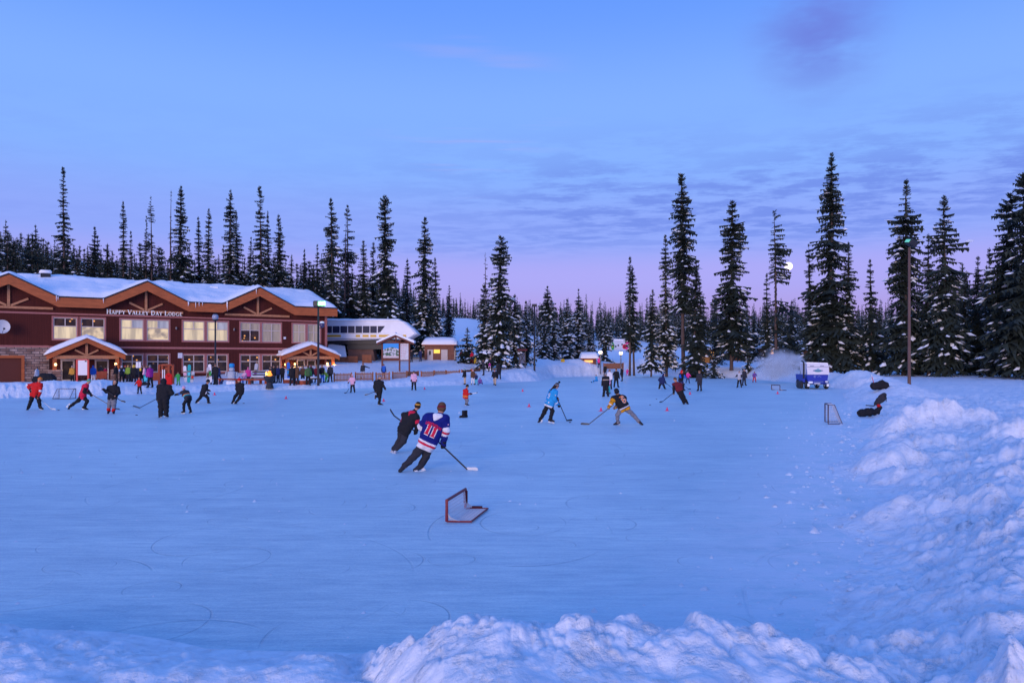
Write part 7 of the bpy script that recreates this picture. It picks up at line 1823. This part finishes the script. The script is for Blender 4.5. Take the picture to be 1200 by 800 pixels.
# trellis sign, round yellow sign, banner arch
def trellis():
    D = 98; k = D / F; x = (612 - 600) * k; z = tz1(x, D); t = thing('trellis_sign', 'small framed board with a crossed brace left of the tall dark pole', 'sign', (x, D, z)); w = 3.6 * k; zt = HC - (411 - HY) * k - z; zb = HC - (425.5 - HY) * k - z
    for s in (-1, 1): MB().box((s * w - .06, 0, -.6), (s * w + .06, .12, zt)).build('post', M_DARK, t)
    MB().box((-w + .06, .03, zb), (w - .06, .07, zt - .25)).build('panel', mat('panel_blue', (.10, .12, .20), .6), t)
    q = MB(); q.beam((-w, 0, zb), (w, 0, zt - .25), .05, .08); q.beam((w, -.03, zb), (-w, -.03, zt - .25), .05, .08); q.build('cross_brace', M_DARK, t); MB().box((-w - .25, -.05, zt), (w + .25, .2, zt + .25)).build('sign_roof', mat('sign_maroon', (.10, .02, .03), .7), t)
trellis()
D = 117; x = (659.5 - 600) * D / F; z = tz1(x, D); t = thing('round_sign', 'round yellow sign on a short post left of the booth fence', 'sign', (x, D, z)); zc = HC - (422.8 - HY) * D / F - z
MB().tube([(0, 0, -.5), (0, 0, zc)], .05, 6).build('post', M_DARK, t); MB().tube([(0, -.09, zc), (0, -.05, zc)], .34, 14).build('disc', mat('sign_yellow', (.75, .42, .02), .5), t)
def arch():
    D = 175; k = D / F; cx = (725.5 - 600) * k; z = tz1(cx, D); t = thing('start_banner', 'wide white banner frame with green and red figures across the ski slope', 'banner', (cx, D, z))
    def p(px, py): return ((px - 600) * k - cx, HC - (py - HY) * k - z)
    for px in (713.5, 738): x, _ = p(px, 0); MB().tube([(x, 0, -1), (x, 0, p(0, 399)[1])], .12, 6).build('post', M_DARK, t)
    (xa, zt), (xb, zb) = p(713.5, 399), p(738, 411.5); bn = MB().box((xa + .13, -.05, zb), (xb - .13, .05, zt)).build('banner_sheet', mat('banner_white', (.62, .63, .70), .7, var=.1, vscale=.8), t)
    MB().box((xa - .1, -.12, zt), (xb + .1, .12, zt + .35)).build('banner_snow', M_SNOWC, t)
    q = MB(); (x, zc) = p(718, 405.5); q.ball((x, -.06, zc), (.42, .03, .95), 10, 8, 0); q.ball((x, -.085, zc + .1), (.2, .03, .4), 8, 6, 1)
    (x, zc) = p(732, 406); q.ball((x, -.06, zc), (.55, .03, .6), 10, 8, 2); q.ball((x + .6, -.065, zc + .9), (.45, .03, .5), 9, 7, 3); q.ball((x + .55, -.06, zc - .6), (.35, .03, .6), 9, 7, 3)
    for px, py in ((721.5, 405.8), (724.5, 404.6), (729, 403.5)): x, zc = p(px, py); q.ball((x, -.06, zc), (.22, .03, .2), 8, 5, 4)
    q.build('printed_figures', [CM('green'), CM('yellow'), CM('crimson'), CM('hotpink'), CM('black')], bn)
arch()

# ------------------------------------------------------------------ ice resurfacer
def resurfacer():
    D = 65.5; k = D / F; cx = (957 - 600) * k; t = thing('ice_resurfacer', 'blue ice resurfacer with a white snow tank parked at the far right ice edge', 'vehicle', (cx, D, 0), R(-3))
    M_B = mat('machine_blue', (.010, .035, .36), .35, .5); M_W = mat('tank_white', (.70, .68, .74), .4, .4); M_RUB = mat('rubber', (.02, .02, .022), .8)
    def X(px): return (px - 957) * k
    def Z(py): return HC - (py - HY) * k
    mb = MB(); n = 6
    V = []
    for y, e in ((0, 0), (.12, -.06), (3.0, -.06), (3.1, 0)):
        for px, py in ((947, 447.5), (969.3, 447.5), (970.3, 438.8), (946, 438.8)): V.append((X(px) , y, Z(py)))
    mb.add(V, [(0, 1, 2, 3), (15, 14, 13, 12)] + [(l * 4 + (i + 1) % 4, l * 4 + i, l * 4 + 4 + i, l * 4 + 4 + (i + 1) % 4) for l in range(3) for i in range(4)]); mb.build('body', M_B, t)
    mb = MB(); pr = [(X(946), Z(438.7)), (X(971), Z(438.7)), (X(970.6), Z(430)), (X(969.6), Z(426)), (X(945.6), Z(425.6)), (X(945.2), Z(430))]; mb.prism(pr, -.10, 1.7); tk = mb.build('snow_tank', M_W, t)
    mb = MB(); mb.prism([(X(945), Z(426)), (X(970), Z(426)), (X(969), Z(425)), (X(945), Z(424.2))], -.05, 1.6); mb.build('tank_snow', M_SNOWC, tk)
    mb = MB(); mb.box((X(949), -.125, Z(429)), (X(953.5), -.103, Z(428.3))); mb.box((X(960.5), -.125, Z(429)), (X(965), -.103, Z(428.3))); mb.box((X(945.6), -.115, Z(430)), (X(970.4), -.102, Z(429.6))); mb.build('tank_slots', mat('slot_grey', (.18, .2, .32), .5), tk)
    # badge: a green and blue mountain crest
    mb = MB(); x, z = X(958), Z(434.2); mb.ball((x, -.11, z), (.36, .012, .12), 14, 6, 0); mb.prism([(x - .34, z), (x, z + .22), (x + .34, z)], -.124, -.112, 1); mb.prism([(x - .46, z - .03), (x + .46, z - .03), (x + .40, z + .05), (x - .40, z + .05)], -.128, -.118, 2); mb.build('badge', [mat('badge_green', (.06, .30, .28), .5), mat('badge_teal', (.22, .42, .50), .5), mat('badge_blue', (.08, .16, .34), .5)], tk)
    mb = MB(); mb.tube([(X(955 + 1.2 * math.cos(a)), -.012, Z(441 + 1.1 * math.sin(a))) for a in np.linspace(0.6, 6.2, 10)], .018, 5); mb.tube([(X(958), -.012, Z(441.6)), (X(960), -.012, Z(440.4)), (X(962), -.012, Z(441.8))], .016, 5); mb.build('body_marks', mat('mark_pale', (.3, .4, .7), .5), t)
    mb = MB(); mb.box((X(949.5), -.16, Z(448.2)), (X(964), -.004, Z(447))); mb.box((X(947.5), -.2, Z(449.4)), (X(970.5), -.04, Z(448.3))); mb.build('bumper', M_B, t)
    mb = MB(); mb.bbox((X(946.8), -.28, Z(449.2)), (X(952), .02, Z(446.6)), .06); mb.bbox((X(953), -.24, Z(447.3)), (X(964), -.1, Z(446.8)), .02); mb.bbox((X(966), -.24, Z(447.8)), (X(969.5), -.02, Z(446.2)), .04); mb.bbox((X(953), -.26, Z(449.6)), (X(960.5), -.1, Z(448.6)), .03); mb.bbox((X(966.5), -.28, Z(449.6)), (X(971), -.05, Z(448.6)), .04); mb.build('bumper_snow', M_SNOWC, t, smooth=True)
    MB().box((X(948), .2, .42), (X(969), 3.0, Z(447.6))).build('chassis', M_DARK, t)
    def wheel(px, y, r=.40, w=.28):
        x = X(px); tr = MB().tube([(x - w / 2, y, r), (x - w / 2 + .05, y, r), (x + w / 2 - .05, y, r), (x + w / 2, y, r)], [r * .86, r, r, r * .86], 18).build('wheel', M_RUB, t, smooth=False)
        MB().tube([(x - w / 2 - .02, y, r), (x + w / 2 + .02, y, r)], r * .5, 12).build('rim', M_STEEL, tr); MB().box((x - w / 2 + .04, y - r - .012, r * .6), (x + w / 2 - .04, y - r * .9, r * 1.25)).build('packed_snow', M_SNOWC, tr)
    wheel(947.5, .35); wheel(969.6, .35); wheel(947.5, 2.6); wheel(969.6, 2.6)
    # left hand rail column, side tank and towel box
    MB().box((X(942.6), .35, Z(448)), (X(945.4), 1.3, Z(443.5))).build('side_box', M_B, t); MB().tube([(X(944.3), .5, Z(446)), (X(944.3), .5, Z(424.5)), (X(941.8), .5, Z(422.6))], .07, 7).build('exhaust_pipe', M_DARK, t)
    MB().box((X(945.2), -.03, Z(438)), (X(946.2), .0, Z(427))).build('tank_hinge', M_B, t); MB().bbox((X(939.6), .25, .05), (X(943.4), 1.4, Z(446.5)), .1).build('side_brush', M_DARK, t)
    MB().box((X(951), 2.0, Z(438.7)), (X(965), 3.0, Z(434))).build('driver_seat', M_DARK, t); MB().tube([(X(970.8), .1, Z(437)), (X(970.8), .1, Z(430))], .035, 6).build('marker_rod', M_REDP, t)
resurfacer()
SC.cycles.volume_bounces = 3
def steam():
    D = 78; c = W(913, 427, D); o = MB().ball((0, 0, 0), (2.9, 1.6, 1.9), 24, 16).build('steam_cloud', None or bpy.data.materials.new('steam')); o.location = c
    m = o.data.materials[0]; m.use_nodes = True; nt = m.node_tree; N = nt.nodes; L = nt.links; N.remove(N['Principled BSDF'])
    v = N.new('ShaderNodeVolumePrincipled'); v.inputs['Color'].default_value = (.9, .92, .95, 1); v.inputs['Anisotropy'].default_value = .1
    tc = N.new('ShaderNodeTexCoord'); n = N.new('ShaderNodeTexNoise'); n.inputs['Scale'].default_value = .75; n.inputs['Detail'].default_value = 4; n.inputs['Distortion'].default_value = .6; L.new(tc.outputs['Object'], n.inputs['Vector'])
    mp = N.new('ShaderNodeMapping'); mp.inputs['Scale'].default_value = (1 / 2.9, 1 / 1.6, 1 / 1.9); L.new(tc.outputs['Object'], mp.inputs['Vector'])
    ln = N.new('ShaderNodeVectorMath'); ln.operation = 'LENGTH'; L.new(mp.outputs[0], ln.inputs[0])
    a = N.new('ShaderNodeMath'); a.operation = 'MULTIPLY_ADD'; L.new(ln.outputs['Value'], a.inputs[0]); a.inputs[1].default_value = -.62; L.new(n.outputs['Fac'], a.inputs[2])
    r = N.new('ShaderNodeMapRange'); r.interpolation_type = 'SMOOTHSTEP'; L.new(a.outputs[0], r.inputs[0])
    for kk, q in zip((1, 2, 3, 4), (-.09, .24, 0, 1.3)): r.inputs[kk].default_value = q
    L.new(r.outputs[0], v.inputs['Density']); L.new(v.outputs[0], N['Material Output'].inputs['Volume'])
    props(o, 'puff of pale steam drifting left of the ice resurfacer', 'steam', None, 'stuff')
steam()
# the moon
mo = MB().ball((0, 0, 0), 1, 24, 14).build('moon', mat('moon_glow', (1, 1, 1), .9, emit=(1.0, .92, .86), estr=1.25), smooth=True); dm = 9000.0; mo.location = W(924, 312, dm); mo.scale = (4.7 * dm / F,) * 3
props(mo, 'full pale moon low in the dusk sky between two firs', 'moon', None, 'structure')

# ------------------------------------------------------------------ things in front of the lodge
def board():
    D = 75.5; c = W(97, 447, D); t = thing('notice_board', 'big white board in a red frame before the left lodge porch', 'sign', (c[0], D, c[2])); k = D / F
    w = 6.6 * k; z1 = (447 - 421.3) * k; z0 = (447 - 439.5) * k
    MB().box((-w + .1, -.03, z0), (w - .1, .03, z1 - .06)).build('panel', M_WHITE, t); 
    for s in (-1, 1): MB().box((s * w - .09, -.06, -.3), (s * w + .09, .06, z1)).build('post', M_REDP, t)
    MB().box((-w + .09, -.058, z1 - .06), (w - .09, .058, z1 + .06)).build('top_rail', M_REDP, t); MB().box((w - .35, -.045, z1 - .22), (w - .16, -.032, z1 - .1)).build('black_tag', M_DARK, t)
    q = MB(); 
    for s in (-1, 1): q.tube([(s * .3 + .24 * math.cos(a), 0, .3 + .24 * math.sin(a)) for a in np.linspace(0, 6.28, 12)], .02, 5)
    q.tube([(-.3, 0, .3), (.3, 0, .5)], .02, 5); q.build('undercarriage', M_DARK, t)
board()
def paper_sign():
    D = 74; c = W(162.3, 448, D); k = D / F; t = thing('notice_stand', 'two pale sheets on a dark stand among the crowd', 'sign', (c[0], D, c[2]))
    MB().tube([(0, .05, -.3), (0, .05, (448 - 424) * k)], .04, 6).build('post', M_DARK, t)
    for s in (-1, 1): MB().box((s * 1.5 * k - 1.3 * k, -.03, (448 - 431) * k), (s * 1.5 * k + 1.3 * k, .0, (448 - 424) * k)).build('sheet', M_WHITE, t)
    MB().box((.12, -.035, (448 - 434.5) * k), (.28, 0, (448 - 431.3) * k)).build('yellow_tab', CM('yellow'), t)
paper_sign()
def ski_rack():
    D = 71; c = W(194, 450, D); k = D / F; t = thing('ski_rack', 'big red brown wooden rack standing between the lodge windows', 'rack', (c[0], D, c[2]))
    m = mat('rack_wood', (.30, .06, .025), .7, var=.2, vscale=4)
    def p(px, py): return ((px - 194) * k, (450 - py) * k)
    q = MB()
    for px in (186.2, 190, 197.5, 202.5): x, z = p(px, 427.5); q.box((x - .1, 0, -.3), (x + .1, .14, z))
    q.build('upright', m, t); q = MB()
    for py in (428, 432, 441, 446): (xa, z), (xb, _) = p(185, py), p(203, py); q.box((xa, .145, z - .1), (xb, .23, z + .1))
    q.build('rail', m, t); q = MB(); (xa, z0), (xb, z1) = p(191, 447), p(197, 430); q.box((xa, .24, z0), (xb, .32, z1)); q.build('back_panel', m, t)
    q = MB(); q.prism([(p(188, 430)[0], p(0, 428.6)[1]), (p(203.5, 430)[0], p(0, 428.6)[1]), (p(201, 426)[0], p(0, 426.4)[1]), (p(190, 426)[0], p(0, 426.4)[1])], -.05, .35); q.build('rack_cap', m, t)
    for i, px in enumerate((188, 190.8, 193)): x, z = p(px, 433); MB().bbox((x - .05, -.06, .1), (x + .05, -.03, z), .012).build('ski', CM('white' if i else 'maroon'), t)
    ch = MB(); (xa, z0) = p(180.5, 450); 
ski_rack()
def sled():
    D = 69; c = W(197.6, 450.5, D); k = D / F; t = thing('sled', 'bright red plastic sled stood on end in front of the wooden rack', 'sled', (c[0], D, c[2])); w = 4.2 * k; h = 13.4 * k; n = 16
    out = [(-w, .0), (w, .0)] + [(w * math.cos(a), h - w + w * math.sin(a)) for a in np.linspace(0, math.pi, n)]
    MB().prism(out, 0, .05).build('shell', CM('red'), t); inner = [(x * .8, .2 + (z - .2) * .86 + .06) for x, z in out]; MB().prism(inner, -.035, -.003).build('seat_pan', CM('red'), t)
    MB().tube([(-w * .3, -.06, h * .85), (0, -.12, h * .7), (w * .3, -.06, h * .85)], .015, 5).build('tow_rope', M_TAPE, t)
sled()
def wood_chair(px, py, D, label):
    c = W(px, py, D); t = thing('wooden_chair', label, 'chair', (c[0], D, c[2]), .4); m = MATS['rack_wood']
    MB().box((-.3, -.3, .38), (.3, .3, .44)).build('seat', m, t); MB().box((-.3, .26, .44), (.3, .32, 1.1)).build('backrest', m, t)
    for s in (-1, 1):
        for y in (-.27, .27): MB().box((s * .27 - .035, y - .035, -.2), (s * .27 + .035, y + .035, .379)).build('leg', m, t)
wood_chair(182, 450.5, 69, 'low wooden chair at the left foot of the big rack'); wood_chair(121, 447.5, 75, 'wooden chair inside the left porch'); wood_chair(116.5, 447.5, 76, 'wooden chair beside the bright blue jacket')
def boards(px, py, D, label, h, cols, nm='snowboard', tilt=.12, w=.15):
    c = W(px, py, D); t = thing(nm, label, nm.replace('_', ' '), (c[0], D, c[2] - .1), tilt * 3); n = 10
    out = [(w * math.cos(a), w + w * math.sin(a)) for a in np.linspace(math.pi, 2 * math.pi, n)] + [(w * math.cos(a), h - w + w * math.sin(a)) for a in np.linspace(0, math.pi, n)]
    o = MB().prism(out, 0, .03).build('deck', CM(cols[0]), t); b = MB().prism([(x * .8, h * .35 + (z) * .3) for x, z in out], -.012, -.002).build('graphic', CM(cols[1]), t)
    for z in (.35, .62): MB().bbox((-w * .8, -.09, h * z - .06), (w * .8, -.015, h * z + .06), .02).build('binding', M_BLACKP, t)
    for o_ in (o, b): pass
    t.rotation_euler = (-.12, tilt, 0)
G_SB = 'snowboards stood in the snow by the lodge'
for a in ((221, 447.2, 70, 'teal snowboard stood upright in the snow by the lower windows', 1.75, ('teal', 'cyan')), (217.3, 446.5, 70.5, 'white snowboard leaning left beside the teal one', 1.6, ('white', 'pink')), (224.5, 447, 70, 'red tipped narrow board right of the teal snowboard', 1.1, ('lightgrey', 'red')),
          (243, 446.6, 69, 'grey snowboard leaning at the left of the lodge lamp post', 1.45, ('lightgrey', 'brown')), (246.6, 446.8, 69, 'green tipped snowboard touching the lodge lamp post', 1.75, ('white', 'green')), (248.8, 447, 69.4, 'white board low behind the lodge lamp post', 1.1, ('white', 'grey')), (298.2, 446, 69, 'pale snowboard planted behind the curved bench', 1.75, ('lightgrey', 'purple')), (338.5, 446, 71, 'bright blue board leaning on the right porch', 1.9, ('blue', 'skyblue'))):
    boards(*a, tilt=.1 * math.sin(a[0] * 3))
def snow_figure():
    D = 68; c = W(271.6, 447.5, D); t = thing('snow_figure', 'grey blocky snow figure with a blue hat beside the curved bench', 'snow figure', (c[0], D, c[2])); m = mat('grey_ice', (.42, .45, .52), .5, bump=.6, bscale=5)
    MB().bbox((-.34, -.25, -.2), (.34, .25, 1.0), .1).build('torso', m, t, smooth=True); MB().bbox((-.22, -.2, 1.0), (.22, .2, 1.34), .08).build('head', m, t, smooth=True); MB().bbox((-.2, -.2, 1.34), (.2, .2, 1.72), .07).build('hat', CM('skyblue'), t, smooth=True)
    for s in (-1, 1): MB().tube([(s * .34, 0, .85), (s * .5, -.05, .9), (s * .5, -.1, .5)], .07, 7).build('arm', m, t, smooth=True)
    MB().bbox((-.45, -.3, -.3), (.45, .3, .1), .08).build('plinth', M_SNOWC, t)
snow_figure()
def benches():
    m = MATS['rack_wood']
    for px, py, D, r, label in ((277, 450, 64.5, 1.5, 'long low curved timber bench in front of the snow figure'), (291, 450.5, 64, 1.1, 'short low curved timber bench under the seated child')):
        c = W(px, py, D); t = thing('bench', label, 'bench', (c[0], D, c[2])); n = 10; V = []
        for i in range(n + 1):
            a = -.9 + 1.8 * i / n; 
            for rr in (2.0 * r, 2.0 * r - .5): V.append((rr * math.sin(a), -rr * math.cos(a) + 2 * r, .36)); V.append((rr * math.sin(a), -rr * math.cos(a) + 2 * r, .48))
        Q = []
        for i in range(n): a = i * 4; Q += [(a, a + 4, a + 5, a + 1), (a + 2, a + 3, a + 7, a + 6), (a + 1, a + 5, a + 7, a + 3), (a, a + 2, a + 6, a + 4)]
        Q += [(0, 1, 3, 2), (n * 4, n * 4 + 2, n * 4 + 3, n * 4 + 1)]
        fast_mesh('seat', np.array(V), np.array(Q), m, t)
        for i in (1, 5, 9): a = -.9 + 1.8 * i / n; x, y = (2 * r - .25) * math.sin(a), -(2 * r - .25) * math.cos(a) + 2 * r; MB().tube([(x, y, -.3), (x, y, .358)], .13, 8).build('leg', m, t)
    c = W(305, 448, 66); t = thing('bench', 'dark backed bench with a snow covered seat left of the fire bowl', 'bench', (c[0], 66, c[2]))
    MB().box((-.8, -.2, .40), (.8, .25, .46)).build('seat', M_DARK, t); MB().bbox((-.78, -.18, .462), (.78, .18, .6), .05).build('seat_snow', M_SNOWC, t, smooth=True)
    q = MB(); q.box((-.8, .26, .62), (.8, .30, .74)); q.box((-.8, .26, .86), (.8, .30, 1.0)); q.build('backrest', M_DARK, t)
    for s in (-1, 1): MB().box((s * .74 - .04, -.18, -.3), (s * .74 + .04, .31, .398)).build('leg', M_DARK, t)
    c = W(369.5, 449.5, 67); t = thing('bench', 'dark bench with snow on it at the floodlight pole foot', 'bench', (c[0], 67, c[2]))
    MB().box((-.5, -.2, .40), (.5, .2, .5)).build('seat', M_DARK, t); MB().bbox((-.48, -.18, .502), (.48, .18, .66), .05).build('seat_snow', M_SNOWC, t, smooth=True)
    for s in (-1, 1): MB().box((s * .42 - .06, -.18, -.3), (s * .42 + .06, .18, .398)).build('leg', M_DARK, t)
benches()
def fire_bowl():
    D = 63.5; c = W(316, 451.8, D); t = thing('fire_bowl', 'black iron fire bowl with orange flames in front of the lodge', 'fire pit', (c[0], D, c[2])); k = D / F
    r = 6.6 * k; MB().tube([(0, 0, .30), (0, 0, .42), (0, 0, .62), (0, 0, .80)], [.22, r * .72, r * .95, r], 16).build('bowl', M_DARK, t); MB().tube([(0, 0, -.2), (0, 0, .3)], [.34, .22], 10).build('base', M_DARK, t)
    MB().tube([(r * math.cos(a), r * math.sin(a), .80) for a in np.linspace(0, 6.283, 17)], .035, 5).build('rim', M_DARK, t)
    fm = mat('flame', (1, .4, .05), .5, emit=(1, .26, .03), estr=1.8); fm2 = mat('flame_core', (1, .7, .2), .5, emit=(1, .55, .14), estr=2.2); rr = random.Random(9)
    for i in range(9):
        a = rr.random() * 6.28; d = rr.random() * r * .6; x, y = d * math.cos(a), d * math.sin(a); hh = .22 + .4 * rr.random(); MB().tube([(x, y, .74), (x + .03, y, .8 + hh * .3), (x - .04, y, .8 + hh * .7), (x + .03, y, .8 + hh)], [.09, .11, .06, .005], 6).build('flame', fm if i % 3 else fm2, t, smooth=True)
    for i in range(3): a = i * 2.1; MB().tube([(-.4 * math.cos(a), -.4 * math.sin(a), .74), (.4 * math.cos(a), .4 * math.sin(a), .84)], .06, 7).build('log', M_BARK, t)
    l = bpy.data.lights.new('fire_light', 'POINT'); l.energy = 14; l.color = (1, .4, .1); l.shadow_soft_size = .25; lo = bpy.data.objects.new('fire_light', l); COL.objects.link(lo); lo.parent = t; lo.location = (0, 0, 1.3)
fire_bowl()
def planter(px, py, D, r, label):
    c = W(px, py, D); t = thing('wood_planter', label, 'planter', (c[0], D, c[2])); MB().tube([(0, 0, -.3), (0, 0, .42)], [r * .92, r], 14).build('tub', MATS['rack_wood'], t); MB().ball((0, 0, .40), (r * .92, r * .92, .16), 12, 5, zmin=.0).build('snow_fill', M_SNOWC, t, smooth=True)
planter(354, 451, 66, .62, 'round brown timber tub between the coats with backs turned'); planter(338, 450, 67, .45, 'low round timber tub left of the black coat')
for px, py, D, r, lb in ((393, 453.2, 70.5, .5, 'snow dusted log disc, left of two by the fence'), (401.5, 451.6, 72, .6, 'snow dusted log disc, right of two by the fence')):
    c = W(px, py, D); t = thing('log_disc', lb, 'log disc', (c[0], D, c[2]), .3, 'log discs by the fence'); MB().tube([(0, 0, -.15), (0, 0, .16)], r, 16).build('log', MATS['rack_wood'], t); MB().ball((0, 0, .16), (r * .93, r * .93, .08), 14, 4, zmin=.0).build('disc_snow', M_SNOWC, t, smooth=True)
sb, ps = blob('tote_bag', 'turquoise bag carried in the crowd left of the magenta jacket', 'bag', 171.3, 447.5, [((0, 0, .2), (0, 0, .5), .16, .13)], CM('cyan'), D=72); MB().tube([(-.1, 0, .6), (0, 0, .8), (.1, 0, .6)], .015, 5).build('handle', M_TAPE, sb)
sb, ps = blob('gear_pack', 'black pack lying on the snow behind the magenta jacket', 'bag', 170.5, 452.6, [((-.3, 0, .15), (.25, 0, .18), .2, .2)], CM('black'), D=68); MB().tube([(-.2, -.1, .33), (0, -.14, .42), (.2, -.1, .33)], .015, 5).build('handle', M_TAPE, sb)
sb, ps = blob('helmet', 'dark round helmet lying on the snow right of the lamp post', 'helmet', 259, 450.2, [((0, 0, .13), (0, 0, .16), .15, .14)], CM('navy'), D=64); MB().tube([(-.14, 0, .1), (0, -.15, .05), (.14, 0, .1)], .012, 5).build('strap', M_TAPE, sb)
